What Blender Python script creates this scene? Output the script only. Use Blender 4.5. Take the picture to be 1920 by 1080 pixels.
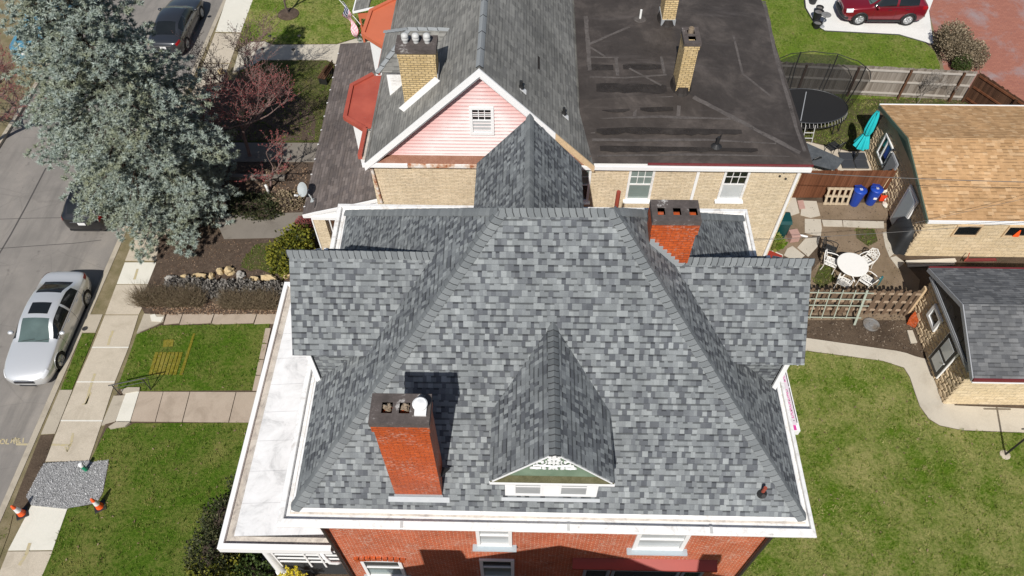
import bpy, bmesh, math, random
from mathutils import Vector, Matrix, noise
random.seed(11)
RAD = math.radians
for _o in list(bpy.data.objects): bpy.data.objects.remove(_o)
SC = bpy.context.scene
# ------------------------------------------------------------------ camera
F_PX, TH, PSI, ROLL, CAM_H = 1404.3, RAD(53.197), RAD(-1.3778), RAD(0.3151), 25.0
fwd = Vector((math.sin(PSI)*math.cos(TH), math.cos(PSI)*math.cos(TH), -math.sin(TH)))
rgt = Vector((math.cos(PSI), -math.sin(PSI), 0))
dwn = fwd.cross(rgt)
_c, _s = math.cos(ROLL), math.sin(ROLL)
rgt, dwn = _c*rgt + _s*dwn, -_s*rgt + _c*dwn
CAM = Vector((0, 0, CAM_H))
cam = bpy.data.cameras.new('camera'); camo = bpy.data.objects.new('camera', cam)
SC.collection.objects.link(camo)
camo.matrix_world = Matrix(((rgt.x, -dwn.x, -fwd.x, CAM.x), (rgt.y, -dwn.y, -fwd.y, CAM.y), (rgt.z, -dwn.z, -fwd.z, CAM.z), (0, 0, 0, 1)))
cam.sensor_width = 36; cam.lens = 36*F_PX/1920; cam.clip_start = .5; cam.clip_end = 400
SC.camera = camo
# ------------------------------------------------------------------ light
SUN_EL, SUN_AZ = RAD(47.5), RAD(12)          # light travels towards +Y, a little to +X
W = bpy.data.worlds.new('World'); SC.world = W; W.use_nodes = True
wn = W.node_tree.nodes; wl = W.node_tree.links
sky = wn.new('ShaderNodeTexSky'); sky.sky_type = 'NISHITA'; sky.sun_disc = False
sky.sun_elevation = SUN_EL; sky.sun_rotation = math.pi + SUN_AZ
wl.new(sky.outputs['Color'], wn['Background'].inputs['Color']); wn['Background'].inputs['Strength'].default_value = .068
sun = bpy.data.lights.new('sun', 'SUN'); sun.energy = 4.9; sun.angle = RAD(.5); sun.color = (1, .965, .905)
suno = bpy.data.objects.new('sun', sun); SC.collection.objects.link(suno)
sd = Vector((math.sin(SUN_AZ)*math.cos(SUN_EL), math.cos(SUN_AZ)*math.cos(SUN_EL), -math.sin(SUN_EL)))
suno.rotation_euler = sd.to_track_quat('-Z', 'Y').to_euler()
SC.view_settings.view_transform = 'Standard'; SC.view_settings.look = 'None'
SC.view_settings.exposure = 0.0; SC.view_settings.gamma = 1.0
SC.cycles.max_bounces = 5; SC.cycles.diffuse_bounces = 3; SC.cycles.transparent_max_bounces = 12

# ------------------------------------------------------------------ survey: a sight line met with a known height / plane
def _ray(x, y):
    return rgt*((x-960)/F_PX) + dwn*((y-540)/F_PX) + fwd
def S(x, y, z=0.0):
    d = _ray(x, y); return CAM + d*((z-CAM_H)/d.z)
def SY(x, y, Y):
    d = _ray(x, y); return CAM + d*((Y-CAM.y)/d.y)
def SX(x, y, X):
    d = _ray(x, y); return CAM + d*((X-CAM.x)/d.x)

# ------------------------------------------------------------------ mesh builder
ORG = {}
def ortho(n):
    n = n.normalized()
    t = n.orthogonal().normalized()
    return t, n.cross(t)
class MB:
    def __init__(s): s.v = []; s.f = []; s.mi = []; s.m = 0; s.uv = {}
    def face(s, pts, mi=None):
        b = len(s.v); s.v += [Vector(p) for p in pts]; s.f.append(list(range(b, b+len(pts)))); s.mi.append(s.m if mi is None else mi)
    def raw(s, vs, fs):
        b = len(s.v); s.v += [Vector(p) for p in vs]
        for f in fs: s.f.append([b+i for i in f]); s.mi.append(s.m)
    def box(s, x0, x1, y0, y1, z0, z1):
        s.obox((0, 0, 0), (1, 0, 0), (0, 1, 0), x0, x1, y0, y1, z0, z1)
    def obox(s, o, u, n, a0, a1, b0, b1, c0, c1, w=(0, 0, 1), bev=0.0):
        o, u, n, w = Vector(o), Vector(u), Vector(n), Vector(w)
        P = lambda a, b, c: o+u*a+n*b+w*c
        if bev > 0:
            bm = bmesh.new(); r = bmesh.ops.create_cube(bm, size=1)
            for vv in bm.verts:
                vv.co = P(a0+(vv.co.x+.5)*(a1-a0), b0+(vv.co.y+.5)*(b1-b0), c0+(vv.co.z+.5)*(c1-c0))
            bmesh.ops.bevel(bm, geom=bm.edges[:], offset=bev, segments=2, profile=.5, affect='EDGES')
            s.addbm(bm); return
        vs = [P(a, b, c) for c in (c0, c1) for b in (b0, b1) for a in (a0, a1)]
        s.raw(vs, [(0, 2, 3, 1), (4, 5, 7, 6), (0, 1, 5, 4), (2, 6, 7, 3), (0, 4, 6, 2), (1, 3, 7, 5)])
    def addbm(s, bm, M=None):
        bm.verts.index_update()
        s.raw([(M @ vv.co) if M else vv.co.copy() for vv in bm.verts], [[q.index for q in f.verts] for f in bm.faces]); bm.free()
    def prism(s, pts, z0, z1, bottom=False):
        n = len(pts)
        a = [Vector((p[0], p[1], z0)) for p in pts]; b = [Vector((p[0], p[1], z1)) for p in pts]
        ar = sum(a[i].x*a[(i+1) % n].y-a[(i+1) % n].x*a[i].y for i in range(n))
        if ar < 0: a.reverse(); b.reverse()
        s.raw(a+b, ([list(range(n))[::-1]] if bottom else []) + [list(range(n, 2*n))] + [(i, (i+1) % n, n+(i+1) % n, n+i) for i in range(n)])
    def ext(s, pts, vec):                      # extrude any planar polygon along vec
        n = len(pts); vec = Vector(vec); a = [Vector(p) for p in pts]; b = [p+vec for p in a]
        nn = Vector((0, 0, 0))
        for i in range(n): nn += a[i].cross(a[(i+1) % n])
        if nn.dot(vec) < 0: a, b = a[::-1], b[::-1]
        s.raw(a+b, [list(range(n))[::-1], list(range(n, 2*n))] + [(i, (i+1) % n, n+(i+1) % n, n+i) for i in range(n)])
    def bar(s, p, q, r, r2=None, n=6, cap=True):
        p, q = Vector(p), Vector(q); r2 = r if r2 is None else r2
        if (q-p).length < 1e-6: return
        t, b = ortho(q-p)
        ring = lambda c, rr: [c+(t*math.cos(6.28318*i/n)+b*math.sin(6.28318*i/n))*rr for i in range(n)]
        fs = [(i, (i+1) % n, n+(i+1) % n, n+i) for i in range(n)]
        if cap: fs += [list(range(n))[::-1], list(range(n, 2*n))]
        s.raw(ring(p, r)+ring(q, r2), fs)
    def tube(s, pts, r, n=6):
        pts = [Vector(p) for p in pts]; rings = []
        for i, p in enumerate(pts):
            d = (pts[min(i+1, len(pts)-1)]-pts[max(i-1, 0)])
            if i == 0: t, b = ortho(d)
            else:
                dn = d.normalized(); t = (t-dn*t.dot(dn)).normalized(); b = dn.cross(t)
            rr = r[i] if isinstance(r, (list, tuple)) else r
            rings.append([p+(t*math.cos(6.28318*k/n)+b*math.sin(6.28318*k/n))*rr for k in range(n)])
        vs = [x for g in rings for x in g]; fs = []
        for i in range(len(pts)-1):
            for k in range(n): fs.append((i*n+k, i*n+(k+1) % n, (i+1)*n+(k+1) % n, (i+1)*n+k))
        fs += [list(range(n))[::-1], list(range((len(pts)-1)*n, len(pts)*n))]
        s.raw(vs, fs)
    def lathe(s, prof, c=(0, 0, 0), n=20, ax=None, sx=1, sy=1):
        c = Vector(c); vs = []; fs = []
        if ax is None: T, B, A = Vector((1, 0, 0)), Vector((0, 1, 0)), Vector((0, 0, 1))
        else: A = Vector(ax).normalized(); T, B = ortho(A)
        for (r, z) in prof:
            for k in range(n):
                a = 6.2831853*k/n; vs.append(c+T*(r*sx*math.cos(a))+B*(r*sy*math.sin(a))+A*z)
        for i in range(len(prof)-1):
            for k in range(n): fs.append((i*n+k, i*n+(k+1) % n, (i+1)*n+(k+1) % n, (i+1)*n+k))
        s.raw(vs, fs)
        if prof[0][0] > 1e-4: s.face(vs[:n][::-1])
        if prof[-1][0] > 1e-4: s.face(vs[-n:])
    def blob(s, c, r, seg=10, rings=7, amp=.15, seed=0, fr=1.5):
        c = Vector(c); r = Vector(r) if not isinstance(r, (int, float)) else Vector((r, r, r)); vs = []; fs = []
        for i in range(rings+1):
            ph = math.pi*i/rings
            for k in range(seg):
                th = 6.2831853*k/seg
                d = Vector((math.sin(ph)*math.cos(th), math.sin(ph)*math.sin(th), math.cos(ph)))
                k_ = 1+amp*noise.noise(d*fr+Vector((seed*3.1, seed*1.7, seed)))*2
                vs.append(c+Vector((d.x*r.x, d.y*r.y, d.z*r.z))*k_)
        for i in range(rings):
            for k in range(seg): fs.append((i*seg+k, (i+1)*seg+k, (i+1)*seg+(k+1) % seg, i*seg+(k+1) % seg))
        s.raw(vs, fs)
    def build(s, name, m, parent=None, smooth=False, loc=None, ang=None):
        o3 = Vector((0, 0, 0))
        if parent is not None: o3 = ORG.get(parent.name, o3)
        elif loc is not None: o3 = Vector(loc)
        me = bpy.data.meshes.new(name)
        me.from_pydata([tuple(p-o3) for p in s.v], [], s.f)
        ms = m if isinstance(m, (list, tuple)) else [m]
        for q in ms: me.materials.append(q)
        if len(ms) > 1: me.polygons.foreach_set('material_index', s.mi)
        uvl = me.uv_layers.new(name='UVMap'); data = [0.0]*(2*len(me.loops))
        Z = Vector((0, 0, 1)); vv = s.v
        for p in me.polygons:
            n = p.normal
            if abs(n.z) > .9995: t, b = Vector((1, 0, 0)), Vector((0, 1, 0))
            else: t = Z.cross(n).normalized(); b = n.cross(t)
            if p.index in s.uv: t, b = s.uv[p.index]
            for li in p.loop_indices:
                q = vv[me.loops[li].vertex_index]; data[2*li] = q.dot(t); data[2*li+1] = q.dot(b)
        uvl.data.foreach_set('uv', data)
        if smooth: me.polygons.foreach_set('use_smooth', [True]*len(me.polygons))
        if ang: me.set_sharp_from_angle(angle=RAD(ang))
        me.update()
        o = bpy.data.objects.new(name, me); SC.collection.objects.link(o)
        if parent is not None: o.parent = parent; ORG[o.name] = o3
        else: o.location = o3; ORG[o.name] = o3
        return o
def tag(o, label=None, cat=None, group=None, kind=None):
    if label: o['label'] = label
    if cat: o['category'] = cat
    if group: o['group'] = group
    if kind: o['kind'] = kind
    return o
def thing(name, label, cat, loc=(0, 0, 0), rz=0, group=None):
    o = bpy.data.objects.new(name, None); SC.collection.objects.link(o)
    o.location = loc; o.rotation_euler = (0, 0, rz); o.empty_display_size = .3
    ORG[o.name] = Vector(loc) if rz == 0 else Vector((0, 0, 0))   # turned things are modelled about their own origin
    return tag(o, label, cat, group)
def local(o): ORG[o.name] = Vector((0, 0, 0)); return o
def copy_tree(o, parent=None):
    c = o.copy(); SC.collection.objects.link(c); ORG[c.name] = Vector((0, 0, 0))
    if parent is not None: c.parent = parent
    for ch in list(o.children): copy_tree(ch, c)
    return c
def struct(name, mb, m, smooth=False):
    o = mb.build(name, m, None, smooth); return tag(o, kind='structure')
# ------------------------------------------------------------------ materials
class T:
    def __init__(s, name):
        s.mat = bpy.data.materials.new(name); s.mat.use_nodes = True
        s.nt = s.mat.node_tree; s.b = s.nt.nodes['Principled BSDF']
    def n(s, typ, props=None, **inp):
        d = s.nt.nodes.new('ShaderNode'+typ)
        for k, v in (props or {}).items(): setattr(d, k, v)
        for k, v in inp.items():
            key = int(k[1:]) if k[0] == '_' and k[1:].isdigit() else k.replace('_', ' ')
            s.set(d.inputs[key], v)
        return d
    def set(s, sock, v):
        if isinstance(v, bpy.types.NodeSocket): s.nt.links.new(v, sock)
        elif isinstance(v, (tuple, list)) and len(v) == 3 and sock.type == 'RGBA': sock.default_value = (*v, 1)
        else: sock.default_value = v
    def m(s, op, a, b=0.0, c=0.0): return s.n('Math', {'operation': op}, _0=a, _1=b, _2=c).outputs[0]
    def uv(s): return s.n('TexCoord').outputs['UV']
    def obj(s): return s.n('NewGeometry').outputs['Position']
    def sep(s, v): d = s.n('SeparateXYZ', None, _0=v); return d.outputs[0], d.outputs[1], d.outputs[2]
    def noise(s, vec, scale, detail=4, rough=.6, col=False, dist=0.0):
        d = s.n('TexNoise', None, Vector=vec, Scale=scale, Detail=detail, Roughness=rough, Distortion=dist)
        return d.outputs['Color' if col else 'Fac']
    def ramp(s, fac, stops, const=False):
        d = s.n('ValToRGB', None, Fac=fac); cr = d.color_ramp
        if const: cr.interpolation = 'CONSTANT'
        while len(cr.elements) < len(stops): cr.elements.new(.5)
        for e, (p, c) in zip(cr.elements, stops):
            e.position = p; e.color = (*c, 1) if isinstance(c, (tuple, list)) else (c, c, c, 1)
        return d.outputs['Color']
    def mix(s, fac, a, b, bt='MIX'):
        d = s.n('Mix', {'data_type': 'RGBA', 'blend_type': bt})
        s.set(d.inputs[0], fac); s.set(d.inputs[6], a); s.set(d.inputs[7], b); return d.outputs[2]
    def step(s, x, a, b): return s.n('MapRange', {'clamp': True}, _0=x, _1=a, _2=b).outputs[0]
    def bump(s, h, dist=.01, strength=1.0, normal=None):
        d = s.n('Bump', None, Height=h, Distance=dist, Strength=strength)
        if normal is not None: s.set(d.inputs['Normal'], normal)
        s.nt.links.new(d.outputs[0], s.b.inputs['Normal']); return d.outputs[0]
    def fin(s, col, rough=.8, metal=0.0, spec=.5, **kw):
        s.set(s.b.inputs['Base Color'], col); s.set(s.b.inputs['Roughness'], rough); s.set(s.b.inputs['Metallic'], metal)
        s.b.inputs['Specular IOR Level'].default_value = spec
        for k, v in kw.items(): s.set(s.b.inputs[k.replace('_', ' ')], v)
        return s.mat
def mul(c, k): return tuple(x*k for x in c)
def simple(name, col, rough=.6, var=.15, scale=6, bump=0.0, metal=0.0, spec=.5, **kw):
    t = T(name); p = t.obj(); f = t.noise(p, scale, 5)
    c = t.mix(f, mul(col, 1-var), mul(col, 1+var))
    if bump: t.bump(t.noise(p, scale*8, 3), bump)
    return t.fin(c, rough, metal, spec, **kw)
def shingle(name, tones, w=.24, h=.143, dash=.55, rough=.92, stain=.15, tint=None, bmp=.007):
    t = T(name); u, v, _ = t.sep(t.uv())
    r = t.m('DIVIDE', v, h); row = t.m('FLOOR', r); fy = t.m('FRACT', r)
    wv = t.m('MULTIPLY_ADD', row, 17.371, t.m('DIVIDE', u, w))
    vo = t.n('TexVoronoi', {'voronoi_dimensions': '1D', 'feature': 'F1'}, W=wv, Scale=1.0, Randomness=.85)
    sp = t.n('SeparateColor', None, _0=vo.outputs['Color']); R, Gc = sp.outputs[0], sp.outputs[1]
    n = len(tones); col = t.ramp(R, [(i/n, c) for i, c in enumerate(tones)], True)
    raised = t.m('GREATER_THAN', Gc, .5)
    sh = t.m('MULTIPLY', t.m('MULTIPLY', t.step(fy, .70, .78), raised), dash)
    line = t.m('MULTIPLY', t.step(fy, .10, .02), .28)  # thin shadow line along each course edge, painted into the colour
    p = t.obj()
    gr = t.noise(p, 85, 2, .8); big = t.noise(p, .55, 4); mid = t.noise(p, 5, 3)
    col = t.mix(1.0, col, t.ramp(gr, [(.3, .80), (.7, 1.2)]), 'MULTIPLY')
    col = t.mix(1.0, col, t.ramp(mid, [(.25, .9), (.75, 1.08)]), 'MULTIPLY')
    col = t.mix(1.0, col, t.ramp(big, [(.3, 1-stain), (.7, 1+stain*.6)]), 'MULTIPLY')
    stk = t.noise(t.n('Mapping', None, Vector=t.uv(), Scale=(1.6, .16, 1)).outputs[0], 1.0, 5, .7)
    col = t.mix(1.0, col, t.ramp(stk, [(.3, .86), (.7, 1.10)]), 'MULTIPLY')
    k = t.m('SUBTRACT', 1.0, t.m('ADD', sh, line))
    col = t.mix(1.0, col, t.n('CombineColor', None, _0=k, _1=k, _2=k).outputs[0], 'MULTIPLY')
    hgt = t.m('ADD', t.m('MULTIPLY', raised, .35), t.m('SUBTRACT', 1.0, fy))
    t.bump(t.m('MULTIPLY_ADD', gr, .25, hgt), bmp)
    return t.fin(col, rough, spec=.25)
def brick(name, c1, c2, mort, bw=.21, bh=.068, ms=.008, rough=.85, stain=.2, bmp=.006, bias=0.0, eff=None, squash=1.0):
    t = T(name); uv = t.uv()
    b = t.n('TexBrick', {'offset': .5}, Vector=uv, Color1=c1, Color2=c2, Mortar=mort, Scale=1.0, Mortar_Size=ms, Mortar_Smooth=.3, Bias=bias, Brick_Width=bw, Row_Height=bh)
    p = t.obj(); f = t.noise(p, .8, 5); g = t.noise(p, 14, 4)
    col = t.mix(1.0, b.outputs['Color'], t.ramp(f, [(.3, 1-stain), (.7, 1+stain*.7)]), 'MULTIPLY')
    col = t.mix(1.0, col, t.ramp(g, [(.3, .85), (.7, 1.15)]), 'MULTIPLY')
    col = t.mix(t.m('MULTIPLY', t.step(t.noise(t.n('Mapping', None, Vector=uv, Scale=(4.7, 11.7, 1)).outputs[0], 1.0, 1), .56, .62), .35), col, mul(c2, .55))
    if eff:      # pale efflorescence showing in the joints in patches
        m = t.m('MULTIPLY', t.step(t.noise(p, 1.7, 5, .7), .48, .62), t.step(t.noise(uv, 13, 2), .5, .6))
        col = t.mix(t.m('MULTIPLY', m, eff), col, (.62, .5, .42))
    t.bump(t.m('MULTIPLY_ADD', g, .3, t.m('SUBTRACT', 1.0, b.outputs['Fac'])), bmp)
    return t.fin(col, rough, spec=.3)
def ground(name, cols, scale=3.0, fine=40, rough=.95, bmp=.02, stain=None, sscale=.5, det=8):
    t = T(name); p = t.obj()
    a = t.noise(p, scale, det, .65); b = t.noise(p, fine, 4, .7); c = t.noise(p, sscale, 5, .6, dist=.5)
    f = t.m('ADD', t.m('MULTIPLY', a, .55), t.m('MULTIPLY', b, .45))
    n = len(cols); col = t.ramp(f, [(.30+.40*i/(n-1), k) for i, k in enumerate(cols)])
    if stain: col = t.mix(t.step(c, .48, .68), col, stain, 'MULTIPLY')
    t.bump(t.m('ADD', b, t.m('MULTIPLY', a, .6)), bmp)
    return t.fin(col, rough, spec=.2)
def island(name, cols, rough=.6, trans=0.0, spec=.3, patch=None):
    t = T(name); r = t.n('NewGeometry').outputs['Random Per Island']
    n = len(cols); col = t.ramp(r, [(i/(n-1), c) for i, c in enumerate(cols)])
    if patch: col = t.mix(t.step(t.noise(t.obj(), patch[0], 5, .7), .47, .62), col, t.mix(.7, col, patch[1]))
    m = t.fin(col, rough, spec=spec)
    if trans:
        tr = t.n('BsdfTranslucent', None, Color=col); mx = t.n('MixShader', None, _0=trans, _1=t.b.outputs[0], _2=tr.outputs[0])
        t.nt.links.new(mx.outputs[0], t.nt.nodes['Material Output'].inputs['Surface'])
    return m
M = {}
g = lambda r, gr, b: (r, gr, b)
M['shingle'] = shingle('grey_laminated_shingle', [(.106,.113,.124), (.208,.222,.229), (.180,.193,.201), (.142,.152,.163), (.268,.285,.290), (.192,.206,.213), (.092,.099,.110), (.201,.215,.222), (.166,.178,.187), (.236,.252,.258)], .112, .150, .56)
M['cap_edge'] = simple('cap_shingle_edge', (.040, .043, .046), .95, .2, 30)
def capmat():
    t = T('ridge_cap_shingle'); r = t.n('NewGeometry').outputs['Random Per Island']; c = t.ramp(r, [(0, (.135,.146,.152)), (.5, (.165,.177,.183)), (1, (.195,.208,.213))]); gr = t.noise(t.obj(), 85, 2, .8)
    c = t.mix(1.0, c, t.ramp(gr, [(.3, .82), (.7, 1.18)]), 'MULTIPLY'); return t.fin(c, .93, spec=.25)
M['cap'] = capmat()
M['shingle_old'] = shingle('weathered_grey_shingle', [(.195,.192,.180), (.235,.230,.215), (.212,.208,.195), (.25,.245,.228), (.18,.177,.168)], .30, .15, .3, stain=.25)
M['cap_old'] = simple('weathered_cap_shingle', (.25, .265, .275), .93, .15, 20, .003)
M['shingle_brown'] = shingle('brown_porch_shingle', [(.125,.105,.098), (.15,.125,.115), (.175,.148,.138), (.135,.115,.108), (.115,.098,.094)], .30, .13, .25, stain=.25)
M['shingle_tan'] = shingle('tan_laminated_shingle', [(.46,.275,.135), (.51,.315,.16), (.48,.29,.145), (.56,.365,.20), (.42,.25,.12), (.495,.30,.15), (.47,.285,.14)], .22, .16, .38, stain=.14)
M['shingle_dark'] = shingle('charcoal_garage_shingle', [(.115,.118,.124), (.155,.158,.162), (.135,.138,.143), (.18,.182,.185), (.105,.108,.114)], .24, .143, .42)
M['brick_red'] = brick('painted_red_brick', (.53,.105,.034), (.45,.085,.028), (.66,.42,.31), .21, .085, .009, .6, .2, .005, eff=.6)
M['brick_stack'] = brick('orange_red_chimney_brick', (.52,.10,.022), (.44,.078,.018), (.30,.07,.03), .21, .085, .009, .5, .22, .006, eff=.3)
M['brick_tan'] = brick('buff_roman_brick', (.74,.62,.45), (.66,.54,.37), (.52,.42,.29), .30, .075, .009, .85, .12)
M['brick_tan_stack'] = brick('buff_chimney_brick', (.66,.50,.27), (.56,.41,.20), (.22,.17,.10), .22, .085, .012, .85, .15)
def weathered_white():
    t = T('white_painted_wood'); p = t.obj()
    f = t.noise(p, 3.5, 8, .78, dist=.6); c = t.ramp(f, [(.30, (.44,.41,.38)), (.40, (.66,.64,.62)), (.50, (.79,.785,.775)), (.7, (.84,.84,.84))])
    return t.fin(c, .55)
M['white'] = weathered_white()
M['white_clean'] = simple('white_trim_paint', (.82,.82,.82), .5, .04, 4)
def membrane_white():
    t = T('white_roof_membrane'); p = t.obj(); u, v, _ = t.sep(p)
    f = t.noise(p, 1.3, 8, .7, dist=.6); c = t.ramp(f, [(.30, (.50,.50,.50)), (.46, (.72,.72,.72)), (.66, (.82,.82,.825))])
    c = t.mix(t.m('MULTIPLY', t.step(t.noise(p, 4.5, 6, .8, dist=1.2), .60, .72), .35), c, (.45,.44,.43))
    b = t.n('TexBrick', {'offset': 0.0}, Vector=p, Scale=1.0, Brick_Width=2.1, Row_Height=1.0, Mortar_Size=.012)
    c = t.mix(t.m('MULTIPLY', b.outputs['Fac'], .10), c, (.5,.5,.5))
    t.bump(t.m('ADD', f, b.outputs['Fac']), .006)
    return t.fin(c, .5)
M['membrane_white'] = membrane_white()
def trough():
    t = T('stained_gutter_lining'); p = t.obj()
    f = t.noise(p, 2.2, 8, .75, dist=.8); c = t.ramp(f, [(.30, (.16,.14,.13)), (.40, (.38,.34,.30)), (.52, (.52,.47,.41)), (.7, (.62,.57,.51))])
    t.bump(f, .01); return t.fin(c, .8)
M['trough'] = trough()
def membrane_dark():
    t = T('black_rubber_roof'); p = t.obj()
    f = t.noise(p, .7, 9, .72, dist=.4); s = t.noise(t.n('Mapping', None, Vector=p, Scale=(.5, 4, 1)).outputs[0], .6, 7, .7)
    c = t.ramp(f, [(.28, (.032,.026,.023)), (.5, (.053,.044,.039)), (.68, (.096,.080,.071))])
    c = t.mix(t.m('MULTIPLY', t.step(s, .55, .72), .5), c, (.115,.10,.095))
    t.bump(t.noise(p, 3, 6), .02); return t.fin(c, .62, spec=.35)
M['membrane_dark'] = membrane_dark()
def fade(name, lo, hi, sc):
    m = M[name]; nt = m.node_tree; t = T.__new__(T); t.mat = m; t.nt = nt; t.b = nt.nodes['Principled BSDF']
    f = t.step(t.noise(t.obj(), sc, 7, .7), lo, hi); tr = t.n('BsdfTransparent'); mx = t.n('MixShader', None, _0=f, _1=t.b.outputs[0], _2=tr.outputs[0]); nt.links.new(mx.outputs[0], nt.nodes['Material Output'].inputs['Surface'])
M['membrane_patch'] = ground('dusty_seam', [(.055,.048,.045), (.095,.084,.079), (.15,.134,.126)], 1.6, 9, .8, .004)
M['membrane_band'] = ground('patched_tar_band', [(.026,.0225,.021), (.035,.030,.0275), (.06,.052,.047)], 1.2, 6, .6, .004)
fade('membrane_patch', .56, .82, 1.8); M['band_fade'] = M['membrane_band'].copy(); fade('band_fade', .46, .85, .9)
def red_roof():
    t = T('red_painted_tin'); p = t.obj(); f = t.noise(p, 1.4, 6)
    c = t.ramp(f, [(.3, (.34,.068,.045)), (.7, (.44,.10,.065))])
    pe = t.step(t.noise(p, 7, 7, .8), .63, .68); c = t.mix(pe, c, (.42,.33,.29))
    return t.fin(c, .5)
M['red_tin'] = red_roof()
M['orange_tin'] = simple('orange_painted_tin', (.55,.15,.075), .5, .12, 1.5)
def pink_siding():
    t = T('faded_pink_siding'); p = t.obj(); x, y, z = t.sep(p)
    # sun-chalked clapboard: the red pigment survives in a strip under the rake boards
    d = t.m('SUBTRACT', t.m('SUBTRACT', 10.65, t.m('ABSOLUTE', t.m('ADD', x, 1.43))), z)
    f = t.m('ADD', d, t.m('MULTIPLY', t.noise(p, 1.3, 5), .9))
    c = t.ramp(t.m('DIVIDE', f, 3.2), [(.10, (.55,.20,.18)), (.34, (.66,.40,.38)), (.66, (.75,.68,.67))])
    st = t.m('FRACT', t.m('DIVIDE', t.m('SUBTRACT', z, 6.72), .15)); nz = t.noise(p, 2.0, 4)
    c = t.mix(t.m('MULTIPLY', t.m('MULTIPLY', t.step(st, .42, .62), t.step(nz, .25, .55)), .65), c, (.57,.27,.26))   # pigment kept on the sheltered top of every board
    return t.fin(c, .6)
M['pink'] = pink_siding()
M['copper'] = ground('rusted_gutter', [(.16,.07,.045), (.24,.115,.075), (.34,.20,.15)], 3, 25, .7, .004)
def rust_white():
    t = T('rusty_white_trim'); p = t.obj(); f = t.noise(p, 2.6, 7, .7)
    c = t.ramp(f, [(.42, (.78,.76,.73)), (.52, (.62,.45,.33)), (.6, (.36,.13,.06))]); return t.fin(c, .6)
M['rust_white'] = rust_white()
M['raw_wood'] = simple('bare_pine_board', (.60,.44,.27), .7, .25, 9)
M['slate_sill'] = simple('blue_grey_stone_sill', (.38,.44,.48), .7, .1, 9)
M['flash'] = simple('galvanised_flashing', (.42,.44,.46), .45, .1, 8, metal=.35)
M['flash_dark'] = simple('grey_step_flashing', (.30,.315,.325), .6, .08, 8)
def cap_conc():
    t = T('sooty_chimney_crown'); p = t.obj(); f = t.noise(p, 3.0, 8, .75)
    c = t.ramp(f, [(.35, (.055,.045,.041)), (.58, (.10,.082,.076)), (.66, (.40,.38,.36)), (.72, (.62,.61,.60))]); t.bump(f, .02); return t.fin(c, .9)
M['crown'] = cap_conc()
M['soot'] = simple('black_soot', (.012,.011,.010), .9, .2, 5)
M['galv'] = simple('dull_metal_cap', (.50,.50,.49), .5, .15, 12)
M['twig_pink'] = simple('pinkish_grey_twig', (.21,.14,.125), .9, .3, 6)
M['clay'] = simple('clay_flue', (.24,.185,.13), .85, .3, 14, .006)
M['pipe_black'] = simple('black_vent_rubber', (.02,.02,.021), .55, .2, 9)
M['red_paint'] = simple('red_painted_lintel', (.30,.036,.022), .5, .1, 2)
M['pipe_red'] = simple('rusty_red_vent', (.30,.06,.035), .6, .25, 9)
M['pvc'] = simple('white_pvc', (.80,.80,.78), .35, .03, 5)
M['downpipe'] = simple('dark_brown_downpipe', (.035,.028,.026), .45, .15, 5)
def glass(name, col, rough=.05):
    t = T(name); p = t.obj(); f = t.noise(p, .8, 3); c = t.mix(f, mul(col, .7), mul(col, 1.3)); return t.fin(c, rough, spec=.8)
M['glass'] = glass('window_glass', (.045,.055,.058)); M['glass_dark'] = glass('dark_glass', (.012,.014,.015))
M['glass_green'] = glass('curtained_glass', (.20,.25,.235)); M['glass_pale'] = glass('blind_behind_glass', (.50,.52,.53), .1)
M['glass_blind'] = glass('slatted_blind', (.30,.31,.315), .3)
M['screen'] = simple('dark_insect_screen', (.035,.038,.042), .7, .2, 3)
M['grey_trim'] = simple('grey_window_trim', (.30,.31,.33), .6, .08, 5)
M['green_trim'] = simple('dark_green_fascia', (.10,.14,.105), .55, .15, 4)
M['maroon'] = simple('maroon_gutter_paint', (.15,.022,.025), .5, .2, 4)
def green_wood():
    t = T('faded_green_pediment'); p = t.obj(); f = t.noise(p, 2.4, 6); c = t.ramp(f, [(.3, (.135,.20,.135)), (.7, (.22,.30,.215))]); return t.fin(c, .7)
M['green_wood'] = green_wood()
M['moss'] = ground('mossy_ledge', [(.055,.05,.026), (.10,.095,.05), (.15,.14,.085)], 6, 40, .95, .008)
M['block'] = simple('rockface_block', (.56,.44,.29), .92, .22, 3.0, .012)
M['block_front'] = brick('cream_block', (.68,.55,.37), (.62,.49,.31), (.56,.46,.32), .40, .20, .008, .9, .13, .01)
M['asphalt'] = None
def asphalt():
    t = T('worn_asphalt'); p = t.obj(); a = t.noise(p, .35, 7, .65, dist=.4); b = t.noise(p, 70, 3, .8)
    st = t.noise(t.n('Mapping', None, Vector=p, Scale=(2.2, .35, 1)).outputs[0], .8, 6)
    c = t.ramp(a, [(.3, (.185,.172,.158)), (.55, (.245,.225,.205)), (.75, (.32,.29,.255))])
    c = t.mix(1.0, c, t.ramp(b, [(.3, .78), (.7, 1.2)]), 'MULTIPLY'); c = t.mix(t.m('MULTIPLY', t.step(st, .5, .7), .5), c, (.125,.118,.11))
    vc = t.n('TexVoronoi', {'feature': 'DISTANCE_TO_EDGE'}, Vector=t.mix(.12, p, t.noise(p, 1.5, 4, col=True)), Scale=.45)
    c = t.mix(t.m('MULTIPLY', t.step(vc.outputs['Distance'], .010, .002), .16), c, (.075,.07,.065))
    c = t.mix(t.m('MULTIPLY', t.step(t.noise(p, 1.6, 3), .66, .74), .5), c, (.07,.065,.06))
    t.bump(b, .006); return t.fin(c, .9, spec=.25)
M['asphalt'] = asphalt()
M['tar'] = simple('tar_crack', (.07,.065,.062), .8, .2, 8)
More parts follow.
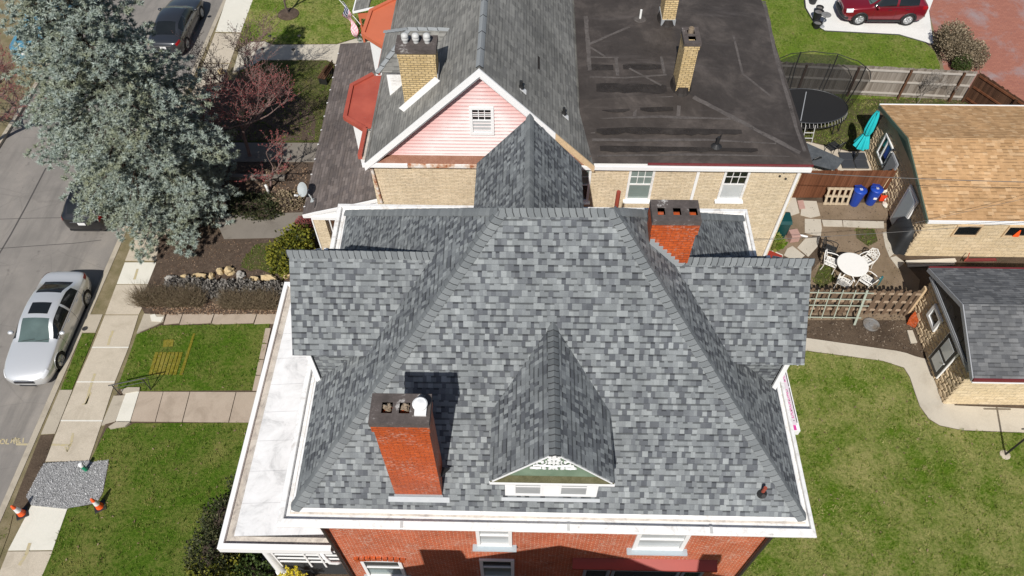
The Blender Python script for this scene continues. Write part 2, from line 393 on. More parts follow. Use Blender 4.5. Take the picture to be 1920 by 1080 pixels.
def concrete(name, c0, c1, st, sp=.25, s2=1.0):
    t = T(name); p = t.obj(); a = t.noise(p, 1.1, 8, .68, dist=.5); b = t.noise(p, 60, 3, .8)
    c = t.mix(a, c0, c1); c = t.mix(1.0, c, t.ramp(b, [(.3, 1-sp), (.7, 1+sp)]), 'MULTIPLY')
    c = t.mix(t.m('MULTIPLY', t.step(t.noise(p, .9*s2, 7, .7, dist=1), .5, .66), .55), c, st)
    t.bump(b, .004); return t.fin(c, .9, spec=.2)
M['walk_old'] = concrete('aggregate_sidewalk', (.44,.385,.305), (.54,.475,.385), (.36,.31,.24), .24)
M['walk_new'] = concrete('pale_new_concrete', (.60,.58,.50), (.70,.67,.60), (.56,.54,.47), .08)
M['kerb'] = concrete('kerb_concrete', (.36,.315,.25), (.46,.41,.33), (.26,.225,.18), .22)
M['walk_stone'] = concrete('brown_flagstone', (.34,.27,.21), (.46,.385,.31), (.27,.215,.165), .12)
M['path_conc'] = concrete('weathered_path_concrete', (.44,.40,.33), (.56,.51,.43), (.38,.335,.27), .14)
M['patio'] = concrete('patio_gravel_concrete', (.46,.40,.32), (.56,.49,.40), (.40,.34,.27), .28)
M['shade_conc'] = concrete('shade_toned_concrete', (.17,.152,.132), (.24,.215,.185), (.12,.105,.088), .1)  # path concrete with the shade over it put into the base colour
M['white_pad'] = concrete('white_stone_pad', (.66,.65,.62), (.76,.75,.72), (.60,.59,.56), .2)
def stamped():
    t = T('red_stamped_drive'); p = t.obj(); a = t.noise(p, .5, 9, .72, dist=.4); b = t.noise(p, 30, 3, .8)
    br = t.n('TexBrick', {'offset': .5}, Vector=p, Color1=(.36,.15,.105), Color2=(.31,.125,.09), Mortar=(.23,.10,.08), Scale=1.0, Brick_Width=.26, Row_Height=.13, Mortar_Size=.008)
    c = t.mix(t.step(a, .50, .68), br.outputs['Color'], (.30,.225,.22)); c = t.mix(t.step(t.noise(p, 1.8, 8, .8), .60, .70), c, (.17,.12,.12))
    c = t.mix(1.0, c, t.ramp(b, [(.3, .8), (.7, 1.2)]), 'MULTIPLY'); return t.fin(c, .85, spec=.25)
M['stamped'] = stamped()
def grass(name, deep, mid, dry, k=.5, s=1.0):
    t = T(name); p = t.obj(); a = t.noise(p, .6*s, 6, .7, dist=.3); b = t.noise(p, 9, 5, .75); f = t.noise(p, 55, 3, .85)
    c = t.mix(t.step(b, .35, .65), deep, mid); d = t.step(t.m('MULTIPLY_ADD', b, .5, t.m('MULTIPLY', a, .75)), .5+.16*(1-k), .74+.1*(1-k))
    c = t.mix(t.m('MULTIPLY', d, .8), c, dry); c = t.mix(1.0, c, t.ramp(f, [(.3, .55), (.7, 1.45)]), 'MULTIPLY')
    t.bump(t.m('ADD', f, b), .05); return t.fin(c, .95, spec=.1)
M['lawn'] = grass('lawn_turf', (.056,.118,.008), (.112,.195,.017), (.27,.25,.08), .6)
M['lawn_dry'] = grass('patchy_lawn_turf', (.075,.145,.009), (.140,.230,.019), (.44,.39,.16), .85)
M['lawn_fresh'] = grass('bright_lawn_turf', (.105,.17,.016), (.18,.26,.035), (.32,.30,.11), .4)
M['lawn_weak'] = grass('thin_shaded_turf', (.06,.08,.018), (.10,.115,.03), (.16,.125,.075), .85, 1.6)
M['dead_grass'] = grass('yellowed_turf', (.22,.19,.02), (.30,.26,.035), (.36,.30,.08), .5)
M['blade'] = island('grass_blades', [(.042,.095,.006), (.080,.16,.011), (.135,.22,.02), (.105,.18,.016), (.22,.24,.058)], .7, .25, patch=(.9, (.36,.33,.10)))
M['blade_dry'] = island('dry_grass_blades', [(.062,.125,.006), (.118,.205,.012), (.18,.265,.024), (.26,.285,.06), (.15,.235,.017)], .7, .25, patch=(1.1, (.50,.44,.20)))
M['soil'] = ground('bare_soil', [(.055,.038,.026), (.10,.072,.050), (.155,.115,.082)], 1.4, 22, .97, .03, (.6,.6,.6), .4)
M['soil_tan'] = ground('trodden_tan_soil', [(.15,.108,.07), (.22,.163,.11), (.29,.22,.155)], 1.2, 25, .97, .02, (.8,.8,.75), .5)
M['mulch'] = ground('leaf_mulch', [(.05,.035,.026), (.10,.072,.054), (.18,.132,.10)], 5, 45, .97, .04)
M['verge'] = ground('dry_verge', [(.10,.10,.04), (.20,.165,.095), (.30,.25,.165)], 2.2, 35, .97, .02)
M['gravel_base'] = ground('grey_gravel_bed', [(.17,.17,.17), (.30,.30,.30), (.46,.46,.46)], 16, 60, .9, .02)
M['gravel'] = island('grey_limestone_chips', [(.20,.20,.205), (.34,.34,.345), (.46,.46,.465), (.62,.62,.62)], .85)
M['leaf_litter'] = island('dead_leaves', [(.08,.045,.028), (.16,.095,.058), (.25,.16,.10), (.33,.24,.165), (.12,.075,.05)], .8)
M['twig_litter'] = island('soil_litter', [(.04,.028,.02), (.09,.065,.047), (.15,.115,.085), (.23,.185,.14)], .9)
M['spruce'] = island('blue_spruce_needles', [(.20,.25,.21), (.33,.395,.35), (.44,.51,.465), (.53,.595,.555), (.27,.31,.21)], .7, .25, patch=(.8, (.32,.33,.19)))
M['bark'] = ground('dark_bark', [(.03,.022,.016), (.07,.052,.040), (.12,.095,.078)], 8, 40, .95, .03)
M['twig'] = simple('grey_brown_twig', (.11,.082,.068), .9, .3, 6)
M['twig_grey'] = simple('pale_grey_twig', (.24,.215,.19), .9, .25, 6)
M['bud'] = island('red_maple_buds', [(.16,.035,.035), (.25,.06,.06), (.34,.11,.10)], .7)
M['twig_bud'] = island('dull_brown_buds', [(.10,.06,.055), (.17,.09,.085), (.24,.13,.12)], .8)
M['yew'] = island('dark_evergreen_leaf', [(.018,.026,.010), (.035,.045,.018), (.06,.068,.028), (.10,.095,.045)], .6, .15)
M['golden'] = island('golden_evergreen_leaf', [(.05,.065,.010), (.11,.125,.016), (.20,.20,.025), (.30,.28,.04)], .6, .2)
M['box_leaf'] = island('clipped_green_leaf', [(.03,.055,.012), (.055,.085,.02), (.08,.115,.03)], .6, .15)
M['hedge_brown'] = island('brown_winter_hedge_leaf', [(.10,.075,.045), (.19,.145,.092), (.29,.235,.16), (.36,.30,.21)], .8, .1)
M['hedge_twig'] = island('olive_winter_twig', [(.11,.08,.052), (.22,.165,.108), (.31,.245,.165), (.17,.145,.075)], .85)
M['hosta'] = island('silver_lavender_stem', [(.13,.118,.105), (.19,.175,.158), (.26,.243,.225)], .9)
M['yellow_flower'] = island('yellow_petals', [(.55,.45,.02), (.68,.55,.04)], .6)
M['rock'] = ground('ochre_sandstone', [(.36,.255,.135), (.52,.40,.23), (.64,.53,.36)], 3, 20, .9, .03)
M['rock_grey'] = ground('grey_fieldstone', [(.24,.23,.21), (.36,.345,.32), (.47,.45,.42)], 3, 20, .9, .03)
def planks(name, cols, w=.14, axis=0):
    t = T(name); u, v, _ = t.sep(t.uv()); p = t.obj()
    r = t.m('FLOOR', t.m('DIVIDE', u, w)); wn_ = t.n('TexWhiteNoise', {'noise_dimensions': '1D'}, W=r)
    grain = t.noise(t.n('CombineXYZ', None, _0=t.m('MULTIPLY', u, 14), _1=t.m('MULTIPLY', v, 1.2), _2=r).outputs[0], 2, 6, .7)
    f = t.m('ADD', t.m('MULTIPLY', wn_.outputs['Value'], .5), t.m('MULTIPLY', grain, .5)); n = len(cols)
    c = t.ramp(f, [(.15+.7*i/(n-1), k) for i, k in enumerate(cols)])
    t.bump(grain, .004); return t.fin(c, .85, spec=.2)
M['fence_grey'] = planks('weathered_grey_board', [(.13,.105,.085), (.22,.19,.16), (.31,.275,.24)])
M['fence_rail'] = simple('pale_grey_rail', (.42,.385,.345), .85, .2, 6)
M['fence_brown'] = planks('red_brown_stained_board', [(.10,.038,.018), (.15,.058,.028), (.20,.085,.045)])
M['fence_dark'] = planks('dark_brown_board', [(.05,.025,.015), (.09,.045,.026), (.14,.07,.04)])
M['picket'] = simple('weathered_picket_wood', (.15,.098,.062), .85, .35, 5)
M['picket_end'] = simple('picket_rail_wood', (.36,.27,.19), .85, .25, 6)
M['trellis'] = simple('faded_green_white_lath', (.34,.375,.31), .7, .2, 6)
M['pallet'] = simple('pallet_wood', (.46,.37,.26), .85, .25, 8)
M['lumber'] = simple('bleached_lumber', (.58,.53,.45), .8, .15, 6)
def plastic(name, col, rough=.4, var=.06): return simple(name, col, rough, var, 3)
M['bin_blue'] = plastic('blue_bin_plastic', (.012,.055,.36)); M['bin_green'] = plastic('dark_green_bin_plastic', (.006,.055,.055), .35)
M['orange'] = plastic('safety_orange_plastic', (.85,.11,.02), .45); M['orange_red'] = plastic('orange_red_bag', (.80,.06,.015), .5)
M['black_plastic'] = plastic('black_plastic', (.018,.018,.02), .4); M['grill_cover'] = simple('black_vinyl_cover', (.020,.022,.025), .6, .25, 5)
M['white_iron'] = simple('white_cast_metal', (.80,.78,.74), .45, .05, 9); M['black_iron'] = simple('black_iron', (.018,.018,.018), .5, .2, 9)
def lattice(name, col, sc):
    t = T(name); p = t.obj(); v = t.n('TexVoronoi', {'feature': 'DISTANCE_TO_EDGE'}, Vector=p, Scale=sc)
    f = t.step(v.outputs['Distance'], .10, .25); t.fin(t.mix(f, col, mul(col, .55)), .45)
    tr = t.n('BsdfTransparent'); mx = t.n('MixShader', None, _0=t.m('MULTIPLY', t.step(v.outputs['Distance'], .15, .2), .9), _1=t.b.outputs[0], _2=tr.outputs[0])
    t.nt.links.new(mx.outputs[0], t.nt.nodes['Material Output'].inputs['Surface']); return t.mat
M['white_lattice'] = lattice('white_cast_lattice', (.74,.72,.68), 12); M['black_lattice'] = lattice('black_mesh_weave', (.03,.03,.03), 30)
M['teal_fabric'] = simple('turquoise_canvas', (.015,.46,.50), .7, .12, 5); M['teal_cloth'] = simple('dark_teal_cloth', (.02,.12,.13), .8, .15, 6)
M['stone_table'] = ground('charcoal_table_top', [(.05,.055,.062), (.085,.092,.10), (.14,.15,.16)], 3, 30, .55, .003)
M['slate_plastic'] = simple('charcoal_base_weight', (.045,.048,.055), .5, .15, 5)
M['tramp_mat'] = simple('black_jumping_mat', (.010,.010,.011), .75, .15, 4)
def net():
    t = T('black_safety_net'); t.fin((.012,.012,.012), .8)
    tr = t.n('BsdfTransparent'); mx = t.n('MixShader', None, _0=.4, _1=t.b.outputs[0], _2=tr.outputs[0])
    t.nt.links.new(mx.outputs[0], t.nt.nodes['Material Output'].inputs['Surface']); return t.mat
M['net'] = net()
M['spring'] = simple('galvanised_rod', (.62,.62,.60), .35, .06, 8, metal=.4)
M['terracotta_pink'] = simple('pinkish_stone_pot', (.42,.26,.22), .85, .2, 8)
M['iron_lid'] = ground('rusty_steel_lid', [(.10,.10,.10), (.19,.19,.19), (.28,.26,.24)], 5, 30, .6, .004, (.7,.55,.4), 1.5)
M['foam'] = simple('pale_pink_foam_board', (.66,.58,.63), .7, .06, 3); M['pink_ink'] = simple('magenta_print', (.62,.06,.30), .6, .05, 5)
def yp():
    t = T('faded_yellow_marking'); p = t.obj(); return t.fin(t.mix(t.step(t.noise(p, 16, 5, .8), .40, .62), (.40,.355,.27), (.47,.385,.19)), .9)
M['yellow_paint'] = yp()
M['white_seam'] = simple('pale_joint_filler', (.66,.64,.58), .8, .1, 9)
M['green_pipe'] = plastic('green_pipe_plastic', (.01,.26,.13)); M['white_plastic'] = plastic('white_plastic', (.78,.78,.78), .35)
M['reflector'] = simple('white_reflective_sleeve', (.75,.75,.75), .3, .05, 5)
M['dish'] = simple('pale_grey_dish', (.40,.43,.44), .4, .05, 5)
M['flag_red'] = simple('faded_flag_red', (.55,.07,.14), .8, .1, 5); M['flag_white'] = simple('flag_white', (.78,.76,.76), .8, .05, 5); M['flag_blue'] = simple('flag_navy', (.02,.03,.09), .8, .1, 5)
M['rubber'] = simple('tyre_rubber', (.018,.018,.018), .75, .2, 9); M['alloy'] = simple('silver_alloy', (.55,.56,.57), .3, .05, 9, metal=.8)
def paint(name, col, metal=.0, rough=.28):
    t = T(name); f = t.noise(t.obj(), 260, 2); c = t.mix(f, mul(col, .9), mul(col, 1.1))
    return t.fin(c, rough, metal, .5, Coat_Weight=1.0, Coat_Roughness=.04)
M['silver'] = paint('silver_car_paint', (.74,.75,.76), .5, .34); M['red_car'] = paint('deep_red_car_paint', (.20,.008,.018), .25, .3)
M['blue_car'] = paint('pale_blue_car_paint', (.10,.30,.42), .3); M['black_car'] = paint('black_car_paint', (.008,.008,.009)); M['grey_car'] = paint('dark_grey_car_paint', (.035,.038,.045), .3)
M['car_trim'] = simple('black_car_trim', (.02,.02,.022), .5, .15, 8); M['chrome'] = simple('chrome', (.75,.75,.76), .12, .03, 8, metal=1.0)
M['lamp_clear'] = simple('clear_headlamp', (.70,.72,.75), .12, .1, 25); M['lamp_red'] = simple('red_tail_lamp', (.30,.008,.012), .15, .1, 20)
def carglass(name, c):
    t = T(name); return t.fin(t.mix(t.noise(t.obj(), 1.5, 3), mul(c, .6), mul(c, 1.4)), .04, spec=.6)
M['windscreen'] = carglass('windscreen_glass', (.085,.12,.115)); M['car_glass'] = carglass('tinted_car_glass', (.012,.014,.015))
M['plate'] = simple('licence_plate', (.72,.72,.72), .5, .05, 9)
M['wire'] = simple('weathered_cable', (.12,.115,.11), .7, .2, 5)
# ------------------------------------------------------------------ shared building helpers
X3, Y3, Z3 = Vector((1, 0, 0)), Vector((0, 1, 0)), Vector((0, 0, 1))
def part(name, mb, m, parent, smooth=False, ang=None): return mb.build(name, M[m] if isinstance(m, str) else [M[q] for q in m], parent, smooth, None, ang)
def boxpart(name, m, parent, *a, bev=0.0):
    b = MB(); b.obox((0, 0, 0), X3, Y3, *a, bev=bev); return part(name, b, m, parent)
def slab(mb, pts, th=.07):
    n = (Vector(pts[1])-Vector(pts[0])).cross(Vector(pts[2])-Vector(pts[0])).normalized()
    if n.z < 0: n = -n
    mb.ext(pts, -n*th)
def caps(name, p, q, n1, n2, parent, m='cap', w=.20, exp=.152, lift=.034):
    p, q = Vector(p), Vector(q); d = (q-p).normalized(); L = (q-p).length; mb = MB()
    sides = []
    for n in (n1, n2):
        s = d.cross(Vector(n)).normalized()
        if s.z > 0 or (abs(s.z) < 1e-6): s = -s if s.z > 0 else s
        sides.append(s)
    up = (Vector(n1).normalized()+Vector(n2).normalized()).normalized()
    N = max(1, int(L/exp)); e = L/N; rnd = random.Random(int(L*100))
    for i in range(N):
        a = p+d*(e*i); b = p+d*(e*(i+1)+.03); j = rnd.uniform(-.007, .007); lf = lift*rnd.uniform(.8, 1.2)
        prof = [(-1, 0.012), (-.55, .024), (0, .020), (.55, .024), (1, 0.012)]
        def ring(c, h, bow):
            out = []
            for t, z in prof:
                s = sides[0] if t < 0 else sides[1]
                out.append(c+s*(abs(t)*(w+j))+up*(z+h)-d*(bow*(1-t*t)))
            return out
        A, B = ring(a, lf, .05), ring(b, .003, .0)
        mb.raw(A+B, [(k, k+1, 5+k+1, 5+k) for k in range(4)])
        A2 = [v-up*(lf-.006)-d*.026 for v in A]
        mb.m = 1; mb.raw(A+A2, [(k, 5+k, 5+k+1, k+1) for k in range(4)]); mb.m = 0
    return part('ridge_cap', mb, (m, 'cap_edge'), parent)
def window(parent, o, u, n, x0, x1, z0, z1, frame='white_clean', pane='glass', fw=.075, sill=None, bars=(), mid=True, split=None, sillw=.12, sillh=.07, wscreen=None, proud=.06, lab=None):
    """a sash window on the plane through o with horizontal u and outward normal n"""
    mb = MB(); A = lambda a0, a1, c0, c1, b0=-.02, b1=proud: mb.obox(o, u, n, a0, a1, b0, b1, c0, c1)
    A(x0, x0+fw, z0, z1); A(x1-fw, x1, z0, z1); A(x0+fw, x1-fw, z1-fw, z1); A(x0+fw, x1-fw, z0, z0+fw)
    zm = z0+(z1-z0)*(.5 if split is None else split)
    if mid: A(x0+fw, x1-fw, zm-.025, zm+.025, -.02, proud-.012)
    for (kind, f) in bars:
        if kind == 'v': xx = x0+fw+(x1-x0-2*fw)*f; A(xx-.012, xx+.012, zm+.025, z1-fw, -.02, .03)
        if kind == 'h': zz = zm+(z1-fw-zm)*f; A(x0+fw, x1-fw, zz-.012, zz+.012, -.02, .028)
    w = part('window', mb, frame, parent)
    if lab: w['label'] = lab
    q = MB(); q.obox(o, u, n, x0+fw, x1-fw, .004, .012, zm if mid else z0+fw, z1-fw); part('pane', q, pane, w)
    if mid: q = MB(); q.obox(o, u, n, x0+fw, x1-fw, .004, .010, z0+fw, zm); part('pane', q, wscreen or pane, w)
    if sill:
        q = MB(); q.obox(o, u, n, x0-sillw, x1+sillw, -.02, .17, z0-sillh, z0-.003, bev=.008); part('sill', q, sill, w)
    return w
def crown(name, x0, x1, y0, y1, z0, z1, holes, parent, m='crown', depth=.45):
    mb = MB(); xs = x0
    for (a, b, c, d) in holes:
        mb.box(xs, a, y0, y1, z0, z1); mb.box(a, b, y0, c, z0, z1); mb.box(a, b, d, y1, z0, z1); xs = b
    mb.box(xs, x1, y0, y1, z0, z1)
    return part(name, mb, m, parent)
def liners(holes, z, parent, depth=.4):
    mb = MB()
    for (a, b, c, d) in holes:
        zz = z-depth; e = .0
        P = [(a, c), (b, c), (b, d), (a, d)]
        for i in range(4):
            p, q = P[i], P[(i+1) % 4]; mb.face([(p[0], p[1], z), (p[0], p[1], zz), (q[0], q[1], zz), (q[0], q[1], z)])
        mb.face([(a, c, zz), (b, c, zz), (b, d, zz), (a, d, zz)])
    return part('flue', mb, 'soot', parent)

# ------------------------------------------------------------------ the red brick house in the middle
H = thing('brick_house', 'red brick house with new grey shingled hip roof, front dormer and white porch roof', 'house', (.6, 11.5, 0))
ZE, ZR = 7.0, 12.4
FL, FR, BL, BR = (Vector((-5.57, 6.62, ZE)), Vector((6.92, 6.60, ZE)), Vector((-5.76, 16.49, ZE)), Vector((7.04, 16.47, ZE)))
RL, RR = Vector((-.53, 11.66, ZR)), Vector((2.04, 11.70, ZR))
WX0, WX1, WY0, WY1 = -5.35, 6.72, 6.78, 15.95
mb = MB()
mb.face([(WX0, WY0, 0), (WX1, WY0, 0), (WX1, WY0, 6.95), (WX0, WY0, 6.95)]); mb.face([(WX1, WY0, 0), (WX1, WY1, 0), (WX1, WY1, 6.95), (WX1, WY0, 6.95)])
mb.face([(WX1, WY1, 0), (WX0, WY1, 0), (WX0, WY1, 6.95), (WX1, WY1, 6.95)]); mb.face([(WX0, WY1, 0), (WX0, WY0, 0), (WX0, WY0, 6.95), (WX0, WY1, 6.95)])
part('wall', mb, 'brick_red', H)
mb = MB(); mb.face([FL, FR, RR, RL]); mb.face([BL, FL, RL]); mb.face([FR, BR, RR]); mb.face([BR, BL, RL, RR])
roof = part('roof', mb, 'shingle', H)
nf = (FR-FL).cross(RL-FL).normalized(); nl = (FL-BL).cross(RL-BL).normalized(); nr = (BR-FR).cross(RR-FR).normalized(); nb = (BL-BR).cross(RR-BR).normalized()
caps('a', FL, RL, nf, nl, roof); caps('b', FR, RR, nf, nr, roof); caps('c', BL, RL, nb, nl, roof); caps('d', BR, RR, nb, nr, roof); caps('e', RL, RR, nf, nb, roof, w=.2)
# box gutter round the eaves: white apron, stained trough, white lip and fascia
def loop(off, z, k=.72):
    kr = .48
    return [Vector((FL.x-off*k, FL.y-off, z)), Vector((FR.x+off*kr, FR.y-off, z)), Vector((BR.x+off*kr, BR.y+off*k, z)), Vector((BL.x-off*k, BL.y+off*k, z))]
def band(prof):
    mb = MB()
    for (o0, z0), (o1, z1) in zip(prof, prof[1:]):
        a, b = loop(o0, z0), loop(o1, z1)
        for i in range(4): mb.face([a[i], b[i], b[(i+1) % 4], a[(i+1) % 4]])
    return mb
gut = part('box_gutter', band([(.27, 6.84), (.275, 7.0), (.29, 7.01), (.46, 6.995), (.475, 6.985), (.475, 6.925), (.44, 6.92), (.44, 6.90), (-.2, 6.90)]), 'white', H)
part('gutter_lining', band([(.09, 6.955), (.13, 6.90), (.2, 6.865), (.27, 6.842)]), 'trough', gut)
part('gutter_apron', band([(-.08, 7.0-.01-.085), (-.01, 6.978), (.0, 6.985), (.09, 6.956)]), 'white', gut)
for (x, y) in ((-5.30, 6.27), (6.55, 6.30)): mb = MB(); mb.lathe([(.035, 0), (.034, .008), (.028, .006), (.0, .004)], (x, y+.12, 6.872), 12); part('gutter_outlet', mb, 'soot', gut)
for x in (-2.9, 1.15, 4.6): mb = MB(); mb.box(x, x+.07, 6.16, 6.335, 6.985, 7.012); mb.box(x, x+.07, 6.138, 6.146, 6.93, 6.985); part('gutter_joint', mb, 'galv', gut)
# wall dormers (cross gables) on the left, right and rear slopes
def cross_gable(o, u, s, out, rin, ein, hw=1.86, zr=10.65, ze=8.75):
    """ridge runs along u from out (outer end) to rin (inner end); s is the sideways direction"""
    o, u, s = Vector(o), Vector(u), Vector(s); P = lambda a, b, z: o+u*a+s*b+Z3*z
    mb = MB()
    for sg in (-1, 1):
        h_ = hw if sg < 0 or abs(s.x) > .5 else hw-.28; slab(mb, [P(out, sg*h_, ze), P(ein, sg*h_, ze), P(rin, 0, zr), P(out, 0, zr)][::1], .075)
    gb = part('gable_roof', mb, 'shingle', H)
    sl = (zr-ze)/hw; n1 = (s*sl+Z3).normalized(); n2 = (-s*sl+Z3).normalized()
    caps('g', P(out, 0, zr), P(rin-.05, 0, zr), n1, n2, gb, w=.19)
    w = hw-.27
    for sg in (-1, 1): mb = MB(); mb.ext([P(out+.35, sg*w, 7.15), P(out+2.1, sg*w, 7.15), P(out+2.1, sg*w, ze+.1), P(out+.35, sg*w, ze+.1)], s*(-sg*.05)); part('dormer_cheek', mb, 'shingle', H)
    mb = MB(); mb.ext([P(out+.33, -w, 7.0), P(out+.33, w, 7.0), P(out+.33, w, ze+.05), P(out+.33, 0, zr-.22), P(out+.33, -w, ze+.05)], u*.05)
    gw = part('gable_wall', mb, 'white_clean', H)
    mb = MB()
    for sg in (-1, 1):
        mb.obox(P(out+.25, sg*w, 0), u, s*sg, -.03, .10, -.04, .06, 7.0, ze+.06)
        mb.ext([P(out+.06, sg*(hw-.12), ze-.06), P(out+.06, 0, zr-.12), P(out+.06, 0, zr-.28), P(out+.06, sg*(hw-.12), ze-.22)], u*.04)
        part('gable_trim', mb, 'white_clean', H); mb = MB()
cross_gable((0, 11.78, 0), X3, Y3, -5.83, -2.10, -3.95)
cross_gable((0, 11.72, 0), -X3, Y3, -7.10, -3.45, -5.22)
cross_gable((.14, 0, 0), -Y3, X3, -16.95, -13.2, -15.0, hw=1.62)
# front dormer
D = part('dormer', (lambda b: (b.obox((0, 0, 0), X3, Y3, -.36, 1.86, 6.90, 8.6, 7.2, 8.86), b)[1])(MB()), 'white_clean', H)
DX, DZ, DE, DH = .72, 10.47, 8.88, 1.42
mb = MB()
for sg in (-1, 1): slab(mb, [(DX+sg*DH, 6.62, DE), (DX+sg*DH, 8.42, DE), (DX, 9.9, DZ), (DX, 6.62, DZ)], .06)
dr = part('dormer_roof', mb, 'shingle', H)
sl = (DZ-DE)/DH; caps('d', (DX, 6.60, DZ), (DX, 9.86, DZ), Vector((sl, 0, 1)), Vector((-sl, 0, 1)), dr, w=.19)
mb = MB(); mb.ext([(DX-DH+.06, 6.715, DE), (DX+DH-.06, 6.715, DE), (DX, 6.715, DZ-.07)], (0, .04, 0)); ped = part('pediment', mb, 'green_wood', D)
mb = MB(); mb.ext([(DX-DH+.02, 6.60, DE+.002), (DX+DH-.02, 6.60, DE+.002), (DX+DH-.14, 6.712, DE+.11), (DX-DH+.14, 6.712, DE+.11)], (0, 0, -.03)); part('pediment_ledge', mb, 'moss', D)
mb = MB(); mb.box(DX-DH+.01, DX+DH-.01, 6.575, 6.84, DE-.10, DE-.032)
for sg in (-1, 1): mb.ext([(DX+sg*(DH+.0), 6.60, DE-.06), (DX, 6.60, DZ-.055), (DX, 6.60, DZ-.10), (DX+sg*(DH-.04), 6.60, DE-.06)], (0, .05, 0))
mb.ext([(DX-.17, 6.66, DZ-.30), (DX+.17, 6.66, DZ-.30), (DX, 6.66, DZ-.1)], (0, .06, 0))
part('pediment_moulding', mb, 'white_clean', D)
# pierced scroll ornament under the apex
mb = MB(); yo = 6.66
OZ, OS = 9.66, .88
def flat_tube(pts, r): mb.tube([(DX+x*OS, yo, OZ+z*OS*1.05) for x, z in pts], r, 5)
def leaf(x, z, a, l, w):
    l *= .85; w *= .72; c, s_ = math.cos(a), math.sin(a); P = [(0, 0), (.35*l, w), (.8*l, .6*w), (l, 0), (.8*l, -.6*w), (.35*l, -w)]
    mb.ext([(DX+(x+c*p-s_*q)*OS, yo-.02, OZ+(z+s_*p+c*q)*OS*1.05) for p, q in P], (0, .04, 0))
for sg in (-1, 1):
    sp = [(sg*(.32+(.15-.016*k*.5)*math.cos(k*.55+2.6)), .18+(.19-.012*k)*math.sin(k*.55+2.6)) for k in range(15)]
    flat_tube(sp, .018)
    flat_tube([(0, -.02), (sg*.10, .02), (sg*.22, .0), (sg*.36, .03), (sg*.5, .02)], .024)
    flat_tube([(sg*.02, .36), (sg*.10, .44), (sg*.08, .5), (sg*.14, .46)], .02)
    flat_tube([(sg*.30, -.10), (sg*.42, -.13), (sg*.55, -.09)], .03)
    for (x, z, a, l, w) in ((.5, .02, .1, .13, .045), (.46, -.1, -.2, .15, .045), (.28, -.12, 3.4, .13, .04), (.48, .16, .5, .12, .05), (.42, .28, .9, .13, .05), (.3, .18, 2.2, .1, .05), (.18, .42, .6, .16, .05), (.30, .45, .2, .13, .05), (.05, .3, .3, .14, .05), (.05, .18, -.3, .12, .045), (.04, -.08, -.8, .14, .05), (.02, .5, .9, .12, .05)):
        if abs(x*OS+math.cos(a)*l*.9) < (DZ-.16-(OZ+(z+math.sin(a)*l)*OS))/sl-.06: leaf(sg*x, z, a if sg > 0 else math.pi-a, l, w)
leaf(0, -.02, -1.57, .16, .06); leaf(0, .1, 1.57, .3, .07); leaf(0, .4, 1.57, .25, .09); flat_tube([(0, -.1), (0, .6)], .02)
part('scroll_ornament', mb, 'white_clean', D)
for (a, b) in ((-.16, .54), (.93, 1.64)):
    window(D, (0, 6.90, 0), X3, -Y3, a, b, 7.42, 8.62, 'white_clean', 'glass_blind', .055, None, mid=True, split=.42, wscreen='glass_blind', proud=.03)
mb = MB(); mb.obox((0, 6.88, 7.27), X3, Vector((0, -1, -1.05)).normalized(), -.45, 1.95, 0, .09, .015, .03, w=Vector((0, -1.05, 1)).normalized()); part('apron_flashing', mb, 'flash', D)
# tall chimney in front
def stack(lab, x0, x1, y0, y1, zb, zc, zt, holes, m, parent=H, ov=.045, band_=.26):
    mb = MB(); mb.box(x0, x1, y0, y1, zb, zc-band_); mb.box(x0-.03, x1+.03, y0-.03, y1+.03, zc-band_+.002, zc)
    c = part('chimney', mb, m, parent)
    if lab: c['label'] = lab
    crown('chimney_crown', x0-ov, x1+ov, y0-ov, y1+ov, zc+.002, zt, holes, c); liners(holes, zt-.01, c)
    return c
hs = [(-2.86, -2.64, 7.06, 7.31), (-2.50, -2.28, 7.06, 7.31)]
ch = stack('tall orange-red brick chimney with a white flue cap', -3.05, -1.90, 6.87, 7.47, 6.9, 11.08, 11.24, hs, 'brick_stack')
mb = MB(); rnd = random.Random(3)
for (a, b, c, d) in hs:
    for k in range(5): mb.blob((rnd.uniform(a+.04, b-.05), d-.06+rnd.uniform(-.05, .02), 11.17+rnd.uniform(-.05, .05)), rnd.uniform(.04, .07), 7, 5, .3, k)
part('flue_tile', mb, 'clay', ch)
mb = MB(); mb.box(-2.17, -1.93, 7.0, 7.30, 11.241, 11.30); part('flue_cap_base', mb, 'white_plastic', ch)
mb = MB(); mb.lathe([(.10, 11.30), (.10, 11.44), (.155, 11.45), (.155, 11.48), (.125, 11.50), (.12, 11.49), (0, 11.515)], (-2.05, 7.16, 0), 24); part('flue_cap', mb, 'white_clean', ch, True, 40)
mb = MB(); n_ = Vector((0, -1.067, 1)).normalized(); u_ = Vector((0, -1, -1.067)).normalized()
mb.obox((0, 6.87, 7.27), X3, u_, -3.22, -1.72, .02, .16, .012, .026, w=n_); mb.box(-3.07, -1.88, 6.845, 6.868, 7.2, 7.36)
part('apron_flashing', mb, 'flash', ch)
mb = MB(); mb.ext([(-1.885, 7.0, 8.1), (-1.885, 7.3, 8.0), (-1.68, 7.28, 7.98)], (0, .0, .02)); part('flashing_tab', mb, 'pipe_black', ch)
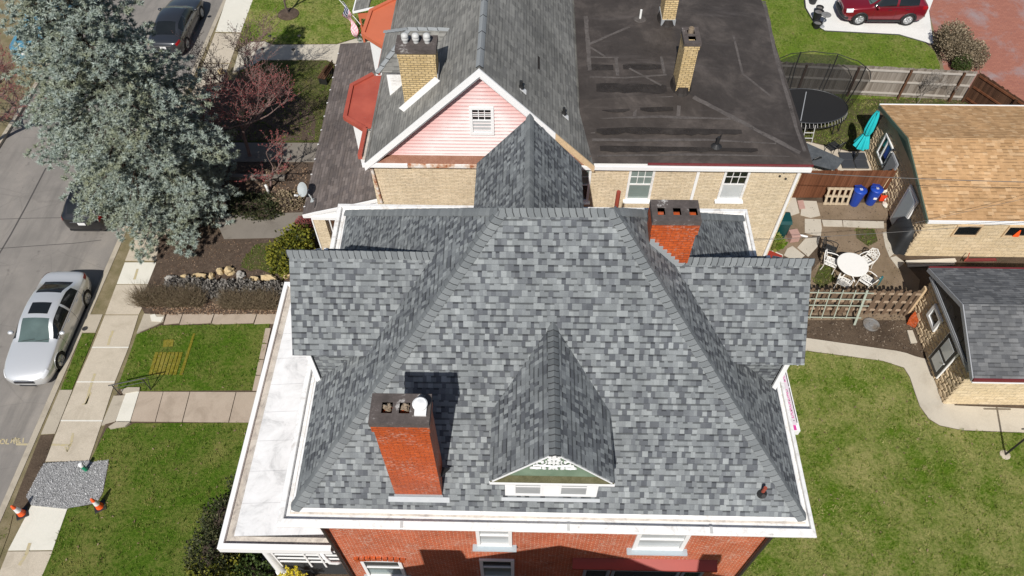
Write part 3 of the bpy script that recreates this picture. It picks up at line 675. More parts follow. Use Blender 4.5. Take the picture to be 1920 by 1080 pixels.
# wide chimney on the right hip
a0 = SY(1218, 440, 11.62); a1 = SY(1287, 498, 11.62); ct = SY(1224, 412, 11.62).z; x0, x1 = SY(1222, 420, 11.62).x+.04, SY(1316, 415, 11.62).x-.05
hs = [(x0+.10, x0+.27, 11.78, 12.0), (x0+.46, x0+.64, 11.78, 12.0), (x0+.83, x0+1.02, 11.78, 12.0)]
ch = stack('squat red brick chimney with a sooty three-hole crown', x0, x1, 11.62, 12.22, 9.3, ct-.14, ct, hs, 'brick_stack', ov=.04, band_=.34)
mb = MB(); nst = 9
for i in range(nst):
    xa = x0+(x1-x0)*i/nst; xb = x0+(x1-x0)*(i+1)/nst
    zt_ = ZE+1.093*(FR.x+.05-xa)+.13; mb.box(xa, xb-.001, 11.585-i*.0004, 11.612, zt_-.42, zt_+.02)
part('step_flashing', mb, 'flash_dark', ch)
# vent pipes
def pitched_vent(name, p, n, h, m, parent, r=.045, boot='pipe_black'):
    p = Vector(p); mb = MB(); mb.lathe([(.13, -.02), (.125, .03), (.08, .10), (.055, .16)], p, 14, ax=n); q = part(name, mb, boot, parent, True, 40)
    b2 = MB(); b2.bar(p, p+Z3*h, r, r*.97, 12); part('pipe', b2, m, q); return q
pitched_vent('roof_vent', (5.87, 7.02, 7.42), (0, -1.067, 1), .36, 'pipe_red', roof)
mb = MB(); mb.bar((2.16, 12.05, 11.7), (2.16, 12.05, 12.62), .05, .05, 12); part('vent_pipe', mb, 'pipe_red', roof)
# downpipes
mb = MB(); mb.tube([(-5.2, 6.66, 6.6), (-5.2, 6.68, 4), (-5.2, 6.68, 0.1)], .055, 8); dp = part('downpipe', mb, 'downpipe', H)
mb = MB(); mb.tube([(6.6, 6.66, 6.6), (6.6, 6.68, 4), (6.6, 6.68, 0.1)], .055, 8); part('downpipe', mb, 'downpipe', H)
mb = MB(); mb.tube([(-5.75, 6.75, 3.3), (-5.62, 6.62, 3.05), (-5.5, 6.55, 2.8), (-5.33, 6.58, 2.65), (-5.24, 6.62, 2.6)], .055, 8); part('drain_elbow', mb, 'white_plastic', H, True)
# front windows
W0 = ((0, WY0, 0), X3, -Y3)
window(H, *W0, -1.17, -.20, 3.97, 5.65, 'white_clean', 'glass_pale', .10, 'slate_sill', split=.5, wscreen='glass_pale')
window(H, *W0, 3.13, 4.55, 3.90, 5.55, 'white_clean', 'glass_pale', .12, 'slate_sill', split=.5, wscreen='glass_pale')
window(H, *W0, -4.72, -3.5, .85, 2.45, 'white_clean', 'glass', .10, 'slate_sill', split=.55, wscreen='glass_green')
window(H, *W0, -1.17, -.14, .9, 2.70, 'white_clean', 'glass', .10, 'slate_sill', split=.6, wscreen='glass_green')
for (a, b) in ((1.95, 2.75), (2.80, 4.85), (4.90, 5.55)): window(H, *W0, a, b, .5, 2.0, 'grey_trim', 'glass', .09, None, mid=False)
mb = MB()
for k in range(9):
    f = (k-4)/4; mb.obox((-4.11+f*.66, 6.70, 2.60-f*f*.10), Vector((1, 0, -f*.3)).normalized(), Y3, -.075, .068, 0, .09, -.10, .11, w=Vector((f*.3, 0, 1)).normalized())
part('brick_arch', mb, 'brick_stack', H)
mb = MB(); ay = S(1200, 1069, 2.80).y; mb.ext([(1.55, 6.776, 2.93), (5.72, 6.776, 2.97), (5.72, ay, 2.80), (1.55, ay, 2.80)], (0, 0, -.08)); part('awning', mb, 'red_paint', H)
# porch on the left (street) side: flat white roof on columns
PX0, PX1, PY0, PY1, PZ = -8.60, WX0-.003, 6.66, 16.2, 3.55
mb = MB(); mb.face([(PX0+.38, PY0+.38, PZ-.08), (PX1, PY0+.38, PZ-.08), (PX1, PY1-.36, PZ-.08), (PX0+.38, PY1-.36, PZ-.08)]); mb.v[1].z += .32; mb.v[2].z += .32
pr = part('porch_roof', mb, 'membrane_white', H)
mb = MB()
def fr(mb, o0, z0, o1, z1):
    R = lambda o, z: [(PX1, PY0+o, z), (PX0+o, PY0+o, z), (PX0+o, PY1-o, z), (PX1, PY1-o, z)]
    a, b = R(o0, z0), R(o1, z1)
    for i in range(3): mb.face([a[i], a[i+1], b[i+1], b[i]])
for (o0, z0), (o1, z1) in zip([(.02, PZ-.36), (0, PZ-.34), (0, PZ-.02), (.02, PZ), (.15, PZ), (.155, PZ-.1)], [(0, PZ-.34), (0, PZ-.02), (.02, PZ), (.15, PZ), (.155, PZ-.1), (.16, PZ-.12)]): fr(mb, o0, z0, o1, z1)
part('porch_fascia', mb, 'white_clean', pr)
mb = MB(); fr(mb, .155, PZ-.11, .26, PZ-.115); fr(mb, .26, PZ-.115, .38, PZ-.079); part('porch_gutter', mb, 'trough', pr)
mb = MB(); mb.box(PX0+.1, PX1, PY0+.1, PY1-.1, PZ-.37, PZ-.33); part('porch_ceiling', mb, 'white_clean', pr)
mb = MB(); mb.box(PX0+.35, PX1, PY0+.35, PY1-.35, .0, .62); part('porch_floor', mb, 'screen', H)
for yy in (PY0+.26, 11.4, PY1-.6):
    mb = MB(); mb.lathe([(.20, .62), (.20, .72), (.16, .75), (.12, 3.0), (.17, 3.06), (.17, 3.19)], (PX0+1.1 if yy < 8 else PX0+.5, yy, 0), 16); part('porch_column', mb, 'white_clean', H, True, 40)
mb = MB(); yy = PY0+.24
for z in (1.62, 1.95, 2.28, 2.62, 3.0): mb.box(-7.35, -5.36, yy-.02, yy+.02, z, z+.05)
for x in (-7.38, -6.45, -6.0): mb.box(x, x+.06, yy-.03, yy+.03, 1.2, 3.19)
part('porch_screen_frame', mb, 'white_clean', H)
mb = MB(); mb.box(-7.35, -5.36, yy+.04, yy+.05, .62, 3.18); part('porch_screen', mb, 'screen', H)
# unfinished little side roof on the right with foam board laid on it
mb = MB(); mb.box(WX1+.003, 8.74, 10.62, 13.45, 3.28, 3.55); sr = part('side_roof', mb, 'white_clean', H)
mb = MB(); mb.box(WX1+.01, 8.66, 10.80, 13.40, 3.552, 3.60); fb = part('foam_board', mb, 'foam', sr)
mb = MB(); mb.box(8.02, 8.62, 10.64, 10.80, 3.552, 3.585); part('foam_strip', mb, 'pink_ink', sr)
mb = MB()
for (a, b) in ((10.9, 12.15), (12.2, 13.1), (13.15, 13.4)): mb.box(8.662, 8.70, a, b, 3.551, 3.565)
part('edge_gap', mb, 'soot', sr)
mb = MB()
for (x, y) in ((8.59, 10.95), (8.59, 11.3), (8.59, 11.65), (8.59, 12.0), (8.58, 12.4), (8.58, 12.8), (8.58, 13.1)): mb.lathe([(.018, 3.6), (.016, 3.606), (0, 3.607)], (x, y, 0), 8)
part('washer', mb, 'soot', fb)
def text_mesh(name, body, size, Mx, m, parent, ext=.002):
    cu = bpy.data.curves.new(name, 'FONT'); cu.body = body; cu.size = size; cu.extrude = ext; cu.align_x = 'CENTER'; cu.resolution_u = 3
    o = bpy.data.objects.new(name, cu); SC.collection.objects.link(o); bpy.context.view_layer.update()
    me = bpy.data.meshes.new_from_object(o.evaluated_get(bpy.context.evaluated_depsgraph_get())); bpy.data.objects.remove(o)
    b = MB(); b.raw([Mx @ v.co for v in me.vertices], [list(p.vertices) for p in me.polygons]); bpy.data.meshes.remove(me)
    return part(name, b, m, parent)
for yc in (11.55, 12.85):
    text_mesh('lettering', 'DUROFOAM', .185, Matrix.Translation((8.605, yc, 3.603)) @ Matrix.Rotation(math.pi/2, 4, 'Z'), 'pink_ink', fb)
for yy in (10.75, 13.3):
    mb = MB(); mb.box(8.5, 8.64, yy-.07, yy+.07, 0, 3.28); part('post', mb, 'white_clean', H)
# ------------------------------------------------------------------ the buff brick house behind
B = thing('tan_brick_house', 'buff brick house with pink clapboard gable and black flat roof behind the red brick house', 'house', (2, 25, 0))
BY = 19.4; BX0, BX1 = -5.52, 9.86; YE = 40.0
mb = MB()
mb.face([(BX0, BY, 0), (BX1, BY, 0), (BX1, BY, 6.62), (BX0, BY, 6.62)]); mb.face([(BX1, BY, 0), (BX1, YE, 0), (BX1, YE, 6.7), (BX1, BY, 6.7)])
mb.face([(BX1, YE, 0), (BX0, YE, 0), (BX0, YE, 6.7), (BX1, YE, 6.7)]); mb.face([(BX0, YE, 0), (BX0, BY, 0), (BX0, BY, 6.7), (BX0, YE, 6.7)])
part('wall', mb, 'brick_tan', B)
AX, AZ = -1.43, 10.64; sL = (AZ-6.55)/(AX+5.64); sR = (AZ-6.63)/(2.42-AX)
zl = lambda x: 6.55+sL*(x+5.64)
zr_ = lambda x: AZ-sR*(x-AX)
# gable of lapped boards
mb = MB(); z = 6.72; h = .15
while z < AZ-.35:
    def xs(zz): t = AZ-.22-zz; return AX-t/sL, AX+t/sR
    a0, a1 = xs(z); b0, b1 = xs(min(z+h, AZ-.24)); yb, yt = BY+.0, BY+.045
    mb.face([(a0, yb, z), (a1, yb, z), (b1, yt, z+h), (b0, yt, z+h)]); mb.face([(a0, yt, z), (a1, yt, z), (a1, yb, z), (a0, yb, z)]); z += h
part('gable_siding', mb, 'pink', B)
mb = MB(); slab(mb, [(-5.64, 19.12, 6.55), (AX, 19.12, AZ), (AX, YE, AZ), (-5.64, YE, 6.55)], .08)
mb2 = MB(); slab(mb2, [(AX, 19.12, AZ), (2.42, 19.12, 6.63), (2.42, YE, 6.63), (AX, YE, AZ)], .08)
mb.raw(mb2.v, mb2.f); r2 = part('roof', mb, 'shingle_old', B)
nL, nR = Vector((-sL, 0, 1)), Vector((sR, 0, 1))
caps('r', (AX, 19.3, AZ), (AX, YE, AZ), nL, nR, r2, 'cap_old', w=.17, exp=.9, lift=.02)
mb = MB()
def rake(mb, xa, xb, y0, dz0, dz1, f, th=.05):
    mb.ext([(xa, y0, f(xa)+dz0), (xb, y0, f(xb)+dz0), (xb, y0, f(xb)+dz1), (xa, y0, f(xa)+dz1)], (0, th, 0))
XR_ = 1.02
rake(mb, -5.62, AX, 19.06, -.26, .03, zl); rake(mb, AX, XR_, 19.06, -.26, .03, zr_)
rake(mb, -5.5, AX, 19.13, -.36, -.262, zl, .2); rake(mb, AX, XR_, 19.13, -.36, -.262, zr_, .2)
part('rake_board', mb, 'white_clean', B)
mb = MB(); rake(mb, XR_+.003, 2.45, 19.07, -.24, .02, zr_); rake(mb, XR_+.003, 2.4, 19.13, -.34, -.242, zr_, .2); part('bare_rake_board', mb, 'raw_wood', B)
mb = MB(); mb.ext([(-5.2, 19.16, 6.60), (2.3, 19.16, 6.60), (2.3, BY+.05, 6.78), (-5.2, BY+.05, 6.78)], (0, 0, -.03)); part('copper_ledge', mb, 'copper', B)
mb = MB(); mb.box(-4.1, .6, 19.10, 19.16, 6.45, 6.59); part('rusty_gutter', mb, 'rust_white', B)
mb = MB(); mb.box(-5.7, -4.103, 19.08, 19.17, 6.45, 6.6); mb.box(.603, 10.0, 19.08, 19.17, 6.45, 6.6); mb.box(-5.6, 9.98, 19.17, BY-.003, 6.42, 6.50); part('eave_gutter', mb, 'white_clean', B)
# black flat roof, a very low hip
A_, B_, P_, Q_ = (1.97, 19.22, 6.66), (10.03, 19.22, 6.70), (5.9, 22.35, 7.25), (1.97, 21.9, 7.22)
mb = MB(); mb.face([A_, B_, P_, Q_]); mb.face([B_, (10.03, YE, 6.70), (5.9, YE, 7.25), P_]); mb.face([Q_, P_, (5.9, YE, 7.25), (1.97, YE, 7.22)])
mb.face([A_, Q_, (1.93, 21.9, 6.9), (1.93, 19.22, 6.5)]); mb.face([(10.03, 19.22, 6.7), (10.03, 19.22, 6.6), (10.03, YE, 6.6), (10.03, YE, 6.7)])
fr_ = part('flat_roof', mb, 'membrane_dark', B)
def onroof(x, y, dz=.004):
    p = S(x, y, 7.1)
    for k in range(6):
        zf = 6.66+(p.y-19.22)*.2/1.06 if p.y < 22.3 else 7.25
        zr2 = 7.25-(p.x-5.9)*.55/4.13 if p.x > 5.9 else 7.25-(5.9-p.x)*.0075
        zz = min(6.69+(p.y-19.22)*.179, zr2) if p.y < 22.35 else zr2
        p = S(x, y, zz+dz)
    return p
def seam(mb, pts, w, dz):
    P = [onroof(x, y, dz) for x, y in pts]
    for a, b in zip(P, P[1:]):
        d = (b-a).normalized(); s_ = d.cross(Z3).normalized()*w/2; n = max(2, int((b-a).length/.25)); pr_ = None
        for k in range(n+1):
            c = a.lerp(b, k/n); ka = 1+.3*noise.noise(c*1.7)+.35*noise.noise(c*4.1); kb = 1+.3*noise.noise(c*1.9+X3*9)+.35*noise.noise(c*4.3+X3*5); e_ = .7 if (k in (0, n) and w > .25) else 1
            cur = (c-s_*ka*e_, c+s_*kb*e_)
            if pr_: mb.face([pr_[0], cur[0], cur[1], pr_[1]])
            pr_ = cur
rs = random.Random(8)
mb = MB()
for pts, w in (([(1110, 262), (1200, 263), (1330, 262), (1455, 268)], .13), ([(1115, 220), (1240, 219), (1370, 222)], .15), ([(1108, 183), (1180, 182), (1262, 180)], .11), ([(1106, 144), (1170, 146), (1250, 140)], .10), ([(1100, 107), (1160, 108)], .09),
               ([(1500, 287), (1440, 256), (1370, 218), (1300, 182)], .22), ([(1155, 108), (1158, 142)], .14), ([(1192, 184), (1190, 218)], .14), ([(1273, 198), (1272, 218)], .13), ([(1240, 106), (1246, 142)], .10),
               ([(1432, 2), (1452, 100), (1472, 170), (1492, 240), (1508, 284)], .20), ([(1100, 85), (1180, 50)], .12), ([(1102, 86), (1135, 106)], .10), ([(1120, 292), (1290, 290), (1480, 292)], .10), ([(1375, 66), (1392, 138), (1445, 180)], .09), ([(1180, 128), (1240, 160)], .09), ([(1098, 30), (1106, 130), (1112, 250)], .16)): mb = MB(); seam(mb, pts, w, .005); part('roof_seam', mb, 'membrane_patch', fr_)
for pts, w in (([(1125, 278), (1420, 278)], .34), ([(1118, 241), (1390, 243)], .55), ([(1128, 202), (1180, 202)], .5), ([(1200, 201), (1262, 202)], .52), ([(1118, 164), (1250, 166)], .55), ([(1100, 126), (1150, 126)], .4), ([(1168, 125), (1240, 126)], .34)): mb = MB(); seam(mb, pts, w, .003); part('tar_band', mb, 'band_fade', fr_)
mb = MB(); mb.box(4.3, 10.04, 19.18, 19.22, 6.62, 6.70); part('drip_edge', mb, 'maroon', B)
def sx(x, y): return SY(x, y, BY).x
for (tl, tr, yt, yb, pane, ws) in ((1087, 1110, 313, 376, 'glass_green', 'glass'), (1181, 1230, 314, 374, 'glass_green', 'glass_green'), (1361, 1410, 314, 374, 'glass_dark', 'glass_pale')):
    x0 = sx(tl, yt) if tl > 1100 else sx(tr, yt)-.95; x1 = sx(tr, yt); z1 = SY(tr, yt, BY).z; z0 = SY(tr-14, yb, BY).z
    window(B, (0, BY, 0), X3, -Y3, x0, x1, z0, z1, 'white', pane, .085, 'white_clean', [('v', .33), ('v', .66), ('h', .5)], True, .5, wscreen=ws, sillw=.05, sillh=.045)
# small attic window in the pink gable
a, b = SY(879, 200, BY), SY(927, 252, BY)
window(B, (0, BY+.02, 0), X3, -Y3, a.x, b.x, b.z, a.z, 'white_clean', 'glass_dark', .10, None, [('v', .33), ('v', .66), ('h', .5)], True, .52, wscreen='glass_pale')
mb = MB(); t0, t1 = SY(1311, 310, BY), SY(1293, 382, BY); mb.box(t1.x-.05, t1.x+.05, BY-.06, BY-.003, .2, 6.43); part('downpipe', mb, 'white_clean', B)
mb = MB(); mb.tube([(9.75, 19.2, 6.5), (9.72, BY-.06, 6.3), (9.72, BY-.06, .1)], .06, 8); part('downpipe', mb, 'white_clean', B)
mb = MB(); mb.tube([(-5.62, 19.12, 6.5), (-5.45, BY-.07, 6.1), (-5.35, BY-.07, 4.4)], .05, 8); part('downpipe', mb, 'rust_white', B)
mb = MB()
for (x, y) in ((1465, 317), (1462, 328), (1473, 333), (1470, 321)):
    p = SY(x, y, BY); mb.blob(p-Y3*.06, .04, 8, 6, .1); mb.bar(p, p-Y3*.06, .012)
part('cable_bracket', mb, 'car_trim', B)
# chimneys
def chim_flat(lab, px0, px1, py, zt, y1add, holes):
    p0, p1 = onroof(px0, py, 0), onroof(px1, py, 0); y0 = p0.y; y1 = y0+y1add
    hs = [(p0.x+.12, p1.x-.12, y0+a, y0+b) for a, b in holes]
    mb = MB(); mb.box(p0.x, p1.x, y0, y1, 6.9, zt-.13); mb.box(p0.x-.025, p1.x+.025, y0-.025, y1+.025, zt-.30, zt-.132)
    c = part('chimney', mb, 'brick_tan_stack', B); c['label'] = lab
    mb = MB()
    for (ya, yb) in [(y0-.05, y0+holes[0][0])]+[(y0+holes[i][1], y0+holes[i+1][0]) for i in range(len(holes)-1)]+[(y0+holes[-1][1], y1+.05)]: mb.box(p0.x-.05, p1.x+.05, ya, yb, zt-.13, zt)
    for (a, b) in holes: mb.box(p0.x-.05, p0.x+.12, y0+a, y0+b, zt-.13, zt); mb.box(p1.x-.12, p1.x+.05, y0+a, y0+b, zt-.13, zt)
    part('chimney_crown', mb, 'crown', c); liners(hs, zt-.01, c)
    mb = MB(); mb.lathe([(.44, 0), (.4, .1), (.36, .28)], ((p0.x+p1.x)/2, (y0+y1)/2, p0.z-.04), 4 if False else 16, sx=.92, sy=1.45 if y1add > .8 else 1.2); part('chimney_flashing', mb, 'membrane_band', c)
    return c, p0, p1, y0
cz = SY(1281, 82, onroof(1265, 172, 0).y).z
c, p0, p1, y0 = chim_flat('slim buff chimney with a rusty pipe in its crown', 1266, 1291, 174, cz+.1, .86, [(.12, .36), (.5, .72)])
mb = MB(); mb.lathe([(.10, -.3), (.10, .16), (.085, .17), (.08, .1), (.07, -.2)], ((p0.x+p1.x)/2, y0+.61, cz+.1), 14); part('flue_pipe', mb, 'clay', c, True, 40)
c, p0, p1, y0 = chim_flat('second buff chimney farther back on the flat roof', 1240, 1264, 47, cz+.15, .86, [(.12, .36), (.5, .72)])
mb = MB(); mb.box(p0.x-.03, p1.x+.03, y0-.03, y0+.9, 6.95, 7.5); part('base_flashing', mb, 'flash', c)
p = onroof(1200, 36); mb = MB(); mb.bar(p, p+Z3*.42, .045, .045, 10); vp = part('vent_pipe', mb, 'pvc', B); mb = MB(); mb.lathe([(.26, 0), (.22, .03), (.06, .05)], p, 14); part('vent_boot', mb, 'membrane_patch', vp)
p = onroof(1343, 274); mb = MB(); mb.bar(p, p+Z3*.42, .05, .05, 8); mb.bar(p+Vector((.05, .03, 0)), p+Vector((.12, .1, .5)), .015); mb.lathe([(.2, 0), (.12, .05), (.05, .1)], p, 12); part('vent_pipe', mb, 'pipe_black', B)
def onR(x, y):
    r = _ray(x, y); n = Vector((sR, 0, 1)); t = ((AZ+sR*AX)-n.dot(CAM))/n.dot(r); return CAM+r*t
def onL(x, y):
    r = _ray(x, y); n = Vector((-sL, 0, 1)); t = ((6.55+sL*5.64)-n.dot(CAM))/n.dot(r); return CAM+r*t
for (x, y) in ((977, 165), (1057, 214)):
    p = onR(x, y); mb = MB(); mb.bar(p, p+Z3*.28, .055, .05, 10); mb.lathe([(.1, 0), (.07, .1)], p, 10); v_ = part('vent_pipe', mb, 'pipe_black', r2); mb = MB(); n_ = Vector((sR, 0, 1)).normalized()
    u_ = Vector((1, 0, -sR)).normalized(); mb.obox(p+n_*.006, u_, Y3, -.06, .24, -.13, .10, 0, .008, w=n_); part('vent_flange', mb, 'white_plastic', v_)
p = onR(1010, 116); n_ = Vector((sR, 0, 1)).normalized(); u_ = Vector((1, 0, -sR)).normalized(); mb = MB(); mb.obox(p, u_, Y3, -.05, .05, -.4, .3, .002, .01, w=n_); part('missing_shingle', mb, 'membrane_band', r2)
# chimney with three white pots on the left slope
cy = 20.3; x0, x1 = -4.12, -2.92; zt = 10.5
hs = [(-4.12+.2, -4.12+.24, cy+.2, cy+.24)]
mb = MB(); mb.box(x0, x1, cy, cy+.66, 7.0, zt-.16); mb.box(x0-.02, x1+.02, cy-.02, cy+.68, zt-.36, zt-.162); c3 = part('chimney', mb, 'brick_tan_stack', B); c3['label'] = 'buff chimney carrying three white metal flue caps'
mb = MB(); mb.box(x0-.06, x1+.06, cy-.06, cy+.72, zt-.16, zt); part('chimney_crown', mb, 'crown', c3)
for (x, y) in ((759, 80), (779, 81), (800, 81)):
    p = S(x, y+6, zt); mb = MB(); mb.lathe([(.085, 0), (.085, .10), (.115, .11), (.115, .16), (.095, .17), (.095, .2), (.12, .21), (.12, .26), (.10, .30), (.05, .33), (0, .335)], (p.x, cy+.33, zt+.002), 16); part('flue_cap', mb, 'galv', c3, True, 45)
mb = MB(); n_ = Vector((-sL, 0, 1)).normalized()
u_ = Vector((1, 0, sL)).normalized(); q = Vector((x0, cy-.012, zl(x0))); L_ = (x1-x0)/u_.x
mb.obox(q, u_, Y3, -.1, L_+.12, -.012, 0, -.05, .22, w=n_); mb.obox(Vector((x1+.012, cy, zl(x1))), Y3, X3, -.02, .7, 0, .012, -.1, .28); part('flashing', mb, 'white_clean', c3)
# hipped dormers on the left slope
def hip_dormer(dy):
    y0, y1, ze, zr = 22.08+dy, 23.95+dy, 8.42, 9.38; xo = -4.98; yc = (y0+y1)/2
    mb = MB(); mb.box(xo, -3.0, y0, y1, 7.0, ze); d = part('dormer', mb, 'white_clean', B)
    mb = MB()
    for k in range(12): zz = 7.1+k*.11; mb.box(xo+.1, -3.2, y0-.012, y0-.002, zz, zz+.1)
    part('siding', mb, 'white', d)
    e = .26; xr = -5.64+(zr-6.55)/sL; xe = -5.64+(ze-6.55)/sL; xh = xo+.85
    mb = MB()
    slab(mb, [(xo-e, y0-e, ze), (xe+.2, y0-e, ze), (xr+.1, yc, zr), (xh, yc, zr)], .05); slab(mb, [(xo-e, y1+e, ze), (xe+.2, y1+e, ze), (xr+.1, yc, zr), (xh, yc, zr)], .05); slab(mb, [(xo-e, y0-e, ze), (xo-e, y1+e, ze), (xh, yc, zr)], .05)
    r = part('dormer_roof', mb, 'shingle_old', d)
    nf_ = Vector((0, -1, 1.0)); nl_ = Vector((-1, 0, 1)); nb_ = Vector((0, 1, 1.0))
    caps('1', (xo-e, y0-e, ze+.02), (xh, yc, zr+.02), nf_, nl_, r, 'cap_old', .12, .3); caps('2', (xo-e, y1+e, ze+.02), (xh, yc, zr+.02), nb_, nl_, r, 'cap_old', .12, .3); caps('3', (xh, yc, zr+.02), (xr, yc, zr+.02), nf_, nb_, r, 'cap_old', .12, .3)
hip_dormer(0); hip_dormer(onL(722, 33).y-onL(728, 184).y)
# bays with flat painted tin roofs, and the painted eave rim
def bay(outer, m, zt=6.40):
    P = [S(x, y, zt) for x, y in outer]; inn = []
    c = sum(P, Vector())/len(P); c.x = -4.6
    for p in P: d = (c-p); inn.append(p+d.normalized()*.16)
    poly = P+[Vector((-5.45, P[-1].y, zt)), Vector((-5.45, P[0].y, zt))]
    mb = MB(); mb.face([(q.x, q.y, zt-.06) for q in inn]+[(-5.3, inn[-1].y, zt-.02), (-5.3, inn[0].y, zt-.02)]); b = part('bay_roof', mb, m, B)
    mb = MB()
    for i in range(len(P)-1):
        a, b2, ia, ib = P[i], P[i+1], inn[i], inn[i+1]
        mb.raw([a-Z3*.16, b2-Z3*.16, b2+Z3*.02, a+Z3*.02, ib+Z3*.02, ia+Z3*.02, ib-Z3*.07, ia-Z3*.07], [(0, 1, 2, 3), (3, 2, 4, 5), (5, 4, 6, 7)])
    part('bay_rim', mb, m, b)
    mb = MB(); mb.prism([(p.x+(c-p).normalized().x*.3, p.y+(c-p).normalized().y*.3) for p in P]+[(-5.5, P[-1].y-.2), (-5.5, P[0].y+.2)], 0, zt-.17); part('bay_wall', mb, 'white_clean', B)
bay([(682, 243), (643, 219), (656, 158), (697, 136)], 'red_tin'); bay([(722, 90), (677, 62), (692, 18), (745, -8)], 'orange_tin')
mb = MB(); a, b = S(667, 294, 6.42), S(681, 243, 6.42); mb.box(-5.95, -5.80, a.y, b.y, 6.3, 6.5); part('eave_rim', mb, 'red_tin', B); mb = MB(); mb.box(-5.80, -5.66, a.y, b.y, 6.28, 6.36); part('eave_trough', mb, 'trough', B)
mb = MB(); mb.box(-5.86, -5.76, S(697, 136, 6.42).y, 26.2, 6.3, 6.5); part('eave_rim', mb, 'red_tin', B)
# porch along the street side
q0, q1 = S(567, 402, 3.2), S(638, 82, 3.2); q2 = S(692, 78, 4.05); q3 = Vector((-5.53, q0.y+.12, 4.15)); q2 = Vector((-5.53, q2.y, 4.15))
mb = MB(); slab(mb, [q0, q1, q2, q3], .09); pr = part('porch_roof', mb, 'shingle_brown', B)
mb = MB(); d = (q1-q0).normalized(); mb.obox(q0-Z3*.10, d, d.cross(Z3), -.02, (q1-q0).length, .0, .08, -.02, .09)
for k in range(12): mb.obox(q0+d*(.4+k*.9), d, d.cross(Z3), 0, .03, -.02, .10, -.04, .015)
part('porch_gutter', mb, 'white_clean', pr)
mb = MB(); mb.ext([q0-Z3*.1, q3-Z3*.1, Vector((-5.53, q0.y+.1, 3.1)), q0-Z3*.22], (0, .05, 0)); mb.box(q0.x+.3, -5.53, q0.y-.03, q0.y+.2, 2.92, 3.09); mb.ext([q0-Z3*.02-Y3*.03, q3-Z3*.02-Y3*.15, q3-Z3*.16-Y3*.15, q0-Z3*.16-Y3*.03], (0, .05, 0)); part('porch_fascia', mb, 'white_clean', pr)
a, b = SY(584, 408, q0.y+.05), SY(608, 408, q0.y+.05); mb = MB(); mb.box(a.x, b.x, q0.y+.05, q0.y+.55, 0, 2.93); part('porch_column', mb, 'brick_tan', B)
mb = MB(); mb.box(a.x-.02, a.x+.03, q0.y+.02, q0.y+.049, 0, 2.92); mb.box(b.x+.002, b.x+.10, q0.y+.3, q0.y+.4, .6, 2.92); part('porch_trim', mb, 'white_clean', B)
mb = MB(); mb.box(q0.x+.2, -5.53, q0.y+.2, q1.y, 0, .55); part('porch_floor', mb, 'fence_dark', B)
mb = MB(); mb.box(q0.x+.25, -5.53, q0.y+.56, q0.y+.62, .55, 1.4); part('porch_wall', mb, 'brick_tan', B)
# far porch at the top of the picture
f0, f1 = S(663, 22, 3.3), S(690, 16, 3.55)
mb = MB(); slab(mb, [f0, f1, f1+Vector((.1, 4, 0)), f0+Vector((0, 4, 0))], .08); fp = part('far_porch_roof', mb, 'shingle_old', B)
mb = MB(); mb.box(f0.x-.06, f0.x, f0.y, f0.y+4, 3.2, 3.33); mb.obox(f0-Y3*.06, (f1-f0).normalized(), Y3, 0, 1.2, 0, .05, -.06, .04); part('gutter', mb, 'white_clean', fp)
mb = MB(); mb.box(f0.x+.2, f1.x+.6, f0.y+.02, f0.y+.1, 2.9, 3.2); mb.box(f0.x+.2, f0.x+.3, f0.y+.02, f0.y+.12, .4, 2.9); part('fascia', mb, 'orange_tin', fp)
# satellite dish on the porch roof edge
sp = S(577, 372, 3.3); dd = thing('satellite_dish', 'pale grey satellite dish on the corner of the brown porch roof', 'satellite dish', sp)
ax = Vector((-.62, -.62, .48)).normalized(); c0 = sp+Vector((-.12, .08, .42))
mb = MB(); mb.lathe([(0, -.06), (.12, -.05), (.24, -.025), (.33, .02), (.335, .025), (.32, .025), (.22, -.015), (0, -.045)], c0, 22, ax=ax, sx=1, sy=.86); part('reflector', mb, 'dish', dd, True, 50)
mb = MB(); mb.tube([c0-ax*.06, sp+Vector((.12, -.02, .2)), sp+Vector((.22, -.1, .02))], .025, 8); mb.tube([c0-ax*.05-Z3*.25, c0+ax*.35-Z3*.30], .018, 6); mb.box(sp.x+.14, sp.x+.32, sp.y-.2, sp.y, -.0+3.24, 3.31)
part('mast', mb, 'dish', dd); mb = MB(); mb.bar(c0+ax*.33-Z3*.30, c0+ax*.44-Z3*.26, .045, .04, 10); part('receiver', mb, 'white_plastic', dd)
mb = MB(); mb.tube([sp+Vector((.22, -.1, .05)), sp+Vector((.36, -.1, .1)), sp+Vector((.40, -.35, .1)), sp+Vector((.38, -.55, .06))], .012, 5); part('cable', mb, 'car_trim', dd)
# ------------------------------------------------------------------ block garages on the right
def rock_wall(mb, o, u, n, L, Hh, bw=.40, bh=.2, amp=.05, seed=1):
    rnd = random.Random(seed); o, u, n = Vector(o), Vector(u), Vector(n); rows = int(round(Hh/bh)); bh = Hh/rows
    for r in range(rows):
        x = -bw*(.5 if r % 2 else 0)
        while x < L-.01:
            a, b = max(0, x), min(L, x+bw); z0, z1 = r*bh, (r+1)*bh
            if b-a > .02:
                G_ = []
                for j in range(4):
                    for i in range(5):
                        e = (i in (0, 4)) or (j in (0, 3)); d = 0 if e else amp*rnd.uniform(.55, 1.25)
                        fu = (0, .14, .5, .86, 1)[i]; fz = (0, .22, .78, 1)[j]
                        G_.append(o+u*(a+(b-a)*fu)+Z3*(z0+(z1-z0)*fz)+n*d)
                mb.raw(G_, [(j*5+i, j*5+i+1, (j+1)*5+i+1, (j+1)*5+i) for j in range(3) for i in range(4)])
            x += bw
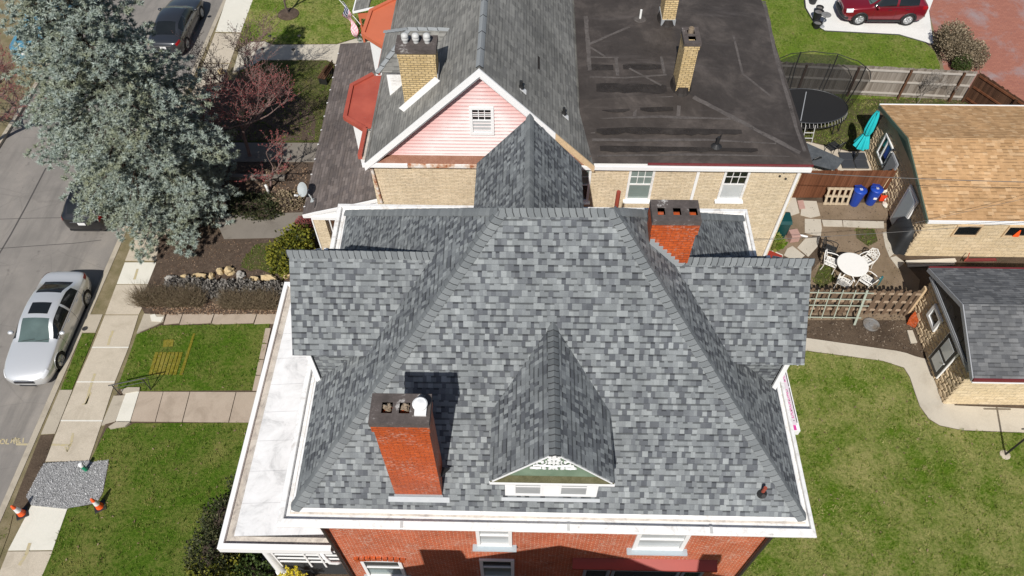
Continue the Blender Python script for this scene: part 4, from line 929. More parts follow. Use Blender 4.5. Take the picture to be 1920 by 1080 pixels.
def garage(name, label, wx, y0, y1, hw_, rx0, ye0, ye1, ze, zr, x1, rm, gable, trim, front_lip, back_lip, seed):
    t = thing(name, label, 'garage', (wx+4, (y0+y1)/2, 0)); yc = (ye0+ye1)/2 if wx < 16 else 24.35
    mb = MB(); rock_wall(mb, (wx, y1, 0), -Y3, -X3, y1-y0, hw_, seed=seed)
    part('block_wall', mb, 'block', t)
    mb = MB(); mb.face([(wx, y0, 0), (x1, y0, 0), (x1, y0, hw_), (wx, y0, hw_)]); mb.face([(x1, y1, 0), (wx, y1, 0), (wx, y1, hw_), (x1, y1, hw_)]); mb.face([(x1, y0, 0), (x1, y1, 0), (x1, y1, hw_), (x1, y0, hw_)]); part('wall', mb, 'block_front', t)
    mb = MB(); s_ = (zr-ze)/(yc-ye0); zg = lambda y: ze+((y-ye0)*s_ if y < yc else (ye1-y)*(zr-ze)/(ye1-yc))-.12
    gx = rx0+.05 if rx0 < 16 else wx-.06; mb.ext([(gx, y0, hw_-.02), (gx, y1, hw_-.02), (gx, y1, zg(y1)), (gx, yc, zr-.12), (gx, y0, zg(y0))], (.05, 0, 0)); part('gable', mb, gable if wx < 16 else 'block', t)
    if wx > 16: zb = 2.72; mb = MB(); mb.ext([(gx-.012, ye0+(zb+.12-ze)/s_, zb), (gx-.012, ye1-(zb+.12-ze)*(ye1-yc)/(zr-ze), zb), (gx-.012, yc, zr-.125)], (.01, 0, 0)); part('gable_panel', mb, gable, t)
    mb = MB(); slab(mb, [(rx0, ye0, ze), (x1+.3, ye0, ze), (x1+.3, yc, zr), (rx0, yc, zr)], .06); m2 = MB(); slab(m2, [(rx0, ye1, ze), (x1+.3, ye1, ze), (x1+.3, yc, zr), (rx0, yc, zr)], .06); mb.raw(m2.v, m2.f)
    r = part('roof', mb, rm, t)
    nf_, nb_ = Vector((0, -s_, 1)), Vector((0, s_, 1))
    mb = MB()
    mb.ext([(rx0-.04, ye0, ze-.02), (rx0-.04, yc, zr-.02), (rx0-.04, yc, zr-.2), (rx0-.04, ye0, ze-.2)], (.06, 0, 0)); mb.ext([(rx0-.04, ye1, ze-.02), (rx0-.04, yc, zr-.02), (rx0-.04, yc, zr-.2), (rx0-.04, ye1, ze-.2)], (.06, 0, 0)); part('rake_board', mb, trim, t)
    mb = MB(); mb.box(rx0-.02, x1+.3, ye0-.07, ye0-.003, ze-.13, ze+.01); part('gutter', mb, front_lip, t); mb = MB(); mb.box(rx0-.02, x1+.3, ye1+.003, ye1+.06, ze-.1, ze+.02); part('gutter', mb, back_lip, t)
    return t, r
GO, ro = garage('tan_roof_garage', 'cream block garage with tan shingled roof and dark green gable trim', 16.42, 20.72, 27.25, 2.38, 16.20, 20.44, 27.5, 2.58, 3.42, 27, 'shingle_tan', 'green_trim', 'green_trim', 'white_clean', 'white_clean', 4)
mb = MB()
for sg, k_ in ((-1, .21), (1, .265)): mb.ext([(16.2, 24.35, 3.434), (27.3, 24.35, 3.434), (27.3, 24.35+sg*.15, 3.434-k_*.15), (16.2, 24.35+sg*.15, 3.434-k_*.15)], (0, 0, -.012))
part('ridge_cap', mb, 'shingle_tan', ro)
GG, rg = garage('grey_roof_garage', 'small cream block garage with charcoal shingled roof and black gable', 15.74, 13.58, 17.80, 2.36, 15.52, 13.22, 18.05, 2.52, 3.52, 27, 'shingle_dark', 'car_trim', 'grey_trim', 'maroon', 'maroon', 9)
mb = MB(); mb.box(15.50, 27.3, 13.13, 13.20, 2.33, 2.38); part('gutter_lip', mb, 'white_clean', GG)
mb = MB()
s_ = (3.52-2.52)/2.415
mb.box(15.52, 15.74, 13.6, 17.78, 2.26, 2.36); mb.box(15.535, 15.565, 13.6, 17.78, 2.361, 2.43); part('gable_sill', mb, 'grey_trim', GG)
mb = MB()
for k in range(5): mb.box(15.555, 15.568, 14.7+k*.45, 14.72+k*.45, 2.45, 2.8)
part('gable_board', mb, 'car_trim', GG)
def pan_door(t, o, u, n, a0, a1, z0, z1, frame, panel, two, lab, bd=.09, trim='white_clean'):
    mb = MB(); mb.obox(o, u, n, a0-bd, a1+bd, .02, .085, z0, z1+bd); d = part('door', mb, trim, t); d['label'] = lab
    mb = MB(); mb.obox(o, u, n, a0, a1, .086, .10, z0+.02, z1); lf = part('door_leaf', mb, frame, d)
    mb = MB(); e = .14
    if two: zm = (z0+z1)/2; mb.obox(o, u, n, a0+e, a1-e, .101, .112, z0+.2, zm-.08); mb.obox(o, u, n, a0+e, a1-e, .101, .112, zm+.08, z1-e)
    elif panel != frame: mb.obox(o, u, n, a0+.06, a1-.06, .101, .108, z0+.1, z1-.06)
    if mb.v: part('door_panel', mb, panel, d)
    mb = MB(); q = Vector(o)+Vector(u)*(a0+.1)+Vector(n)*.13+Z3*((z0+z1)/2-.05); mb.blob(q, .035, 8, 6, 0); part('handle', mb, 'spring', d)
UG = ((16.355, 0, 0), Y3, -X3)
pan_door(GO, *UG, 21.80, 22.66, .12, 2.18, 'glass_pale', 'slate_sill', False, 'white storm door with pale glass')
pan_door(GO, *UG, 24.25, 24.95, .05, 1.95, 'grey_trim', 'grey_trim', False, 'plain grey door', .05, 'grey_trim')
w = window(GO, *UG, 25.15, 26.2, .9, 2.05, 'white_clean', 'glass_dark', .07, None, proud=.05, mid=False); mb = MB(); mb.obox(*UG, 25.72, 25.80, .013, .045, .98, 1.97); part('mullion', mb, 'white_clean', w)
mb = MB(); mb.obox(*UG, 25.3, 25.62, .014, .02, 1.25, 1.9); part('blue_curtain', mb, 'bin_blue', w)
for (x, y) in ((1790, 430), (1885, 432)):
    p = SY(x, y, 20.72); w = window(GO, (0, 20.72, 0), X3, -Y3, p.x, p.x+1.05, 1.35, 2.02, 'raw_wood', 'glass_dark', .06, None, mid=False)
    mb = MB()
    if x > 1850: mb.lathe([(.14, 1.42), (.03, 1.8)], (p.x+.55, 20.72-.06, 0), 10, sy=.25); part('cone_behind_glass', mb, 'orange', w)
mb = MB()
for (y, z) in ((25.0, 2.15), (25.05, 1.55), (25.1, 1.15)): mb.blob((16.3, y, z), .06, 8, 6, .1)
part('wall_lamp', mb, 'car_trim', GO)
UG2 = ((15.675, 0, 0), Y3, -X3)
pan_door(GG, *UG2, 14.50, 15.36, .34, 2.10, 'car_trim', 'glass_pale', True, 'black door with two pale panels', .04)
window(GG, *UG2, 16.05, 16.85, 1.12, 1.85, 'white_clean', 'glass_dark', .13, None, mid=False, proud=.06)
# ------------------------------------------------------------------ the house next door (only its gable and chimneys throw shade into view)
N_ = thing('neighbour_house', 'gabled brick house on the near side whose shadow falls on the red brick front', 'house', (0, -4, 0))
mb = MB(); mb.box(-4.9, 4.7, -9, .85, 0, 7.9); part('wall', mb, 'brick_tan', N_)
mb = MB(); zz = lambda x: 10.44-.5*abs(x+.1)
slab(mb, [(-5.3, 1.0, zz(-5.3)), (-.1, 1.0, 10.44), (-.1, -9.3, 10.44), (-5.3, -9.3, zz(-5.3))], .12); m2 = MB(); slab(m2, [(5.1, 1.0, zz(5.1)), (-.1, 1.0, 10.44), (-.1, -9.3, 10.44), (5.1, -9.3, zz(5.1))], .12); mb.raw(m2.v, m2.f); part('roof', mb, 'shingle_old', N_)
mb = MB(); mb.ext([(-4.9, .80, 7.8), (4.7, .80, 7.8), (4.7, .80, zz(4.7)-.1), (-.1, .80, 10.3), (-4.9, .80, zz(-4.9)-.1)], (0, .05, 0)); part('gable', mb, 'white_clean', N_)
for (a, b, y, zt) in ((-4.15, -2.95, .2, 10.2), (3.9, 4.45, .2, 10.25)):
    mb = MB(); mb.box(a, b, y, y+.5, 6, zt); part('chimney', mb, 'brick_tan_stack', N_)
# ------------------------------------------------------------------ ground
def sheet(name, px, z, m, th=.08, kind='structure'):
    P = [S(x, y, z) for x, y in px]; mb = MB(); mb.prism([(p.x, p.y) for p in P], z-th, z); o = mb.build(name, M[m]); tag(o, kind=kind); return o, [(p.x, p.y) for p in P]
def wsheet(name, pts, z, m, th=.08):
    mb = MB(); mb.prism(pts, z-th, z); return struct(name, mb, M[m])
wsheet('ground', [(-75, -30), (75, -30), (75, 110), (-75, 110)], -.24, 'soil', .1)
SZ = -.06
wsheet('street', [(-25.7, -20), (-17.86, -20), (-17.86, 90), (-25.7, 90)], -.20, 'asphalt', .03)
wsheet('kerb', [(-17.855, -20), (-17.64, -20), (-17.64, 90), (-17.855, 90)], SZ-.005, 'kerb', .17)
wsheet('verge', [(-17.637, -20), (-15.31, -20), (-15.31, 90), (-17.637, 90)], SZ-.03, 'verge', .12)
wsheet('kerb', [(-25.9, -20), (-25.705, -20), (-25.705, 90), (-25.9, 90)], SZ-.005, 'kerb', .17)
wsheet('verge', [(-40, -20), (-25.905, -20), (-25.905, 90), (-40, 90)], SZ-.03, 'verge', .12)
wsheet('yard', [(-15.3, -20), (60, -20), (60, 90), (-15.3, 90)], -.034, 'soil', .12)
# sidewalk slabs
slabs = [([(143.5, 717), (215, 717), (192, 788), (114.5, 787)], 'walk_old'), ([(114, 789.5), (191.4, 790.5), (166, 865), (85, 865)], 'walk_old'), ([(172, 652.5), (240.5, 652.5), (215.6, 715), (144.3, 715)], 'walk_old'),
         ([(196.6, 591), (259.5, 591), (241.3, 650), (173, 650)], 'walk_old'), ([(218, 534), (288, 534), (260.2, 589), (197.4, 589)], 'walk_old'), ([(234, 492), (296, 492), (289, 532), (219, 532)], 'walk_new'),
         ([(58.5, 948), (127, 951), (98.5, 1031), (15, 1032)], 'walk_new'), ([(14.5, 1034), (98, 1033.5), (72, 1110), (-16, 1110)], 'walk_old'), ([(424.8, -3), (475, -3), (451.5, 60), (404, 59)], 'walk_new')]
for px, m in slabs: sheet('sidewalk', px, SZ, m)
a0, a1, b0, b1 = S(404, 61, SZ), S(451, 62, SZ), S(234, 490, SZ), S(296, 490, SZ)
for i in range(6):
    f0, f1 = i/6+.003, (i+1)/6-.003
    mb = MB(); mb.prism([tuple(a0.lerp(b0, f0))[:2], tuple(a1.lerp(b1, f0))[:2], tuple(a1.lerp(b1, f1))[:2], tuple(a0.lerp(b0, f1))[:2]], SZ-.08, SZ); struct('sidewalk', mb, M['walk_old'])
mb = MB()
for (x0, y0, x1, y1) in ((114, 788.6, 192, 789), (143.8, 716, 215, 716), (172.5, 651.2, 241, 651.2)):
    a, b = S(x0, y0, SZ), S(x1, y1, SZ); mb.obox(a, (b-a).normalized(), Vector((0, 1, 0)), 0, (b-a).length, -.025, .025, -.02, .004)
struct('joint_filler', mb, M['white_seam'])
for px in ([(167, 589.5), (192.6, 589.5), (178.6, 623), (154, 623)], [(112, 731), (135.5, 731), (103, 812.6), (76.7, 814)]): sheet('sidewalk', px, SZ-.003, 'kerb')
LAWNS = []
def lawn(px, z, m, tuft=1.0, dry=False, name='lawn'):
    o, P = sheet(name, px, z, m, .1); LAWNS.append((P, z, tuft, dry)); return o
lawn([(154, 625), (178.5, 625), (135, 730), (114, 730)], SZ+.006, 'lawn', .9)
sheet('bare_verge', [(76, 816), (102, 814), (84, 867), (74, 884), (50, 932), (57, 946), (30, 960), (22, 952)], SZ-.012, 'soil')
lawn([(-8, 1010), (24, 965), (16, 1000), (-6, 1060)], SZ-.004, 'verge', .5, True)
gpx = [(84, 868), (204, 862), (192, 925), (181, 943), (123, 954), (58, 947), (49, 931), (74, 883)]
_, GP = sheet('gravel_bed', gpx, -.022, 'gravel_base')
lawn([(200, 803), (236, 801), (252, 793.5), (474, 792.5), (500, 1100), (70, 1100), (98.5, 1034), (127.5, 953), (181, 945.5), (193.5, 925), (206, 861), (168, 866)], 0, 'lawn', 1.0)
lawn([(220, 727), (256, 627), (301, 610.5), (506, 606.5), (473, 731), (262, 732.5)], 0, 'lawn', 1.0)
for k in range(7):
    u0 = 291+k*7.6; sheet('yellowed_patch', [(u0, 660), (u0+6.2, 660), (u0+5.2-11.5, 702), (u0-12.5, 702)], .034, 'dead_grass', .03)
sheet('yellowed_patch', [(307, 637), (326, 636), (324, 649), (305, 650)], .03, 'dead_grass', .03)
sheet('yellowed_patch', [(362, 625), (366, 625), (342, 703), (336, 703)], .026, 'dead_grass', .03)
# walkway, steps and edging of the red brick house
for px in ([(262, 734), (305.5, 734.5), (290.5, 790), (245, 789.5)], [(306.5, 734.5), (355.5, 734.5), (341, 790.5), (291.8, 790)], [(356.8, 734.5), (442, 735), (428, 791.5), (342.5, 790.5)], [(443.3, 735), (490, 735), (476, 792), (429.5, 791.5)]): sheet('walkway', px, .008, 'walk_stone')
sheet('step', [(237, 734), (260.8, 734), (243.8, 789.5), (217, 789)], .035, 'walk_new', .14); sheet('step', [(213, 742), (235.5, 741), (216, 790), (190, 797)], -.02, 'kerb', .1)
sheet('step', [(226, 731), (240, 726), (262, 726), (261, 732.5), (230, 738)], .06, 'kerb', .16); sheet('step', [(203, 800), (217, 791), (243, 791), (234, 799), (206, 804)], .06, 'kerb', .16)
for i in range(4):
    f0, f1 = i/4+.01, (i+1)/4-.01; lp = lambda a, b, f: (a[0]+(b[0]-a[0])*f, a[1]+(b[1]-a[1])*f)
    sheet('edging_stone', [lp((498, 614), (473, 733), f0), lp((508, 614), (482, 733), f0), lp((508, 614), (482, 733), f1), lp((498, 614), (473, 733), f1)], .02, 'walk_stone')
for (a, b) in ((309, 338), (339, 397), (398.5, 477), (478.5, 540)): sheet('walkway', [(a+4, 589), (b+4, 588.5), (b-2, 605), (a-2, 608)], .008, 'walk_stone')
sheet('walkway', [(270, 588), (309, 590), (306, 602), (290, 610), (256, 624)], .01, 'kerb'); sheet('walkway', [(281, 591), (290, 588.5), (294, 594), (307, 594), (302, 603), (284, 602)], .03, 'walk_new', .04)
# the planted strip and the yard of the buff house
sheet('planting_bed', [(292, 495), (300, 440), (640, 440), (640, 520), (560, 590), (310, 588), (270, 586), (262, 570)], -.008, 'mulch')
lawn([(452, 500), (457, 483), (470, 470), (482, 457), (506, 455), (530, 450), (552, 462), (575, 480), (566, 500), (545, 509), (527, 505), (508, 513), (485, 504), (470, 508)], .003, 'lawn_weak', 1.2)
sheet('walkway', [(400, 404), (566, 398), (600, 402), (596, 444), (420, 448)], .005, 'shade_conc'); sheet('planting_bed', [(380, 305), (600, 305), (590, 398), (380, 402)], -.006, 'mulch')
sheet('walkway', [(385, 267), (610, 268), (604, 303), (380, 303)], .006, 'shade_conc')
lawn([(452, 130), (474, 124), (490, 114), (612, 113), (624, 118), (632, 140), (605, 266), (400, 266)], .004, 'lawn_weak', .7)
sheet('planting_bed', [(380, 160), (430, 150), (480, 152), (540, 163), (580, 195), (592, 225), (590, 263), (400, 264)], .008, 'mulch', .03)
sheet('walkway', [(449, 92), (470, 79), (495, 77.5), (512, 84), (632, 83), (668, 72), (700, 72), (690, 100), (640, 120), (626, 118), (612, 111.5), (490, 112), (470, 124), (436, 136)], .008, 'path_conc')
lawn([(475.5, -5), (452, 62), (452, 78), (470, 76), (495, 75), (512, 82), (632, 81), (668, 70), (720, 70), (740, -5)], .004, 'lawn_dry', .9)
mb = MB()
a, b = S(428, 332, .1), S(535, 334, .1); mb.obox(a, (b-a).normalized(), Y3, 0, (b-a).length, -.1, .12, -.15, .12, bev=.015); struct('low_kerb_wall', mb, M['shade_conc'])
# back yards on the right
wsheet('back_yard', [(6.9, -20), (60, -20), (60, 90), (6.9, 90)], -.012, 'soil', .09)
lawn([(1380, 655), (1506, 657.6), (1655, 677), (1694, 690), (1705, 707), (1715, 737), (1724, 762), (1741, 786), (1762, 798.5), (1805, 807.5), (1920, 812), (2700, 838), (2900, 1500), (1200, 1500), (1290, 1130)], .004, 'lawn_dry', 1.0, True)
sheet('back_path', [(1420, 622), (1508, 633), (1681, 657.7), (1700, 662), (1716, 668), (1765, 680), (1790, 760), (1920, 766), (2500, 775), (2500, 832), (1920, 810.5), (1805, 806), (1762.5, 797), (1742, 784.5), (1725, 761), (1716, 736), (1706, 706), (1695, 688.5), (1655, 675.7), (1506, 656), (1400, 642)], .012, 'path_conc')
sheet('tan_soil', [(1540, 418), (1662, 418), (1672, 470), (1698, 495), (1725, 525), (1712, 600), (1510, 600), (1490, 545), (1538, 490)], -.004, 'soil_tan', .03)
sheet('tan_soil', [(1380, 380), (1680, 380), (1660, 412), (1540, 411), (1508, 470), (1400, 500)], -.006, 'soil_tan', .03)
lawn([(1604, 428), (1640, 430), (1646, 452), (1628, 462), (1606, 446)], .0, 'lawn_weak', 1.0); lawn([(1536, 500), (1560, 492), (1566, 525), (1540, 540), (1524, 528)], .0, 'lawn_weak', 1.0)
for px in ([(1472, 364), (1491, 367), (1499, 399), (1484, 404), (1466, 399)], [(1504, 376), (1531, 377), (1538, 404), (1520, 408), (1501, 403)], [(1509, 410), (1539, 411), (1541, 428), (1539, 442), (1524, 440), (1509, 436)], [(1537, 445), (1533, 462), (1516, 481), (1495, 464), (1510, 447)], [(1486, 461), (1509, 479), (1495, 491), (1470, 478), (1476, 466)]): sheet('stepping_stone', px, .02, 'path_conc', .06)
for px in ([(1541, 412), (1579, 413), (1580, 425), (1544, 424)], [(1580.5, 413), (1657, 415), (1658, 428), (1581.5, 425)]): sheet('back_path', px, .018, 'path_conc', .06)
sheet('brick_paver', [(1495, 376), (1506, 375), (1510, 391), (1499, 392)], .03, 'terracotta_pink', .06)
for px in ([(1655, 436), (1664, 434), (1676, 476), (1668, 482), (1660, 462)], [(1669, 483), (1680, 480), (1697, 492), (1684, 503)]): sheet('edging_stone', px, .02, 'path_conc', .06)
sheet('patio', [(1470, 268), (1516, 266), (1590, 284), (1650, 284), (1662, 328), (1460, 330)], .006, 'patio')
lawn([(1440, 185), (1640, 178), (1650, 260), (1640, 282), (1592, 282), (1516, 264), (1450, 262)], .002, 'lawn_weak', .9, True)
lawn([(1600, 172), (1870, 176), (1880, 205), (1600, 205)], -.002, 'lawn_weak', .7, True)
lawn([(1380, -30), (1505, -30), (1510, 15), (1529, 48), (1545, 58.5), (1600, 61.5), (1685, 66), (1735, 80), (1752, 96), (1762, 120), (1770, 185), (1440, 185)], .004, 'lawn_fresh', 1.0)
sheet('parking_pad', [(1506, -40), (1765, -40), (1742, 20), (1750, 82), (1735, 78.5), (1686, 64.5), (1600, 60), (1546, 57), (1530, 46.5), (1511.5, 14)], .01, 'white_pad')
sheet('driveway', [(1735, -60), (1744, 30), (1770, 130), (1860, 230), (2200, 260), (2200, -60)], .004, 'stamped')
pp = [S(x, y, .012) for x, y in ((1504, -30), (1509.5, 14.5), (1529, 47.5), (1546, 58), (1600, 60.8), (1686, 65.3), (1735, 79.5), (1750, 86))]
mb = MB()
for a, b in zip(pp, pp[1:]): mb.bar(a, b, .035, .035, 6)
struct('edging_strip', mb, M['black_plastic'])
lawn([(1745, 20), (1760, 60), (1850, 130), (1846, 180), (1760, 180), (1742, 80)], -.001, 'verge', .4, True)
# tar cracks, utility paint
def ribbon(mb, px, w, z, wob=0.0):
    P = [S(x, y, z) for x, y in px]
    for a, b in zip(P, P[1:]):
        d = (b-a).normalized(); s_ = d.cross(Z3)*w/2; mb.face([a-s_, b-s_, b+s_, a+s_])
mb = MB(); ribbon(mb, [(-4, 411), (60, 409), (128, 408)], .03, -.196); ribbon(mb, [(-4, 466), (80, 460), (140, 456), (190, 450)], .035, -.196); ribbon(mb, [(86, 315), (50, 385), (20, 440), (-4, 480)], .07, -.196)
struct('tar_crack', mb, M['tar'])
mb = MB(); zz = SZ+.004
ribbon(mb, [(212, 620), (206, 634), (203, 647)], .10, zz); ribbon(mb, [(178, 700), (168, 730), (161, 758)], .10, zz); ribbon(mb, [(154, 758), (161, 757), (171, 735)], .06, zz); ribbon(mb, [(137, 812), (133, 832), (125, 845)], .09, zz); ribbon(mb, [(97, 833.5), (130, 835)], .08, zz); ribbon(mb, [(122, 838), (126, 847), (134, 829)], .05, zz)
ribbon(mb, [(56, 1018), (49, 1040), (36, 1060)], .11, zz); ribbon(mb, [(258, 504), (252, 524)], .10, zz)
ribbon(mb, [(30, 833), (66, 833.5)], .08, -.195)
for k, px in enumerate(([(0, 832), (2, 824), (8, 824), (9, 831), (2, 832)], [(13, 823), (11, 832), (17, 832)], [(20, 831), (24, 822), (27, 831)], [(31, 831), (32, 822), (38, 824), (33, 827), (39, 831)], [(43, 830), (44, 821)], [(29, 820), (27, 832)])): ribbon(mb, px, .05, -.195)
struct('paint_marking', mb, M['yellow_paint'])
# ------------------------------------------------------------------ stuff: turf blades, gravel chips, leaf litter
def inside(P, x, y):
    c = False; n = len(P); j = n-1
    for i in range(n):
        if (P[i][1] > y) != (P[j][1] > y) and x < (P[j][0]-P[i][0])*(y-P[i][1])/(P[j][1]-P[i][1])+P[i][0]: c = not c
        j = i
    return c
def scatter(P, dens, rnd, lim=(-18, 30, 4, 48)):
    xs_ = [p[0] for p in P]; ys_ = [p[1] for p in P]; x0, x1, y0, y1 = max(min(xs_), lim[0]), min(max(xs_), lim[1]), max(min(ys_), lim[2]), min(max(ys_), lim[3])
    for _ in range(int((x1-x0)*(y1-y0)*dens)):
        x, y = rnd.uniform(x0, x1), rnd.uniform(y0, y1)
        if inside(P, x, y): yield x, y
rnd = random.Random(5)
for dry in (False, True):
    mb = MB(); V, Fc = [], []
    for P, z, tu, dr_ in LAWNS:
        if dr_ != dry: continue
        for x, y in scatter(P, 95*tu, rnd, (-18, 22, 5.2, 42)):
            nv = noise.noise(Vector((x*.9, y*.9, 3)))+.5*noise.noise(Vector((x*3, y*3, 7)))
            if nv < -.30 or WX0-3 < x < WX1 and 6.5 < y < 16: continue
            for k in range(3):
                a = rnd.uniform(0, 6.28); l = rnd.uniform(.03, .075)*(1+.4*nv); w = rnd.uniform(.008, .016); ox, oy = rnd.uniform(-.04, .04), rnd.uniform(-.04, .04); ln = rnd.uniform(.3, 1.1)*l
                ca, sa = math.cos(a), math.sin(a); b = len(V)
                V += [(x+ox-sa*w, y+oy+ca*w, z-.002), (x+ox+sa*w, y+oy-ca*w, z-.002), (x+ox+ca*ln, y+oy+sa*ln, z+l)]; Fc.append((b, b+1, b+2))
    for P, z, tu, dr_ in LAWNS:
        if dr_ != dry: continue
        for x, y in scatter(P, 5*tu, rnd, (-18, 22, 5.2, 42)):      # ranker clumps standing over the sward
            if WX0-3 < x < WX1 and 6.5 < y < 16: continue
            R0 = rnd.uniform(.04, .12)
            for k in range(14):
                a = rnd.uniform(0, 6.28); q = rnd.uniform(0, R0); l = rnd.uniform(.05, .11); w = rnd.uniform(.008, .015); ln = rnd.uniform(.2, 1.0)*l; px_, py_ = x+math.cos(a*3)*q, y+math.sin(a*3)*q
                ca, sa = math.cos(a), math.sin(a); b = len(V); V += [(px_-sa*w, py_+ca*w, z-.002), (px_+sa*w, py_-ca*w, z-.002), (px_+ca*ln, py_+sa*ln, z+l)]; Fc.append((b, b+1, b+2))
    mb.raw(V, Fc); o = mb.build('grass', M['blade_dry' if dry else 'blade']); tag(o, 'short dry mottled grass blades over the back lawns' if dry else 'short green grass blades over the front lawns', 'grass', kind='stuff')
mb = MB()
for x, y in scatter(GP, 1500, rnd):
    s_ = rnd.uniform(.014, .032); q = [Vector((rnd.uniform(-1, 1), rnd.uniform(-1, 1), rnd.uniform(-.4, .9))) for _ in range(4)]
    mb.raw([Vector((x, y, -.014))+v*s_ for v in q], [(0, 1, 2), (0, 3, 1), (1, 3, 2), (0, 2, 3)])
tag(mb.build('gravel', M['gravel']), 'loose grey limestone chips filling the missing sidewalk slab', 'gravel', kind='stuff')
mb = MB()
def litter(px, dens, sz, z=.0):
    P = [tuple(S(x, y, z))[:2] for x, y in px]
    for x, y in scatter(P, dens, rnd):
        c = Vector((x, y, z+rnd.uniform(.004, .03))); a = Vector((rnd.uniform(-1, 1), rnd.uniform(-1, 1), rnd.uniform(-.3, .3))).normalized(); b = a.cross(Vector((rnd.uniform(-.4, .4), rnd.uniform(-.4, .4), 1))).normalized(); s_ = sz*rnd.uniform(.6, 1.4)
        mb.face([c-a*s_, c+b*s_*.5, c+a*s_, c-b*s_*.5])
litter([(268, 572), (535, 568), (528, 589), (300, 592)], 260, .045); litter([(300, 450), (640, 450), (560, 535), (300, 535)], 60, .03); litter([(290, 530), (540, 530), (535, 590), (280, 590)], 90, .04); litter([(390, 225), (480, 200), (470, 262), (400, 262)], 60, .06)
for _ in range(260):
    e_ = rnd.random(); x = rnd.uniform(-5.4, 6.8); y = 6.62-rnd.uniform(.12, .26); c = Vector((x, y, 6.885)); a = Vector((rnd.uniform(-1, 1), rnd.uniform(-1, 1), .1)).normalized(); b = a.cross(Z3).normalized(); s_ = rnd.uniform(.008, .03); mb.face([c-a*s_, c+b*s_*.5, c+a*s_, c-b*s_*.5])
for P_, z_, tu_, dr_ in LAWNS:
    for x, y in scatter(P_, 2.2, rnd, (-18, 22, 5.2, 42)):
        c = Vector((x, y, z_+.05)); a = Vector((rnd.uniform(-1, 1), rnd.uniform(-1, 1), rnd.uniform(-.3, .3))).normalized(); b = a.cross(Z3).normalized(); s_ = rnd.uniform(.02, .055); mb.face([c-a*s_, c+b*s_*.45, c+a*s_, c-b*s_*.45])
litter([(400, 310), (580, 310), (570, 396), (400, 396)], 90, .05); litter([(1620, 172), (1860, 180), (1850, 200), (1620, 200)], 40, .05)
tag(mb.build('leaf_litter', M['leaf_litter']), 'brown dead leaves lying along the hedge and beds', 'leaf litter', kind='stuff')
mb = MB()
litter([(1505, 585), (1715, 592), (1770, 670), (1690, 655), (1505, 630)], 70, .045); litter([(1500, 385), (1660, 385), (1690, 500), (1710, 590), (1510, 590)], 28, .03); litter([(50, 930), (100, 815), (84, 867), (58, 946)], 80, .03, SZ)
tag(mb.build('soil_litter', M['twig_litter']), 'twigs and crumbs scattered over the bare soil', 'twig litter', kind='stuff')
